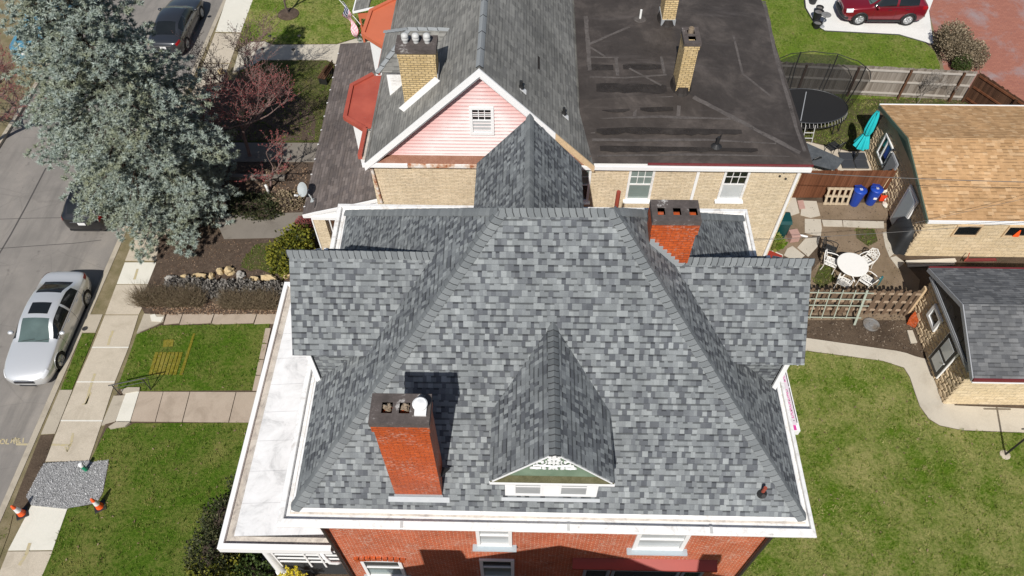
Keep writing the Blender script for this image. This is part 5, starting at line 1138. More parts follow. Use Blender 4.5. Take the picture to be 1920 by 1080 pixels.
# ------------------------------------------------------------------ trees and shrubs
def shoot(V, Fc, p, d, l, r, rnd):
    if r < 0:      # a bare needle spike: three sides, no base
        t, b = ortho(d); k = len(V); V.append(p+d*l); a0 = rnd.uniform(0, 6.28)
        for i in range(3): a = a0+2.0944*i; V.append(p-(t*math.cos(a)+b*math.sin(a))*r)
        Fc.extend(((k, k+1, k+2), (k, k+2, k+3), (k, k+3, k+1))); return
    t, b = ortho(d); q = p+d*(l*.38); k = len(V); a0 = rnd.uniform(0, 6.28)
    V.append(p); V.append(p+d*l)
    for i in range(3): a = a0+2.0944*i; V.append(q+(t*math.cos(a)+b*math.sin(a))*r)
    for i in range(3): j = (i+1) % 3; Fc.append((k, k+2+j, k+2+i)); Fc.append((k+1, k+2+i, k+2+j))
def spruce(base, H_, R, seed):
    rnd = random.Random(seed); t = thing('spruce_tree', 'tall blue spruce spreading over the sidewalk and the parked black car', 'tree', base)
    mb = MB(); mb.tube([base+Vector((math.sin(i)*.03, math.cos(i)*.03, H_*i/10)) for i in range(11)], [.26*(1-i/10.4)+.01 for i in range(11)], 9); part('trunk', mb, 'bark', t)
    bw = MB(); V, Fc = [], []; z = .9
    def R_(z): 
        for (a, ra), (b, rb) in zip(R, R[1:]):
            if a <= z <= b: return ra+(rb-ra)*(z-a)/(b-a)
        return .1
    wh = 0
    while z < H_-.2:
        n = 8 if z < H_*.75 else 6; ph0 = rnd.uniform(0, 6.28)
        for k in range(n):
            ph = ph0+6.283*k/n+rnd.uniform(-.25, .25); L = R_(z)*rnd.uniform(.74, 1.08)*(1-.38*max(0, -math.cos(ph))*max(0, 1-z/5)-.14*max(0, math.cos(ph))*max(0, 1-z/4)); el = -.16+.5*(z/H_)**2+rnd.uniform(-.1, .1)
            zz = z+rnd.uniform(-.16, .16); pts = []
            for i in range(7):
                f = i/6; rr = L*f; pts.append(base+Vector((math.cos(ph)*rr, math.sin(ph)*rr, zz+rr*el+.10*L*(f*f)-.14*L*f)))
            bw.tube(pts, [.045*(1-f/6.3)*(.5+L/6) for f in range(7)], 4)
            ns = max(4, int(L*5.6))
            for s_ in range(ns):
                f0 = .16 if z > 6 else .28; f = f0+(1-f0)*(s_+.5)/ns; i = min(5, int(f*6)); p = pts[i].lerp(pts[i+1], f*6-i); fw = (pts[i+1]-pts[i]).normalized()
                side = fw.cross(Z3).normalized()*(1 if s_ % 2 else -1)
                tl = (.22+.34*L*(1-f)*.62+.12)*rnd.uniform(.75, 1.2); td = (fw*.75+side*rnd.uniform(.6, 1.1)+Z3*rnd.uniform(-.15, .25)).normalized()
                if s_ >= ns-2: td = (fw+side*.35*rnd.random()+Z3*.15).normalized(); tl = .3
                nt = 1 if tl < .34 else 2
                for q_ in range(nt):
                    c = p+td*(tl*(.35+.65*q_/(max(1, nt-1)) if nt > 1 else 1)); m = 40 if q_ == nt-1 else 28
                    for _ in range(m):
                        d = (td*.3+Vector((rnd.uniform(-1, 1), rnd.uniform(-1, 1), rnd.uniform(-.35, 1.0)))).normalized(); shoot(V, Fc, c+d*rnd.uniform(.0, .05), d, rnd.uniform(.10, .17), -rnd.uniform(.016, .026), rnd)
        z += .36+.1*(z/H_)
    part('branches', bw, 'bark', t); mb = MB(); mb.raw(V, Fc); part('crown', mb, 'spruce', t); return t
spruce(S(322, 396, 0), 15.8, [(0, 3.0), (2, 3.5), (4, 3.65), (6, 3.45), (8, 2.75), (10, 2.05), (13, 1.05), (15.9, .1)], 4)
def bare_tree(name, label, cat, base, H_, spread, seed, buds=True, tw='twig', lean=(0, 0), nl=4, trunk=.11, fork=.3, group=None, budm='bud', density=1.0):
    rnd = random.Random(seed); t = thing(name, label, cat, base, group=group); wood = MB(); V, Fc = [], []
    def grow(p, d, l, r, lev):
        pts = [p]; dd = d.copy()
        for i in range(4):
            dd = (dd+Vector((rnd.uniform(-.18, .18), rnd.uniform(-.18, .18), rnd.uniform(-.05, .16)))).normalized(); pts.append(pts[-1]+dd*l/4)
        wood.tube(pts, [r, r*.9, r*.8, r*.7, r*.58], 6 if lev == 0 else (4 if lev < 3 else 3))
        if lev >= nl or (lev == nl-1 and buds):
            if buds:
                for q in pts[1:]:
                    for _ in range(3 if nl <= 4 else 1):
                        c = q+Vector((rnd.uniform(-.03, .03), rnd.uniform(-.03, .03), rnd.uniform(-.02, .03))); shoot(V, Fc, c, Vector((rnd.uniform(-1, 1), rnd.uniform(-1, 1), rnd.uniform(-.3, 1))).normalized(), rnd.uniform(.05, .085), rnd.uniform(.012, .020), rnd)
            if lev >= nl: return
        n = 4 if lev == 0 else rnd.choice((3, 4, 4)) if density >= 1 else 3
        for k in range(n):
            f = rnd.uniform(.35, 1) if k else 1.0; i = min(3, int(f*4)); q = pts[i].lerp(pts[i+1], f*4-i) if f < 1 else pts[-1]
            a = rnd.uniform(0, 6.28); sp = spread*(1 if k else .4); nd = (dd+Vector((math.cos(a)*sp, math.sin(a)*sp, rnd.uniform(-.1, .35)))).normalized()
            grow(q, nd, l*rnd.uniform(.62, .84), max(r*.55, .007), lev+1)
    grow(Vector(base), Vector((lean[0], lean[1], 1)).normalized(), H_*fork, trunk, 0)
    part('trunk', wood, tw, t)
    if V: mb = MB(); mb.raw(V, Fc); part('crown', mb, budm, t)
    return t
bare_tree('maple_tree', 'red budding maple with bare grey branches to the right of the spruce', 'tree', S(468, 292, 0), 7.2, 1.3, 21, tw='twig_pink', trunk=.09, lean=(.15, .1), nl=5)
bare_tree('maple_tree', 'small red budding maple leaning over the shaded path by the porch', 'tree', S(505, 356, 0), 4.6, 1.2, 33, tw='twig_pink', trunk=.05, lean=(.45, .15), nl=3)
bare_tree('maple_tree', 'bare tangled grey tree over the sidewalk just right of the spruce', 'tree', S(440, 212, 0), 7.0, 1.3, 52, tw='twig_pink', buds=True, trunk=.07, lean=(.15, -.1), nl=5, budm='twig_bud')
bare_tree('bare_tree', 'bare garden tree standing on the near right lawn', 'tree', (13.2, 2.6, 0), 7.5, .9, 61, buds=False, trunk=.10, nl=4)
bare_tree('maple_tree', 'red budding maple at the left edge across the street', 'tree', (-26.2, 27.0, -.1), 7.6, 1.5, 8, tw='twig_pink', trunk=.13, lean=(.62, .05), nl=5)
bare_tree('shrub', 'leafless dark shrub at the corner of the far concrete walk', 'shrub', S(474, 138, 0), 2.3, .95, 12, buds=False, fork=.28, trunk=.03, nl=4)
bare_tree('shrub', 'bare pale twiggy shrub leaning on the grey board fence', 'shrub', S(1718, 196, 0), 2.7, .75, 15, buds=False, tw='twig_grey', fork=.3, trunk=.022, nl=4)
bare_tree('shrub', 'low bare twiggy shrub near the end of the grey board fence', 'shrub', S(1775, 186, 0), 1.7, .9, 17, buds=False, tw='twig_grey', fork=.3, trunk=.02, nl=4)
bare_tree('shrub', 'grey leafless shrub in front of the porch screen', 'shrub', S(583, 1102, 0), 1.9, .9, 18, buds=True, tw='twig_grey', fork=.28, trunk=.02, nl=4, budm='yellow_flower', density=.9)
b = S(541, 27, 0); bare_tree('sapling', 'young bare tree standing in a round mulch ring on the far lawn', 'tree', b, 4.2, .7, 41, buds=False, trunk=.07, lean=(-.05, .05), nl=3, fork=.45)
mb = MB(); mb.lathe([(.62, -.02), (.6, .05), (.4, .09), (0, .11)], b, 20); tag(mb.build('mulch_ring', M['mulch']), 'dark mulch ring round the young bare tree', 'mulch ring')
def leafclump(V, Fc, c, r, n, ls, rnd, lump=.22, shell=.55, up=.3, flat=0.0, fr=2.2, sd=0, box=0.0):
    for _ in range(n):
        while True:
            d = Vector((rnd.uniform(-1, 1), rnd.uniform(-1, 1), rnd.uniform(-.35, 1)))
            if .05 < d.length < 1: break
        d.normalize()
        if box: d = d*(1/max(abs(d.x), abs(d.y), abs(d.z)))**box
        k = (shell+(1-shell)*rnd.random()**.45)*(1+lump*noise.noise(d*fr+Vector((sd, sd*2, 0)))*2)
        p = Vector((c[0]+d.x*r[0]*k, c[1]+d.y*r[1]*k, c[2]+d.z*r[2]*k))
        if p.z < .01: p.z = rnd.uniform(.01, .1)
        a = (Vector((rnd.uniform(-1, 1), rnd.uniform(-1, 1), rnd.uniform(-1, 1)))+d*.8+Z3*up).normalized(); b = a.orthogonal().normalized(); an = rnd.uniform(0, 6.28); e = b*math.cos(an)+a.cross(b)*math.sin(an)
        l = ls*rnd.uniform(.6, 1.4); w = l*.38; k_ = len(V); m = p+a*l*.5
        V.extend((p, m+e*w, p+a*l, m-e*w)); Fc.append((k_, k_+1, k_+2, k_+3))
def shrub(name, label, cat, blobs, n, ls, m, core='bark', seed=1, group=None, **kw):
    rnd = random.Random(seed); c0 = blobs[0][0]; t = thing(name, label, cat, (c0[0], c0[1], 0), group=group); V, Fc = [], []; mb = MB(); tot = sum(b[1][0]*b[1][1] for b in blobs)
    for i, (c, r) in enumerate(blobs):
        leafclump(V, Fc, c, r, int(n*r[0]*r[1]/tot), ls, rnd, sd=i+seed, **kw); mb.blob((c[0], c[1], c[2]), (r[0]*.62, r[1]*.62, r[2]*.62), 12, 8, .2, i+seed)
    part('stems', mb, core, t); mb = MB(); mb.raw(V, Fc); part('foliage', mb, m, t); return t
p = S(548, 482, .4); shrub('golden_shrub', 'golden green evergreen shrub beside the buff porch column', 'shrub', [((p.x, p.y, .55), (.85, .8, .95)), ((p.x+.3, p.y+.45, .7), (.6, .6, .95)), ((p.x-.45, p.y-.2, .4), (.5, .5, .6))], 4200, .12, 'golden', 'yew', 3, lump=.3)
p = S(400, 985, 0); shrub('evergreen_hedge', 'dark green rounded hedge under the left edge of the white porch roof', 'hedge', [((-9.7, 7.3, .6), (.9, 1.0, 1.0)), ((-9.5, 8.4, .65), (.9, 1.0, 1.1)), ((-9.1, 9.5, .55), (.7, .9, .95)), ((-9.4, 6.5, .5), (.8, .75, .85))], 12000, .075, 'yew', 'bark', 5, lump=.2)
p = S(405, 1085, .5); shrub('golden_shrub', 'yellow green shrub at the bottom edge below the porch corner', 'shrub', [((p.x, p.y, .45), (.75, .7, .85)), ((p.x+.55, p.y+.2, .4), (.55, .55, .7))], 3600, .10, 'golden', 'yew', 7, lump=.3)
p = S(465, 1075, .5); shrub('evergreen_shrub', 'darker green shrub between the yellow green shrub and the porch column', 'shrub', [((p.x, p.y, .4), (.7, .65, .75))], 2600, .09, 'box_leaf', 'bark', 8, lump=.3)
p0 = S(1795, 105, .4); shrub('winter_hedge', 'big clipped hedge with dry tan leaves beside the red driveway', 'hedge', [((p0.x-.12, p0.y+.75, .70), (.68, 1.0, .80)), ((p0.x+.38, p0.y-.25, .60), (.75, .72, .66))], 12000, .075, 'hedge_brown', 'hedge_twig', 9, lump=.08, box=.75)
p = S(1799, 118, .3); shrub('box_shrub', 'small clipped dark green shrub in front of the tan hedge', 'shrub', [((p.x, p.y-.25, .45), (.48, .45, .5))], 2600, .055, 'box_leaf', 'yew', 10, lump=.08)
p = S(470, 385, .2); shrub('juniper_shrub', 'low grey green juniper spreading in the shaded bed under the spruce', 'shrub', [((p.x, p.y, .15), (1.1, .7, .45)), ((p.x+.7, p.y-.3, .12), (.7, .5, .35))], 3000, .09, 'yew', 'bark', 31, lump=.3)
p = S(540, 375, .2); shrub('dry_shrub', 'low dry brown shrub in the shaded bed beside the brown porch roof', 'shrub', [((p.x, p.y, .1), (.8, .5, .35))], 1200, .10, 'hedge_twig', 'bark', 32, lump=.3)
p = S(571, 421, .2); shrub('heather_shrub', 'low purplish brown shrub at the foot of the porch column', 'shrub', [((p.x, p.y, .2), (.42, .4, .4))], 1500, .05, 'bud', 'bark', 11, lump=.1)
p = S(1447, 456, .1); shrub('ornamental_grass', 'tuft of dry straw grass beside the dark green bin', 'ornamental grass', [((p.x, p.y, .1), (.4, .35, .3))], 700, .22, 'blade_dry', 'soil', 12, up=1.2)
for i, (x, y, w) in enumerate(((330, 541, 15), (351, 541, 13), (371, 542, 13), (397, 543, 12), (426, 546, 16), (455, 546, 15), (482, 548, 15), (511, 548, 16))):
    p = S(x, y, .15); r = w*.0235
    t = shrub('lavender', ('westernmost grey lavender mound in the rock bed', 'second grey lavender mound from the sidewalk', 'third grey lavender mound from the sidewalk', 'small grey lavender mound by itself before the gap in its row', 'wide grey lavender mound just past the gap in its row', 'third grey lavender mound from the porch roof', 'second grey lavender mound from the porch roof', 'grey lavender mound next to the porch roof corner')[i], 'lavender', [((p.x, p.y, .12), (r*1.1, r*1.25, .42))], 1300, .10, 'hosta', 'twig_grey', 20+i, group='grey lavender mounds in a row', up=.9)
def twig_hedge(label, x0, x1, y0, y1, h, n, seed, m='hedge_twig'):
    rnd = random.Random(seed); t = thing('bare_hedge', label, 'hedge', ((x0+x1)/2, (y0+y1)/2, 0)); mb = MB()
    for _ in range(n):
        x, y = rnd.uniform(x0+.2, x1-.2), (y0+y1)/2+rnd.uniform(-.22, .22); a = rnd.uniform(0, 6.28); sp = rnd.uniform(.1, .75); d = Vector((math.cos(a)*sp, math.sin(a)*sp, 1)).normalized(); l = h*rnd.uniform(.6, 1.1); p = Vector((x, y, 0)); q = p+d*l*.6; r = q+(d+Vector((rnd.uniform(-.4, .4), rnd.uniform(-.4, .4), 0))).normalized()*l*.45
        mb.bar(p, q, .007, .005, 3, False); mb.bar(q, r, .005, .002, 3, False); mb.bar(q, q+Vector((rnd.uniform(-.25, .25), rnd.uniform(-.25, .25), .2)), .004, .002, 3, False); mb.bar(q*.6+p*.4, q*.6+p*.4+Vector((rnd.uniform(-.3, .3), rnd.uniform(-.3, .3), .2)), .004, .002, 3, False)
    part('twigs', mb, m, t)
a, b = S(252, 566, 0), S(392, 566, 0); twig_hedge('bare olive twig hedge at the sidewalk end of the flagstone path', a.x, b.x, a.y-.45, a.y+.35, .9, 1600, 3)
a, b = S(412, 570, 0), S(530, 570, 0); twig_hedge('bare olive twig hedge between the sidewalk hedge and the porch roof', a.x, b.x, a.y-.45, a.y+.3, .8, 1400, 4)
RK = [(323, 524, 13, 6, 'rock_grey', 'long grey fieldstone at the sidewalk end of the rock row'), (345, 521, 8, 5, 'rock', 'small ochre stone between two long stones'), (372, 520, 14, 5, 'rock', 'flat ochre stone with knobs on top'), (397, 519, 5, 7, 'rock', 'upright ochre stone standing alone in the mulch'), (413, 510, 7, 6, 'rock', 'ochre stone leaning on the biggest ochre boulder'), (430, 509, 10, 9, 'rock', 'biggest ochre boulder of the rock row'),
      (451, 517, 7, 8, 'rock_grey', 'grey fieldstone right of the biggest ochre boulder'), (478, 525, 10, 5, 'rock', 'ochre stone near the middle of the bed'), (505, 523, 16, 5, 'rock', 'longest ochre slab of the rock row'), (538, 516, 7, 6, 'rock', 'square ochre stone beside the grey roof edge'), (415, 134, 8, 5, 'rock', 'yellow ochre stone by the sidewalk under the maple'), (452, 215, 7, 12, 'rock', 'ochre stone at the dark bed under the maple')]
for i, (x, y, w, h, m, lab) in enumerate(RK):
    p = S(x, y, .05); mb = MB(); mb.blob(p, (w*.023, h*.026, .16+.004*w), 11, 8, .28, i+2, 1.8); o = mb.build('garden_rock', M[m], None, False); tag(o, lab, 'rock', 'rocks edging the planted bed')
# ------------------------------------------------------------------ fences
def along(p, q): d = Vector((q[0]-p[0], q[1]-p[1], 0)); L = d.length; d.normalize(); return d, d.cross(Z3), L
def board_fence(name, label, p, q, h, m, railm, bw=.14, rails=(.25, .95, 1.6), side=1, posts=2.4, postm=None, jag=.03, seed=1):
    d, n, L = along(p, q); n = n*side; rnd = random.Random(seed); p = Vector((p[0], p[1], 0)); t = thing(name, label, 'fence', p+d*L/2); mb = MB(); k = 0; x = 0
    while x < L-.02:
        b = min(x+bw-.008, L); hh = h+rnd.uniform(-jag, jag); o = rnd.uniform(0, .006); mb.obox(p, d, n, x, b, -.02-o, -.001-o, .03, hh); x += bw
    part('boards', mb, m, t)
    for z in rails:
        mb = MB(); mb.obox(p, d, n, .02, L-.02, .0, .05, z-.045, z+.045); part('rail', mb, railm, t)
    x = .05
    while x < L+.01:
        mb = MB(); mb.obox(p, d, n, min(x, L-.1)-.05, min(x, L-.1)+.05, .051, .15, 0, h-.05); part('post', mb, postm or m, t); x += posts
    return t
a, b = S(1462, 158, 0), S(1802, 192, 0); a = Vector((11.6, a.y, 0)); a.y = S(1480, 157, 0).y-.05
a, b = Vector((11.4, 31.75, 0)), Vector((22.25, 31.05, 0))
board_fence('board_fence', 'weathered grey board fence with pale rails behind the trampoline', a, b, 1.8, 'fence_grey', 'fence_rail', side=1, posts=2.55, postm='fence_dark')
board_fence('board_fence', 'dark brown board fence turning the corner by the red driveway', b+Vector((.12, 0, 0)), Vector((24.3, 27.9, 0)), 1.75, 'fence_dark', 'fence_brown', side=1, posts=2.2)
a, b = Vector((11.2, 24.05, 0)), Vector((16.35, 24.16, 0))
board_fence('board_fence', 'red brown stained board fence between the patio and the bins', a, b, 1.72, 'fence_brown', 'fence_brown', side=-1, posts=2.5, jag=.015, seed=3)
# picket fence with gaps, staggered boards on both sides of the rails
p, q = Vector((10.2, 17.66, 0)), Vector((15.55, 17.62, 0)); d, n, L = along(p, q); t = thing('picket_fence', 'brown picket fence with gaps between the soil bed and the white patio set', 'fence', (12.9, 17.65, 0)); rnd = random.Random(2)
mb = MB(); x = .05; k = 0
while x < L-.1:
    sd = 1 if k % 2 else -1; hh = 1.62+rnd.uniform(-.025, .02); y0 = .022 if sd > 0 else -.042
    mb.ext([p+d*x+n*y0+Z3*.04, p+d*(x+.125)+n*y0+Z3*.04, p+d*(x+.125)+n*y0+Z3*(hh-.04), p+d*(x+.095)+n*y0+Z3*hh, p+d*(x+.03)+n*y0+Z3*hh, p+d*x+n*y0+Z3*(hh-.04)], n*.02); x += .17; k += 1
part('pickets', mb, 'picket', t)
for z in (.30, .85, 1.38): mb = MB(); mb.obox(p, d, n, 0, L, -.021, .021, z-.045, z+.045); part('rail', mb, 'picket_end', t)
for x in (.1, 2.6, L-.1): mb = MB(); mb.obox(p, d, n, x-.05, x+.05, -.021, .07, 0, 1.35); part('post', mb, 'picket', t)
mb = MB(); mb.obox(p, d, n, L+.0, L+.09, -.14, .02, .0, 1.75); part('end_post', mb, 'raw_wood', t)
# lath trellis leaning on it
tp = [SY(x, y, 17.35) for x, y in ((1518, 578), (1600, 590), (1640, 540), (1535, 538))]
p0 = Vector((10.9, 17.08, .0)); p1 = Vector((13.35, 17.08, 0)); up = Vector((0, .42, 1.6)).normalized(); t = thing('trellis', 'faded green lath trellis leaning against the picket fence', 'trellis', (12.1, 17.1, 0)); mb = MB(); nn = X3.cross(up)
for x in (.1, .55, 1.02, 1.5, 1.98, 2.42): w = .045 if x > 2.3 else .018; mb.obox(p0, X3, nn, x-w, x+w, -.012, .012, 0 if x > 2.3 else .32, 1.78, w=up)
for z in (.36, .98, 1.30, 1.62): mb.obox(p0, X3, nn, -.05, 2.72-.12*(z < .5), -.036, -.0125, z-.02, z+.02, w=up)
part('laths', mb, 'trellis', t)
# ------------------------------------------------------------------ trampoline
tc = Vector((13.85, 29.45, 0)); t = thing('trampoline', 'large black trampoline with a safety net in front of the grey board fence', 'trampoline', tc); ra, rb, th_ = 1.95, 1.32, .9
E_ = lambda a, k=1.0, z=th_: tc+Vector((ra*k*math.cos(a), rb*k*math.sin(a), z))
mb = MB(); mb.raw([E_(6.2832*i/48, .97)-Z3*.006*0 for i in range(48)]+[tc+Z3*(th_-.03)], [(i, (i+1) % 48, 48) for i in range(48)]); part('jumping_mat', mb, 'tramp_mat', t)
mb = MB(); mb.tube([E_(6.2832*i/48, .985) for i in range(49)], .028, 6); part('mat_edge', mb, 'slate_plastic', t); mb = MB(); mb.tube([E_(6.2832*i/48, 1.02, .62) for i in range(49)], .035, 6); part('frame', mb, 'black_iron', t)
mb = MB()
for i in range(64): a = 6.2832*i/64; mb.bar(E_(a, .99, th_-.02), E_(a+.04, 1.02, .63), .016, .016, 5)
part('spring_rods', mb, 'spring', t)
for i in range(6):
    a = 6.2832*(i+.25)/6; mb = MB(); mb.tube([E_(a-.16, 1.0, .62), E_(a-.13, 1.03, .03), E_(a+.13, 1.03, .03), E_(a+.16, 1.0, .62)], .028, 6); part('leg', mb, 'black_iron', t)
mb = MB()
for i in range(8):
    a = 6.2832*(i+.35)/8
    if math.sin(a) > -.45: mb.tube([E_(a, 1.03, .4), E_(a, 1.12, 1.2), E_(a, 1.19, 2.1), E_(a, 1.18, 2.9)], .028, 6)
mb.tube([E_(-.45+4.04*i/16, 1.18, 2.9-.05*(i % 2)) for i in range(17)], .02, 5); part('net_poles', mb, 'black_iron', t)
mb = MB(); ks = ((.97, th_), (1.02, 1.3), (1.08, 1.9), (1.16, 2.85))
for (k0, z0), (k1, z1) in zip(ks, ks[1:]):
    for i in range(40): a, b_ = -.45+4.04*i/40, -.45+4.04*(i+1)/40; sag = lambda q, z: z-(.10*abs(math.sin(4*(q-.275))) if z > 2.5 else 0); mb.face([E_(a, k0, sag(a, z0)), E_(b_, k0, sag(b_, z0)), E_(b_, k1, sag(b_, z1)), E_(a, k1, sag(a, z1))])
part('safety_net', mb, 'net', t); mb = MB(); mb.obox(E_(-1.9, .95), Vector((.32, .95, 0)), Vector((.95, -.32, 0)), .05, 2.35, -.02, .02, .0, .012); part('centre_strap', mb, 'grey_trim', t)
mb = MB(); a = E_(-1.65, 1.05, 0); mb.tube([a+Vector((-.2, -.0, .85)), a+Vector((-.2, -.35, .02)), a+Vector((.25, -.35, .02)), a+Vector((.25, 0, .85))], .022, 6)
for z in (.25, .5): mb.bar(a+Vector((-.2, -.35*(1-z/.85), z)), a+Vector((.25, -.35*(1-z/.85), z)), .02)
tt = thing('step_ladder', 'small metal ladder at the front of the trampoline', 'ladder', a); part('ladder_frame', mb, 'spring', tt)
p = S(1520, 238, .55); mb = MB(); mb.obox(p, X3, Y3, -.45, .4, -.12, .12, -.03, .03); o = thing('utility_shelf', 'black shelf hanging under the trampoline edge', 'shelf', p); part('board', mb, 'black_plastic', o)
# ------------------------------------------------------------------ patio things
p = Vector((15.62, 26.5, 0)); t = thing('parasol', 'closed turquoise cantilever parasol on four dark base weights beside the tan roofed garage', 'parasol', p)
for i, (x, y) in enumerate(((-.62, -.52), (.02, -.52), (-.58, .02), (.06, .02))): mb = MB(); mb.obox(p, X3, Y3, x, x+.61, y, y+.52, .02, .10, bev=.025); part('base_weight', mb, 'slate_plastic', t)
mb = MB(); mb.bar(p+Vector((.02, 0, .06)), p+Vector((.06, .05, 2.9)), .04, .04, 10); mb.blob(p+Vector((.04, .0, .45)), (.07, .07, .14), 8, 6, 0); part('pole', mb, 'black_iron', t)
mb = MB(); c0 = p+Vector((.05, .05, .95)); n = 48; rows = [(0, .30), (.18, .27), (.42, .20), (.66, .13), (.70, .115), (.76, .13), (1.0, .17), (1.4, .155), (1.75, .12), (2.0, .06)]; V = []
for z, r in rows:
    for k in range(n): a = 6.2832*k/n; rr = r*(1+.32*math.cos(8*a+z*.6)*(1 if z != .70 else .1)); V.append(c0+Vector((math.cos(a)*rr+.02*z, math.sin(a)*rr+.02*z, z+(.06*math.cos(8*a) if z == 0 else 0))))
mb.raw(V, [(i*n+k, i*n+(k+1) % n, (i+1)*n+(k+1) % n, (i+1)*n+k) for i in range(len(rows)-1) for k in range(n)]); part('canopy', mb, 'teal_fabric', t, True)
mb = MB(); mb.lathe([(.13, .67), (.13, .72)], c0+Vector((.012, .012, 0)), 20); part('strap', mb, 'teal_cloth', t)
tp = [S(x, y, .72) for x, y in ((1508, 266), (1583, 299), (1567, 319), (1516, 306), (1490, 285))]
c = sum(tp, Vector())/5; t = thing('patio_table', 'charcoal grey angular patio table beside the corner of the black flat roof', 'table', (c.x, c.y, 0)); mb = MB(); mb.prism([(v.x, v.y) for v in tp], .68, .72, True); part('tabletop', mb, 'stone_table', t)
for v in tp[1:4:1]+[tp[0]]: w = c.lerp(v, .78); mb = MB(); mb.bar((w.x, w.y, 0), (w.x, w.y, .68), .03, .025, 8); part('leg', mb, 'black_iron', t)
def patio_chair(name, label, loc, rz, m, lat, group=None, cushion=None, armless=False):
    t = thing(name, label, 'chair', loc, rz, group); f = MB()
    for sx_ in (-1, 1):
        f.tube([(sx_*.25, -.24, 0), (sx_*.235, -.23, .25), (sx_*.24, -.24, .43)], .016, 6); f.tube([(sx_*.24, .26, 0), (sx_*.225, .22, .25), (sx_*.23, .23, .44), (sx_*.235, .30, .68), (sx_*.20, .36, .86), (0, .39, .97)], .017, 6)
        f.tube([(sx_*.24, -.24, .43), (sx_*.27, -.22, .62), (sx_*.285, -.1, .66), (sx_*.275, .12, .655), (sx_*.24, .285, .64)], .02, 6)
    f.tube([(-.24, -.24, .43), (0, -.26, .43), (.24, -.24, .43), (.235, .2, .44), (-.235, .2, .44), (-.24, -.24, .43)], .017, 6); b = f.build('frame', M[m], local(t) if 0 else t)
    s = MB(); s.obox((0, 0, .435), X3, Y3, -.225, .225, -.235, .21, -.008, .008); s.build('seat', M[lat], t)
    k = MB(); V = []; n = 8
    for i in range(n+1):
        f_ = i/n; z = .50+.46*f_; w = .22*math.sqrt(max(0.02, 1-(max(0, f_-.45)/.56)**2)); y = .235+.15*f_
        for j in range(7): u = -1+j/3; V.append((u*w, y+.03*(1-u*u), z))
    k.raw(V, [(i*7+j, i*7+j+1, (i+1)*7+j+1, (i+1)*7+j) for i in range(n) for j in range(6)]); k.build('backrest', M[lat], t)
    return t
p = S(1556, 277, 0); patio_chair('patio_chair', 'round backed black wire chair tucked at the charcoal table', (p.x, p.y-.35, 0), RAD(-150), 'black_iron', 'black_lattice')
p = S(1515, 312, 0); patio_chair('patio_chair', 'dark wire chair half hidden under the near edge of the charcoal table', (p.x, p.y, 0), RAD(200), 'black_iron', 'black_lattice')
# white cast metal set
tcp = S(1599, 496, .72); TC = Vector((tcp.x, tcp.y, 0)); t = thing('garden_table', 'round white cast metal garden table in the back yard', 'table', TC)
mb = MB(); mb.lathe([(.0, .71), (.60, .71), (.615, .715), (.62, .73), (.60, .735), (0, .73)], TC, 40); part('tabletop', mb, 'white_lattice', t, True, 30); mb = MB(); mb.lathe([(.60, .70), (.63, .71), (.63, .735), (.60, .74)], TC, 40); part('rim', mb, 'white_iron', t, True, 40)
for i in range(4): a = .6+1.5708*i; mb = MB(); mb.tube([TC+Vector((math.cos(a)*r, math.sin(a)*r, z)) for r, z in ((.12, .70), (.10, .4), (.22, .2), (.45, .0))], .022, 6); part('leg', mb, 'white_iron', t)
for (ang, dist, lab) in ((153, .80, 'white cast chair on the house side of the round table'), (30, .88, 'white cast chair at the garage side of the round table'), (238, .84, 'white cast chair by the picket fence facing the round table'), (313, .80, 'white cast chair with a dark teal cloth over its back')):
    a = RAD(ang); q = TC+Vector((math.cos(a)*dist, math.sin(a)*dist, 0)); patio_chair('garden_chair', lab, q, a-math.pi/2, 'white_iron', 'white_lattice', 'white chairs around the round garden table')
a = RAD(313); q = TC+Vector((math.cos(a)*1.20, math.sin(a)*1.20, .72)); mb = MB(); u = Vector((-math.sin(a), math.cos(a), 0)); o_ = Vector((math.cos(a), math.sin(a), 0))
V = [q+u*(-.14+.07*i)+o_*y+Z3*z for i in range(5) for (y, z) in ((-.06, -.12), (-.03, .24), (.0, .265), (.05, .24), (.06+.01*(i % 2), -.2))]; mb.raw(V, [(i*5+j, i*5+j+1, (i+1)*5+j+1, (i+1)*5+j) for i in range(4) for j in range(4)]); tag(mb.build('cloth', M['teal_cloth'], None, True), 'dark teal cloth hung over a white cast chair back', 'cloth')
q = S(1556, 483, 0); patio_chair('patio_chair', 'black mesh chair standing behind the white cast chair on the house side', (q.x-.12, q.y+.1, 0), RAD(60), 'black_iron', 'black_lattice')
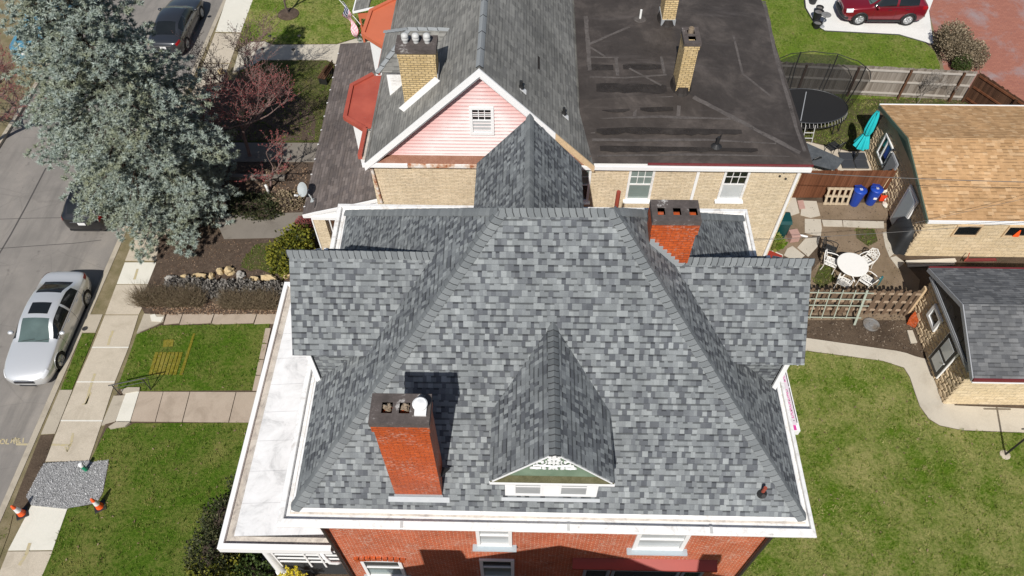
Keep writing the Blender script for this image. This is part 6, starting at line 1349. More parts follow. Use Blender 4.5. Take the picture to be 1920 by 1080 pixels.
# bins, pallet, bag of rubble
def wheelie(name, label, p, col, rnd_lid, group=None, rz=0):
    t = thing(name, label, 'bin', p, rz, group); mb = MB(); mb.lathe([(.19, .02), (.20, .05), (.255, .86), (.27, .87), (.27, .90), (.25, .90)], (0, 0, 0), 28); mb.build('body', M[col], t, True).data.set_sharp_from_angle(angle=RAD(35))
    for o in t.children: ORG[o.name] = Vector((0, 0, 0))
    l = MB(); l.lathe([(.28, .885), (.285, .93), (.26, .955), (.12, .985), (0, .99)], (0, 0, 0), 28); lid = l.build('lid', M[col], t, True)
    h = MB(); h.obox((0, .25, .87), X3, Y3, -.16, .16, 0, .07, 0, .05, bev=.01); h.build('handle', M[col], t)
    for s_ in (-1, 1): w = MB(); w.lathe([(.0, -.02), (.09, -.02), (.1, 0), (.09, .02), (0, .02)], (s_*.17, .19, .1), 14, ax=(1, 0, 0)); w.build('wheel', M['rubber'], t)
    k = MB(); k.obox((-.0, -.02, .985), X3, Y3, -.055, .055, -.06, .06, .001, .004); k.build('sticker', M['white_plastic'], lid)
    k = MB()
    for i in range(3): an = 2.094*i+.3; k.obox((0, -.02, .9895), Vector((math.cos(an), math.sin(an), 0)), Vector((-math.sin(an), math.cos(an), 0)), -.012, .03, .022, .034, .0, .003)
    k.build('recycling_arrows', M[col], lid); return t
p = S(1600, 383, 0); wheelie('recycling_bin', 'round blue recycling bin next to the wooden pallet', (p.x, p.y, 0), 'bin_blue', 1, 'blue recycling bins by the brown fence', .1)
p = S(1630, 381, 0); b2 = wheelie('recycling_bin', 'round blue recycling bin next to the orange bag of rubble', (p.x, p.y, 0), 'bin_blue', 1, 'blue recycling bins by the brown fence', -.15)
k = MB(); k.obox((.02, -.245, .55), X3, Y3, -.07, .07, -.012, 0, -.05, .06); k.build('bin_marking', M['white_plastic'], b2)
c = S(1456, 438, 0); t = thing('garbage_bin', 'dark green bin standing against the corner of the buff brick house', 'bin', c); mb = MB()
mb.raw([c+Vector((x*s_, y*s_, z)) for s_, z in ((.85, 0), (1, 1.0)) for x, y in ((-.30, -.34), (.30, -.34), (.30, .34), (-.30, .34))], [(0, 1, 5, 4), (1, 2, 6, 5), (2, 3, 7, 6), (3, 0, 4, 7), (3, 2, 1, 0)]); part('body', mb, 'bin_green', t)
mb = MB(); mb.ext([c+Vector((-.33, -.37, 1.0)), c+Vector((.33, -.37, 1.0)), c+Vector((.33, -.30, 1.07)), c+Vector((.33, .34, 1.12)), c+Vector((-.33, .34, 1.12)), c+Vector((-.33, -.30, 1.07))][0:0] or [c+Vector((-.33, -.37, 1.0)), c+Vector((-.33, -.25, 1.08)), c+Vector((-.33, .25, 1.1)), c+Vector((-.33, .38, 1.0))], (.66, 0, 0)); part('lid', mb, 'bin_green', t)
mb = MB(); mb.bar(c+Vector((-.3, .4, .95)), c+Vector((.3, .4, .95)), .02); part('handle', mb, 'black_plastic', t)
p = S(1566, 383, 0); t = thing('wooden_pallet', 'bare wooden pallet leaning upright on the brown fence', 'pallet', (p.x, p.y, 0)); mb = MB(); u = X3; up = Vector((0, .22, .97)).normalized(); n = u.cross(up); o_ = Vector((p.x-.58, p.y+.05, .0))
for k in range(3): mb.obox(o_, u, n, 0, 1.14, .02, .11, .0+k*.40, .08+k*.40, w=up)
part('stringers', mb, 'pallet', t); mb = MB()
for k in range(5): mb.obox(o_, u, n, .02+k*.25, .12+k*.25, .111, .128, 0, .92, w=up)
part('deck_boards', mb, 'pallet', t)
p = S(1655, 372, 0); t = thing('rubble_bag', 'orange red open tub filled with pale stones', 'tub', (p.x, p.y, 0)); mb = MB(); mb.raw([p+Vector((x*s_, y*s_, z)) for s_, z in ((.8, 0), (1.05, .42), (.98, .42), (.78, .1)) for x, y in ((-.27, -.22), (.27, -.22), (.27, .22), (-.27, .22))], [(i*4+k, i*4+(k+1) % 4, i*4+4+(k+1) % 4, i*4+4+k) for i in range(3) for k in range(4)]+[(12, 13, 14, 15)]); part('tub', mb, 'orange_red', t)
mb = MB(); mb.obox(p+Vector((.02, -.225, .2)), Vector((1, 0, 0)), Y3, -.08, .08, -.035, -.028, -.05, .06); part('tub_mark', mb, 'white_plastic', t)
for i, (dx, dy, dz, s_, lab) in enumerate(((.08, .1, .46, .2, 'biggest pale stone on top of the orange tub'), (-.12, .05, .40, .13, 'small pale stone in the orange tub'), (.05, -.45, .08, .22, 'broad pale stone slab on the ground before the orange tub'), (.38, -.42, .12, .22, 'pale stone leaning by the white storm door'), (.2, -.75, .05, .2, 'flat pale stone between the tub and the door sill'))):
    mb = MB(); mb.blob(p+Vector((dx, dy, dz)), (s_, s_*.8, s_*.42), 9, 6, .3, i+40, 1.6); tag(mb.build('rubble_stone', M['walk_new']), lab, 'stone', 'pale rubble stones by the orange tub')
p = S(1650, 372, .3); mb = MB(); mb.tube([p+Vector((-.1, .1, -.28)), p+Vector((.05, .25, .5)), p+Vector((.2, .4, 1.25))], .016, 6); tag(mb.build('broom_handle', M['raw_wood']), 'pale wooden stick leaning on the brown fence by the tub', 'stick')
# covered grill
p = S(1690, 458, 0); t = thing('covered_grill', 'barbecue grill under a black vinyl cover by the garage door', 'grill', (p.x, p.y, 0)); mb = MB(); n = 36; V = []; rows = [(0, .56, .78), (.25, .53, .74), (.6, .50, .70), (.9, .47, .66), (1.02, .42, .60), (1.2, .28, .50), (1.28, .12, .28), (1.29, 0, 0)]
for z, rx, ry in rows:
    for k in range(n): a = 6.2832*k/n; ca, sa = math.cos(a), math.sin(a); q = 1/max(abs(ca), abs(sa), .78)*.9; f_ = (1+.05*math.sin(7*a+z*2)*(1-z/1.3)); V.append(p+Vector((ca*rx*q*f_, sa*ry*q*f_+.1, z)))
mb.raw(V, [(i*n+k, i*n+(k+1) % n, (i+1)*n+(k+1) % n, (i+1)*n+k) for i in range(len(rows)-1) for k in range(n)]); part('cover', mb, 'grill_cover', t, True)
mb = MB(); mb.lathe([(.055, 0), (.05, .012), (0, .015)], p+Vector((.12, .42, 1.02)), 14, ax=(0, .5, 1)); part('cover_badge', mb, 'white_plastic', t)
# other yard things
p = S(1633, 609, 0); t = thing('manhole_lid', 'round grey metal lid lying on the dark soil', 'lid', p); mb = MB(); mb.lathe([(.32, 0), (.32, .05), (.27, .06), (.24, .04), (.10, .045), (.08, .07), (0, .075)], p, 28); part('cover', mb, 'iron_lid', t, True, 30)
p = S(1712, 608, 0); rnd = random.Random(6)
for k in range(5):
    mb = MB(); an = .9+rnd.uniform(-.12, .12); u = Vector((math.cos(an), math.sin(an), 0)); mb.obox(Vector((p.x+.0, p.y+.1, k*.085)), u, u.cross(Z3), -.22, .22, -.16, .16, .0, .08, bev=.008)
    tag(mb.build('loose_brick', M['orange_red' if 0 else 'brick_stack']), ('bottom brick of the loose orange stack by the picket fence', 'second brick from the bottom of the loose orange stack', 'middle brick of the loose orange stack', 'second brick from the top of the loose orange stack', 'top brick of the loose orange stack')[k], 'brick', 'loose bricks stacked at the garage corner')
mb = MB(); q = [S(x, y, .06) for x, y in ((1701, 619), (1711, 619), (1720, 642), (1708, 643))]; mb.prism([(v.x, v.y) for v in q], 0, .06); tag(mb.build('concrete_block', M['path_conc']), 'pale concrete slab lying beside the grey roofed garage', 'slab')
p = S(1488, 442, .2); t = thing('stone_planter', 'pinkish square stone planter beside the dark green bin', 'planter', (p.x, p.y, 0)); mb = MB(); mb.obox((p.x, p.y, 0), Vector((.98, .17, 0)), Vector((-.17, .98, 0)), -.2, .2, -.22, .22, 0, .40, bev=.02); part('pot', mb, 'terracotta_pink', t)
mb = MB(); mb.tube([S(1497, 440, .3), S(1514, 444, .22)], .045, 8); tag(mb.build('drain_pipe', M['pvc']), 'short white pipe sticking out past the pink planter', 'pipe')
mb = MB(); mb.lathe([(.06, 0), (.06, .1), (0, .11)], S(1471, 434, .25), 12); tag(mb.build('hose_cap', M['white_plastic']), 'small white cap beside the green bin', 'cap')
q = [S(x, y, .12) for x, y in ((1422, 470), (1431, 464), (1467, 479), (1464, 492), (1415, 500))]; mb = MB(); mb.prism([(v.x, v.y) for v in q], 0, .12); tag(mb.build('red_step', M['red_paint']), 'red painted step behind the right roof wing', 'step')
mb = MB(); q = [S(x, y, .1) for x, y in ((1428, 461), (1468, 478), (1467, 482), (1426, 467))]; mb.prism([(v.x, v.y) for v in q], 0, .11); tag(mb.build('concrete_edging', M['walk_new']), 'pale edging strip behind the red step', 'edging')
for k, (a, b, w, z, m, lab) in enumerate((((1700, 491), (1792, 487), .16, .22, 'lumber', 'bleached plank lying along the cream garage wall'), ((1702, 497), (1790, 493), .14, .1, 'lumber', 'lower bleached plank lying along the cream garage wall'), ((1810, 487), (1868, 486), .12, .2, 'maroon', 'short dark red beam lying by the cream garage wall'))):
    a, b = S(*a, z), S(*b, z); d = (b-a).normalized(); mb = MB(); mb.obox(a, d, d.cross(Z3), 0, (b-a).length, -w/2, w/2, -.05, .0, bev=.006); tag(mb.build('plank', M[m]), lab, 'plank')
mb = MB(); mb.tube([S(1808, 490, .3), S(1814, 484, .35), S(1818, 474, .5)], .02, 5); tag(mb.build('bent_rod', M['pipe_red']), 'bent rusty rod on the red beam', 'rod')
# clothes line pole at the right edge
p = S(1884, 853, 0); t = thing('clothes_pole', 'dark metal pole with a concrete foot on the back lawn', 'pole', p); mb = MB(); mb.bar(p, p+Vector((0, 0, 2.1)), .035, .035, 8); mb.bar(p+Vector((-.5, 0, 2.05)), p+Vector((.5, 0, 2.05)), .025); part('pole', mb, 'black_iron', t); mb = MB(); mb.lathe([(.19, -.02), (.18, .03), (.1, .05), (0, .05)], p, 14); part('foot', mb, 'walk_old', t)
# ------------------------------------------------------------------ street side things
def cone(label, p, lean, group):
    t = thing('traffic_cone', label, 'cone', p, .5, group); b = MB(); b.obox((0, 0, 0), X3, Y3, -.19, .19, -.19, .19, .0, .035, bev=.012); b.build('base', M['car_trim'], t)
    c = MB(); c.lathe([(.135, .035), (.12, .08), (.098, .27)], (0, 0, 0), 20); c.build('cone_body', M['orange'], t, True); c = MB(); c.lathe([(.0985, .27), (.066, .52)], (0, 0, 0), 20); c.build('reflective_sleeve', M['reflector'], t, True); c = MB(); c.lathe([(.0655, .52), (.036, .70), (.02, .71)], (0, 0, 0), 20); c.build('tip', M['orange'], t, True)
    return t
cone('orange traffic cone standing on the kerb side edge of the gravel', S(42, 963, SZ), 0, 'traffic cones around the gravel patch'); cone('orange traffic cone standing on the lawn side edge of the gravel', S(188, 950, 0), 0, 'traffic cones around the gravel patch')
p = S(163, 882, SZ); t = thing('marker_pipe', 'short green pipe with a white cap standing in the gravel', 'pipe', p); mb = MB(); mb.bar(p, p+Vector((0, 0, .40)), .07, .07, 16); part('pipe', mb, 'green_pipe', t, True, 40); mb = MB(); mb.lathe([(.078, .40), (.08, .50), (.06, .54), (0, .55)], p, 16); part('cap', mb, 'white_plastic', t, True, 40)
mb = MB(); P0, P1, P2 = S(226, 741, 0), S(283, 731, 0), S(283, 731, 0)
t = thing('handrail', 'black iron handrail at the top of the two walkway steps', 'handrail', P0); hA, hB = P0+Z3*.78, P1+Z3*.85
mb.bar(P0, hA, .018); mb.bar(P1, hB, .018); mb.tube([hA+(hA-hB).normalized()*.12, hA, hB, hB+(hB-hA).normalized()*.15], .022, 6); mb.bar(P0+Z3*.55, P1+Z3*.6, .012); mb.bar(P1+Z3*.02, hB+(hB-hA)*.18, .014); part('rail', mb, 'black_iron', t)
mb = MB(); a = S(504, 362, 0); mb.tube([a, a+Z3*.4, a+Z3*.5+Vector((-.05, .05, 0))], .06, 8); tag(mb.build('cleanout_pipe', M['pvc']), 'short white cleanout pipe in the shaded bed', 'pipe')
p = S(613, 148, 0); t = thing('garden_bench', 'small dark slatted bench at the edge of the brown porch roof', 'bench', p); mb = MB(); u = Vector((.25, .97, 0)); n = u.cross(Z3)
for k in range(4): mb.obox(p, u, n, -.55, .55, -.2+k*.11, -.12+k*.11, .42, .45)
part('seat', mb, 'fence_dark', t); mb = MB()
for k in range(3): mb.obox(p, u, n, -.55, .55, .23, .25, .55+k*.12, .63+k*.12)
part('backrest', mb, 'fence_dark', t)
for s_ in (-.45, .45): mb = MB(); mb.obox(p, u, n, s_-.03, s_+.03, -.2, .24, 0, .419); part('leg', mb, 'black_iron', t)
LL = [(496, 103, 'low dark path lamp left of the far walk near its flare'), (553, 104, 'low dark path lamp below the far walk toward the porch'), (509, 79, 'low dark path lamp above the far walk by the shrub'), (564, 78, 'low dark path lamp above the far walk toward the porch')]
for (x, y, lab) in LL:
    p = S(x, y, 0); t = thing('path_lamp', lab, 'lamp', p, group='path lamps along the far walk'); mb = MB(); mb.bar(p, p+Z3*.38, .012); part('stake', mb, 'black_iron', t); mb = MB(); mb.lathe([(.03, .30), (.04, .38), (.11, .39), (.02, .45), (0, .455)], p, 12); part('lamp_shade', mb, 'black_iron', t)
# flag on a slanted pole
pa = S(676, 46, 2.6); pb = S(633, -4, 3.9); t = thing('flag', 'striped flag with a starred canton hanging from the far porch', 'flag', pa); mb = MB(); mb.bar(pa, pb, .02, .016, 8); part('pole', mb, 'white_plastic', t)
mb = MB(); d = (pa-pb); ns = 13; u0 = pb.lerp(pa, .12); L = d.length*.75; dn = d.normalized()
for i in range(ns):
    for j in range(10):
        def P_(a, b): x = a/ns*L*.62; y = b/10*1.35; return u0+dn*x+Vector((.12*math.sin(b*.9+a*.2), .14*math.cos(b*.8+a*.3)-.1*b/10, -y*.8))+dn*(y*.3)
        mi = 2 if (i < 7 and j < 4) else (0 if i % 2 == 0 else 1)
        mb.face([P_(i, j), P_(i+1, j), P_(i+1, j+1), P_(i, j+1)], mi)
me = part('cloth', mb, ('flag_red', 'flag_white', 'flag_blue'), t, True)
mb = MB(); rnd = random.Random(1)
for i in range(6):
    for j in range(4): a, b = i+.6, j+.5; x = a/ns*L*.62; y = b/10*1.35; q = u0+dn*x+Vector((.12*math.sin(b*.9+a*.2), .14*math.cos(b*.8+a*.3)-.1*b/10, -y*.8))+dn*(y*.3); mb.blob(q, .022, 5, 4, 0)
part('stars', mb, 'flag_white', t)
p = S(679, 80, 0); t = thing('garden_planter', 'dark leafy planter with a pale blue tub by the far porch', 'planter', p); mb = MB(); mb.lathe([(.16, 0), (.24, .4), (.22, .4), (.2, .3)], p, 16); part('tub', mb, 'dish', t); V, Fc = [], []; leafclump(V, Fc, (p.x, p.y+.2, .6), (.3, .5, .7), 600, .1, random.Random(4)); mb = MB(); mb.raw(V, Fc); part('foliage', mb, 'box_leaf', t)
mb = MB(); mb.obox((-20, 36.8, 0), X3, Y3, 8.5, 12.2, 0, .02, .02, .35)
# yard lamps and pots heaped by the red suv
DL = [(1523, 6, .26, .55, 'black pot with a wide rim nearest the top of the heap'), (1533, 26, .2, .45, 'small black pot behind the tilted disc'), (1530, 37, .27, .55, 'round grey topped pot in the middle of the heap'), (1530, 52, .24, .35, 'low black pot at the lawn side of the heap')]
for i, (x, y, r, h, lab) in enumerate(DL):
    p = S(x, y, 0); t = thing('plant_pot', lab, 'pot', p, group='black pots heaped on the white pad'); mb = MB(); mb.lathe([(r*.7, 0), (r*.95, h-.05), (r*1.08, h-.04), (r*1.08, h), (r*.92, h), (r*.88, h-.1), (0, h-.1)], p, 20); part('pot', mb, 'car_trim', t, True, 35); mb = MB(); mb.lathe([(r*.87, h-.09), (0, h-.06)], p, 14); part('potting_soil', mb, 'iron_lid', t)
p = S(1541, 50, 0); t = thing('lamp_post', 'short yard lamp with a grey disc top standing on the white pad edge', 'lamp', p); mb = MB(); mb.bar(p, p+Z3*.75, .03, .025, 8); mb.lathe([(.16, 0), (.13, .04), (.03, .06)], p, 14); part('post', mb, 'grey_trim', t); mb = MB(); mb.lathe([(.10, .70), (.26, .74), (.27, .77), (.15, .80), (.08, .79), (0, .78)], p, 22); part('disc', mb, 'iron_lid', t, True, 40)
# overhead cables
def cable(label, a, b, sag, r=.018, m='wire'):
    a, b = Vector(a), Vector(b); mb = MB(); mb.tube([a.lerp(b, i/24)-Z3*sag*4*(i/24)*(1-i/24) for i in range(25)], r, 5); tag(mb.build('overhead_cable', M[m]), label, 'cable')
cable('twisted grey cable from the buff house corner over the tan garage roof', SY(1466, 322, BY-.06), S(2150, 345, 5.6), .12, .015)
cable('thin grey cable crossing above the garden table and the covered grill', S(1380, 452, 3.6), S(2060, 405, 5.0), .12, .009)
cable('thin cable stretched just over the tan garage shingles', S(1715, 418, 2.75), S(2100, 330, 5), .05, .007)
# ------------------------------------------------------------------ cars: a lofted shell cut into panels and glass
def pchip(xs, ys, x):
    n = len(xs); h = [xs[i+1]-xs[i] for i in range(n-1)]; dl = [(ys[i+1]-ys[i])/h[i] for i in range(n-1)]; m = [0.0]*n
    m[0], m[-1] = dl[0], dl[-1]
    for i in range(1, n-1):
        if dl[i-1]*dl[i] > 0: w1, w2 = 2*h[i]+h[i-1], h[i]+2*h[i-1]; m[i] = (w1+w2)/(w1/dl[i-1]+w2/dl[i])
    i = 0
    while i < n-2 and x > xs[i+1]: i += 1
    t = (x-xs[i])/h[i]; t2, t3 = t*t, t*t*t
    return (2*t3-3*t2+1)*ys[i]+(t3-2*t2+t)*h[i]*m[i]+(-2*t3+3*t2)*ys[i+1]+(t3-t2)*h[i]*m[i+1]
SEDAN = dict(L=5.0, wb=2.97, xo=-.06, R=.335, wy=.80, rows=[
 # x, zbot, wsill, wmid, zmid, wbelt, zbelt, wrail, zrail, zcentre
 (2.50, .30, .40, .50, .50, .45, .62, .30, .66, .68), (2.40, .22, .62, .72, .48, .66, .65, .45, .72, .75), (2.15, .19, .74, .85, .52, .80, .72, .58, .80, .84), (1.70, .18, .82, .91, .60, .86, .82, .62, .89, .93), (1.15, .18, .85, .925, .62, .87, .90, .68, .955, 1.0),
 (1.02, .18, .85, .925, .62, .87, .92, .69, .97, 1.01), (.18, .18, .86, .93, .62, .88, .95, .60, 1.38, 1.44), (-.45, .18, .86, .93, .62, .885, .965, .60, 1.42, 1.48), (-1.05, .18, .86, .925, .63, .88, .98, .585, 1.37, 1.43), (-1.82, .19, .84, .91, .65, .865, 1.0, .66, 1.07, 1.10), (-1.95, .20, .83, .905, .66, .855, 1.0, .66, 1.05, 1.075), (-2.25, .23, .78, .86, .66, .80, .98, .60, 1.03, 1.055), (-2.42, .28, .66, .76, .62, .70, .93, .50, .98, 1.0), (-2.50, .34, .50, .60, .58, .52, .80, .4, .86, .88)],
 ws=(1.02, .18), rw=(-1.05, -1.82), side=(.86, -1.42), bp=(-.42, -.52))
SUV = dict(L=4.6, wb=2.69, xo=.02, R=.36, wy=.80, rows=[
 (2.28, .36, .48, .58, .60, .52, .78, .36, .84, .86), (2.18, .28, .66, .78, .58, .70, .84, .5, .92, .95), (1.95, .25, .78, .88, .62, .82, .92, .60, 1.0, 1.04), (1.5, .24, .84, .92, .70, .87, 1.0, .66, 1.08, 1.12), (1.1, .24, .86, .925, .72, .87, 1.05, .70, 1.11, 1.15),
 (.98, .24, .86, .925, .72, .87, 1.06, .70, 1.12, 1.16), (.28, .24, .86, .93, .72, .87, 1.09, .61, 1.58, 1.64), (-.4, .24, .86, .93, .72, .87, 1.11, .62, 1.62, 1.68), (-1.1, .24, .86, .93, .74, .87, 1.14, .61, 1.60, 1.66), (-1.65, .26, .84, .91, .76, .85, 1.17, .58, 1.55, 1.60), (-2.05, .30, .78, .88, .78, .82, 1.17, .62, 1.25, 1.28), (-2.18, .33, .72, .84, .76, .78, 1.10, .6, 1.15, 1.17), (-2.28, .38, .55, .68, .70, .62, .92, .5, .98, 1.0)],
 ws=(.98, .28), rw=(-1.65, -2.05), side=(.80, -1.62), bp=(-.40, -.52))
def car(label, body, spec, loc, rz, name='parked_car', rack=False, roofglass=False, cladding=None, seat=True):
    t = thing(name, label, 'car', loc, rz if abs(rz) > 1e-6 else 1e-6); R_ = spec['rows'][::-1]; xs_ = [r[0] for r in R_]; wb = spec['wb']; xw = [wb/2+spec['xo'], -wb/2+spec['xo']]; Rw = spec['R']
    fine = set(); 
    for a, b in zip(xs_, xs_[1:]):
        n = max(2, int((b-a)/.075)); fine |= {round(a+(b-a)*i/n, 4) for i in range(n+1)}
    for k in ('ws', 'rw', 'side', 'bp'): fine |= set(spec[k])
    for x in xw: fine |= {round(x+(Rw+.06)*math.cos(math.pi*i/12), 4) for i in range(13)}
    X_ = sorted(fine); ts = [0, 1, 1.35, 1.7, 2, 2.3, 2.6, 2.9, 3, 3.12, 3.5, 3.86, 4, 4.14, 4.5, 5]
    G_ = []
    for x in X_:
        v = [pchip(xs_, [r[k] for r in R_], x) for k in range(1, 10)]; zb, ws, wm, zm, wbl, zbl, wr, zr, zc = v
        py = [0, ws, wm, wbl, wr, 0]; pz = [zb, zb, zm, zbl, zr, zc]; T_ = [0, 1, 2, 3, 4, 5]; row = []
        for q in ts:
            y = pchip(T_, py, q) if q < 4 else wr*(1-(q-4)); z = pchip(T_, pz, q) if q < 4 else zr+(zc-zr)*(1-(1-(q-4))**2)
            row.append((y, z))
        G_.append(row)
    groups = {k: MB() for k in ('body', 'windscreen', 'rear_window', 'side_window', 'side_window2', 'side_window3', 'side_window4')}
    def cls(xa, xb, ta, tb, yc, zc_):
        xm = (xa+xb)/2; tm = (ta+tb)/2
        if spec['ws'][1] <= xm <= spec['ws'][0] and tm > 4.1: return 'windscreen'
        if spec['rw'][1] <= xm <= spec['rw'][0] and tm > 4.1: return 'rear_window'
        if spec['side'][1] <= xm <= spec['side'][0] and 3.1 < tm < 3.9 and not (spec['bp'][1] <= xm <= spec['bp'][0]): return 'side_window' if xm > spec['bp'][0] else 'side_window2'
        if tm < 2.95:
            for x in xw:
                if (xm-x)**2+(zc_-Rw)**2 < (Rw+.06)**2 and tm > .9: return None
        return 'body'
    for i in range(len(X_)-1):
        for j in range(len(ts)-1):
            q = [(X_[i], *G_[i][j]), (X_[i+1], *G_[i+1][j]), (X_[i+1], *G_[i+1][j+1]), (X_[i], *G_[i][j+1])]
            k = cls(X_[i], X_[i+1], ts[j], ts[j+1], sum(p[1] for p in q)/4, sum(p[2] for p in q)/4)
            if k is None: continue
            groups[k].raw([(p[0], p[1], p[2]) for p in q], [(0, 3, 2, 1)]); groups[{'side_window': 'side_window3', 'side_window2': 'side_window4'}.get(k, k)].raw([(p[0], -p[1], p[2]) for p in q], [(0, 1, 2, 3)])
    # nose and tail caps
    for idx, fl in ((0, False), (-1, True)):
        x = X_[idx]; ring = [(x, y, z) for y, z in G_[idx]]+[(x, -y, z) for y, z in G_[idx][::-1][1:-1]]; groups['body'].face(ring if fl else ring[::-1])
    def weld(o):
        bm = bmesh.new(); bm.from_mesh(o.data); bmesh.ops.remove_doubles(bm, verts=bm.verts, dist=.0008); bmesh.ops.recalc_face_normals(bm, faces=bm.faces); bm.to_mesh(o.data); bm.free(); o.data.polygons.foreach_set('use_smooth', [True]*len(o.data.polygons)); o.data.set_sharp_from_angle(angle=RAD(38))
    bo = groups['body'].build('body', M[body], t); weld(bo)
    for k, m in (('windscreen', 'windscreen'), ('rear_window', 'car_glass'), ('side_window', 'car_glass'), ('side_window2', 'car_glass'), ('side_window3', 'car_glass'), ('side_window4', 'car_glass')): weld(groups[k].build(k.rstrip('234'), M[m], t))
    mb = MB(); mb.box(-spec['L']/2+.25, spec['L']/2-.3, -.62, .62, .22, .60); mb.build('underbody', M['car_trim'], t)
    if seat:
        mb = MB()
        for x in (.0, -1.0):
            for y in (-.36, .36): mb.obox((x, y, 0), X3, Y3, -.28, .24, -.24, .24, .45, .66, bev=.05); mb.obox((x-.3, y, 0), X3, Y3, -.07, .07, -.22, .22, .5, 1.12, bev=.05)
        mb.obox((1.0, 0, 0), X3, Y3, -.25, .15, -.62, .62, .5, .92, bev=.08); mb.build('interior', M['iron_lid'], t)
    for x in xw:
        for s_ in (-1, 1):
            c = Vector((x, s_*(spec['wy']+.03), Rw)); ax = Vector((0, s_, 0)); mb = MB(); mb.lathe([(Rw*.66, -.10), (Rw*.95, -.11), (Rw, -.06), (Rw, .06), (Rw*.95, .095), (Rw*.70, .10), (Rw*.66, .07)], c, 30, ax=ax); w = mb.build('wheel', M['rubber'], t, True); w.data.set_sharp_from_angle(angle=RAD(40))
            mb = MB(); mb.lathe([(Rw*.68, .085), (Rw*.64, .10), (Rw*.60, .06), (Rw*.58, -.05)], c, 30, ax=ax); mb.lathe([(0, .095), (Rw*.16, .09), (Rw*.18, .05)], c, 16, ax=ax); tt, bb = X3, Z3
            for k in range(5):
                for dd in (-.13, .13): an = 6.2832*k/5+.3; d1 = Vector((math.cos(an+dd), 0, math.sin(an+dd))); d0 = Vector((math.cos(an), 0, math.sin(an))); mb.bar(c+ax*.08+d0*Rw*.12, c+ax*.085+d1*Rw*.62, Rw*.075, Rw*.06, 5)
            mb.build('rim', M['alloy'], w, True); mb = MB(); mb.lathe([(Rw*.6, .02), (0, .02)], c, 20, ax=ax); mb.build('brake_disc', M['soot'], w)
            mb = MB(); pts = []
            for k in range(15):
                an = math.pi*k/14; px, pz = x+(Rw+.055)*math.cos(an), Rw+(Rw+.055)*math.sin(an)
                wmx = pchip(xs_, [r[3] for r in R_], px); pts.append((px, s_*(wmx-.004-.035*max(0, (pz-.62)/.3)**2 if pz > .3 else wmx-.02), max(pz, .2)))
            mb.tube(pts, .05 if cladding else .018, 6); mb.build('wheel_arch', M[cladding or body], t, True)
            mb = MB(); mb.lathe([(Rw+.10, -.28), (Rw+.10, .05)], c-ax*.06, 24, ax=ax); mb.lathe([(0, -.28), (Rw+.1, -.28)], c-ax*.06, 24, ax=ax); mb.build('wheel_well', M['soot'], t)
    def surf(x, q):
        v = [pchip(xs_, [r[k] for r in R_], x) for k in range(1, 10)]; zb, ws, wm, zm, wbl, zbl, wr, zr, zc = v; T_ = [0, 1, 2, 3, 4, 5]
        return (pchip(T_, [0, ws, wm, wbl, wr, 0], q) if q < 4 else wr*(1-(q-4))), (pchip(T_, [zb, zb, zm, zbl, zr, zc], q) if q < 4 else zr+(zc-zr)*(1-(1-(q-4))**2))
    def patch(name, xa, xb, ta, tb, m, off=.012, n=6, par=None):
        for s_ in (-1, 1):
            mb = MB(); V = []
            for i in range(n+1):
                for j in range(5): x = xa+(xb-xa)*i/n; q = ta+(tb-ta)*j/4; y, z = surf(x, q); V.append((x+(off if x > 0 else -off)*.6, s_*(y+off*.7), z+off*.5))
            mb.raw(V, [(i*5+j, i*5+j+1, (i+1)*5+j+1, (i+1)*5+j) for i in range(n) for j in range(4)]); mb.build(name, M[m], par or t, True)
    xn = spec['rows'][0][0]; xt = spec['rows'][-1][0]
    patch('headlight', xn-.42, xn-.10, 2.45, 3.35, 'lamp_clear'); patch('tail_light', xt+.42, xt+.07, 2.5, 3.1, 'lamp_red')
    zz = spec['rows'][0][4]
    mb = MB(); mb.obox((xn-.02, 0, zz+.02), Y3, X3, -.36, .36, -.02, .03, -.07, .05, bev=.02)
    for k in range(3): mb.obox((xn+.02, 0, zz-.03+k*.035), Y3, X3, -.38, .38, .0, .018, -.005, .005)
    gr = mb.build('grille', M['car_trim'], t); mb = MB(); mb.tube([(xn-.10, -.52, zz+.03), (xn+.025, -.34, zz+.09), (xn+.035, 0, zz+.10), (xn+.025, .34, zz+.09), (xn-.10, .52, zz+.03)], .014, 6); mb.build('chrome_trim', M['chrome'], gr)
    mb = MB(); mb.obox((xn-.03, 0, zz-.24), Y3, X3, -.30, .30, -.02, .035, -.03, .03, bev=.01); mb.build('lower_intake', M['car_trim'], t)
    mb = MB(); zt_ = spec['rows'][-1][6]; mb.obox((xt-.004, 0, zt_-.05), Y3, -X3, -.16, .16, .0, .014, -.08, .07); mb.build('licence_plate', M['plate'], t)
    mb = MB(); mb.obox((xt+.06, 0, zt_+.04), Y3, -X3, -.46, .46, .0, .09, .0, .02); mb.build('boot_trim', M['chrome'], t)
    mb = MB(); mb.obox((xt+.06, 0, .50), Y3, -X3, -.7, .7, -.02, .075, -.10, .02, bev=.03); mb.build('bumper_step', M[cladding or body], t)
    for s_ in (-1, 1):
        y, z = surf(.62, 3.05); mb = MB(); mb.blob((.62, s_*(y+.13), z+.09), (.09, .12, .075), 12, 8, 0); mb.build('door_mirror', M[body], t, True)
        for x in (-.1, -1.05): y, z = surf(x, 2.7); mb = MB(); mb.obox((x, s_*(y+.012), z), X3, Y3, -.10, .10, -.012, .014, -.014, .014, bev=.006); mb.build('door_handle', M[body if not cladding else 'car_trim'], t)
        mb = MB()
        for x in (.72, -.47, -1.42):
            P = [(x, s_*(surf(x, q)[0]+.0015), surf(x, q)[1]) for q in (1.3, 1.7, 2.1, 2.5, 2.9)]
            for a, b in zip(P, P[1:]): mb.bar(a, b, .005, .005, 4, False)
        mb.build('door_gap', M['soot'], t)
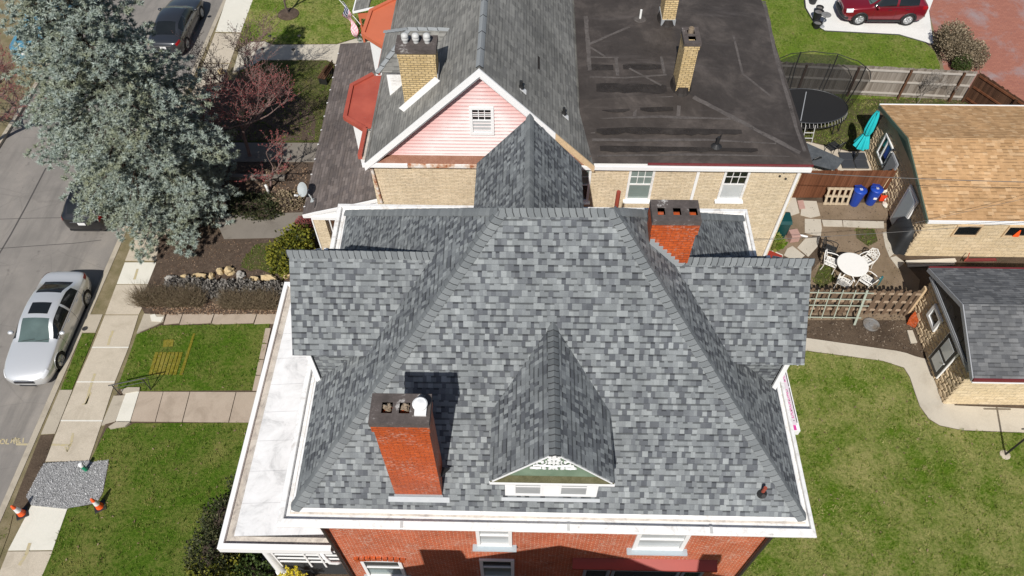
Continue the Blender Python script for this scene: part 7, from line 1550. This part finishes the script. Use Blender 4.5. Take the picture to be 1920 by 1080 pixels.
        mb = MB(); mb.tube([(x, s_*(surf(x, 3.0)[0]+.004), surf(x, 3.0)[1]+.006) for x in [spec['side'][0]-(spec['side'][0]-spec['side'][1])*i/10 for i in range(11)]], .009, 5); mb.build('window_trim', M['chrome' if not cladding else 'car_trim'], t)
        if cladding: mb = MB(); mb.tube([(x, s_*(surf(x, 1.25)[0]+.01), surf(x, 1.25)[1]+.02) for x in [xw[1]+.42+(xw[0]-xw[1]-.84)*i/8 for i in range(9)]], .075, 6); mb.build('sill_cladding', M[cladding], t)
        if rack: mb = MB(); mb.tube([(x, s_*(surf(x, 4.0)[0]-.03), surf(x, 4.0)[1]+.06) for x in [.1-.2*i for i in range(9)]], .016, 6); mb.build('roof_rail', M['spring'], t)
    if cladding: mb = MB(); mb.tube([(xn-.30, -.80, .42), (xn-.10, -.70, .42), (xn, -.45, .44), (xn+.02, 0, .45), (xn, .45, .44), (xn-.10, .70, .42), (xn-.30, .80, .42)], .11, 8); mb.build('bumper', M[cladding], t, True)
    if roofglass:
        mb = MB(); V = []
        for i in range(5):
            for j in range(7): x = -.0-.52*i/4; y = -.38+.76*j/6; rr = pchip(xs_, [r[7] for r in R_], x); q = 5-abs(y)/rr; V.append((x, y, surf(x, q)[1]+.006))
        mb.raw(V, [(i*7+j, i*7+j+1, (i+1)*7+j+1, (i+1)*7+j) for i in range(4) for j in range(6)]); mb.build('sunroof', M['car_glass'], t)
    mb = MB(); y, z = surf(spec['ws'][0]-.03, 4.6)
    for y0 in (-.45, .1): mb.bar((spec['ws'][0]-.02, y0, z+.02), (spec['ws'][0]-.10, y0+.5, z+.05), .009)
    mb.build('wiper', M['car_trim'], t); return t
c = S(134, 622, .1); wf, wr_ = S(109.5, 678.6, .13), S(158.9, 561.8, .13)
car('silver sedan with a dark sunroof parked by the kerb in full sun', 'silver', SEDAN, ((wf.x+wr_.x)/2-.82, (wf.y+wr_.y)/2, -.20), -math.pi/2+.012, roofglass=True)
a, b = S(1607, 47, .0), S(1697, 47, .0); car('deep red suv with silver wheels on the white stone pad', 'red_car', SUV, ((a.x+b.x)/2, (a.y+b.y)/2+.84, .01), math.pi, rack=True, cladding='car_trim')
p = S(121, 398, .75); q = S(170, 431, .35); car('black suv half hidden beneath the blue spruce', 'black_car', SUV, (p.x+.93, q.y+2.34, -.20), math.pi/2, rack=True)
p = S(352, 96, .35); car('dark grey car parked at the kerb beyond the spruce', 'grey_car', SEDAN, (S(384, 20, .1).x-1.0, p.y+2.5, -.20), math.pi/2)
p = S(13, 97, .6); car('pale blue car parked across the street behind the spruce', 'blue_car', SEDAN, (p.x+.95, p.y+2.4, -.20), math.pi/2)
# ------------------------------------------------------------------ tidy: every name used, every label set
for o in SC.collection.objects:
    if o.type == 'MESH' and not o.data.materials: o.data.materials.append(M['white'])
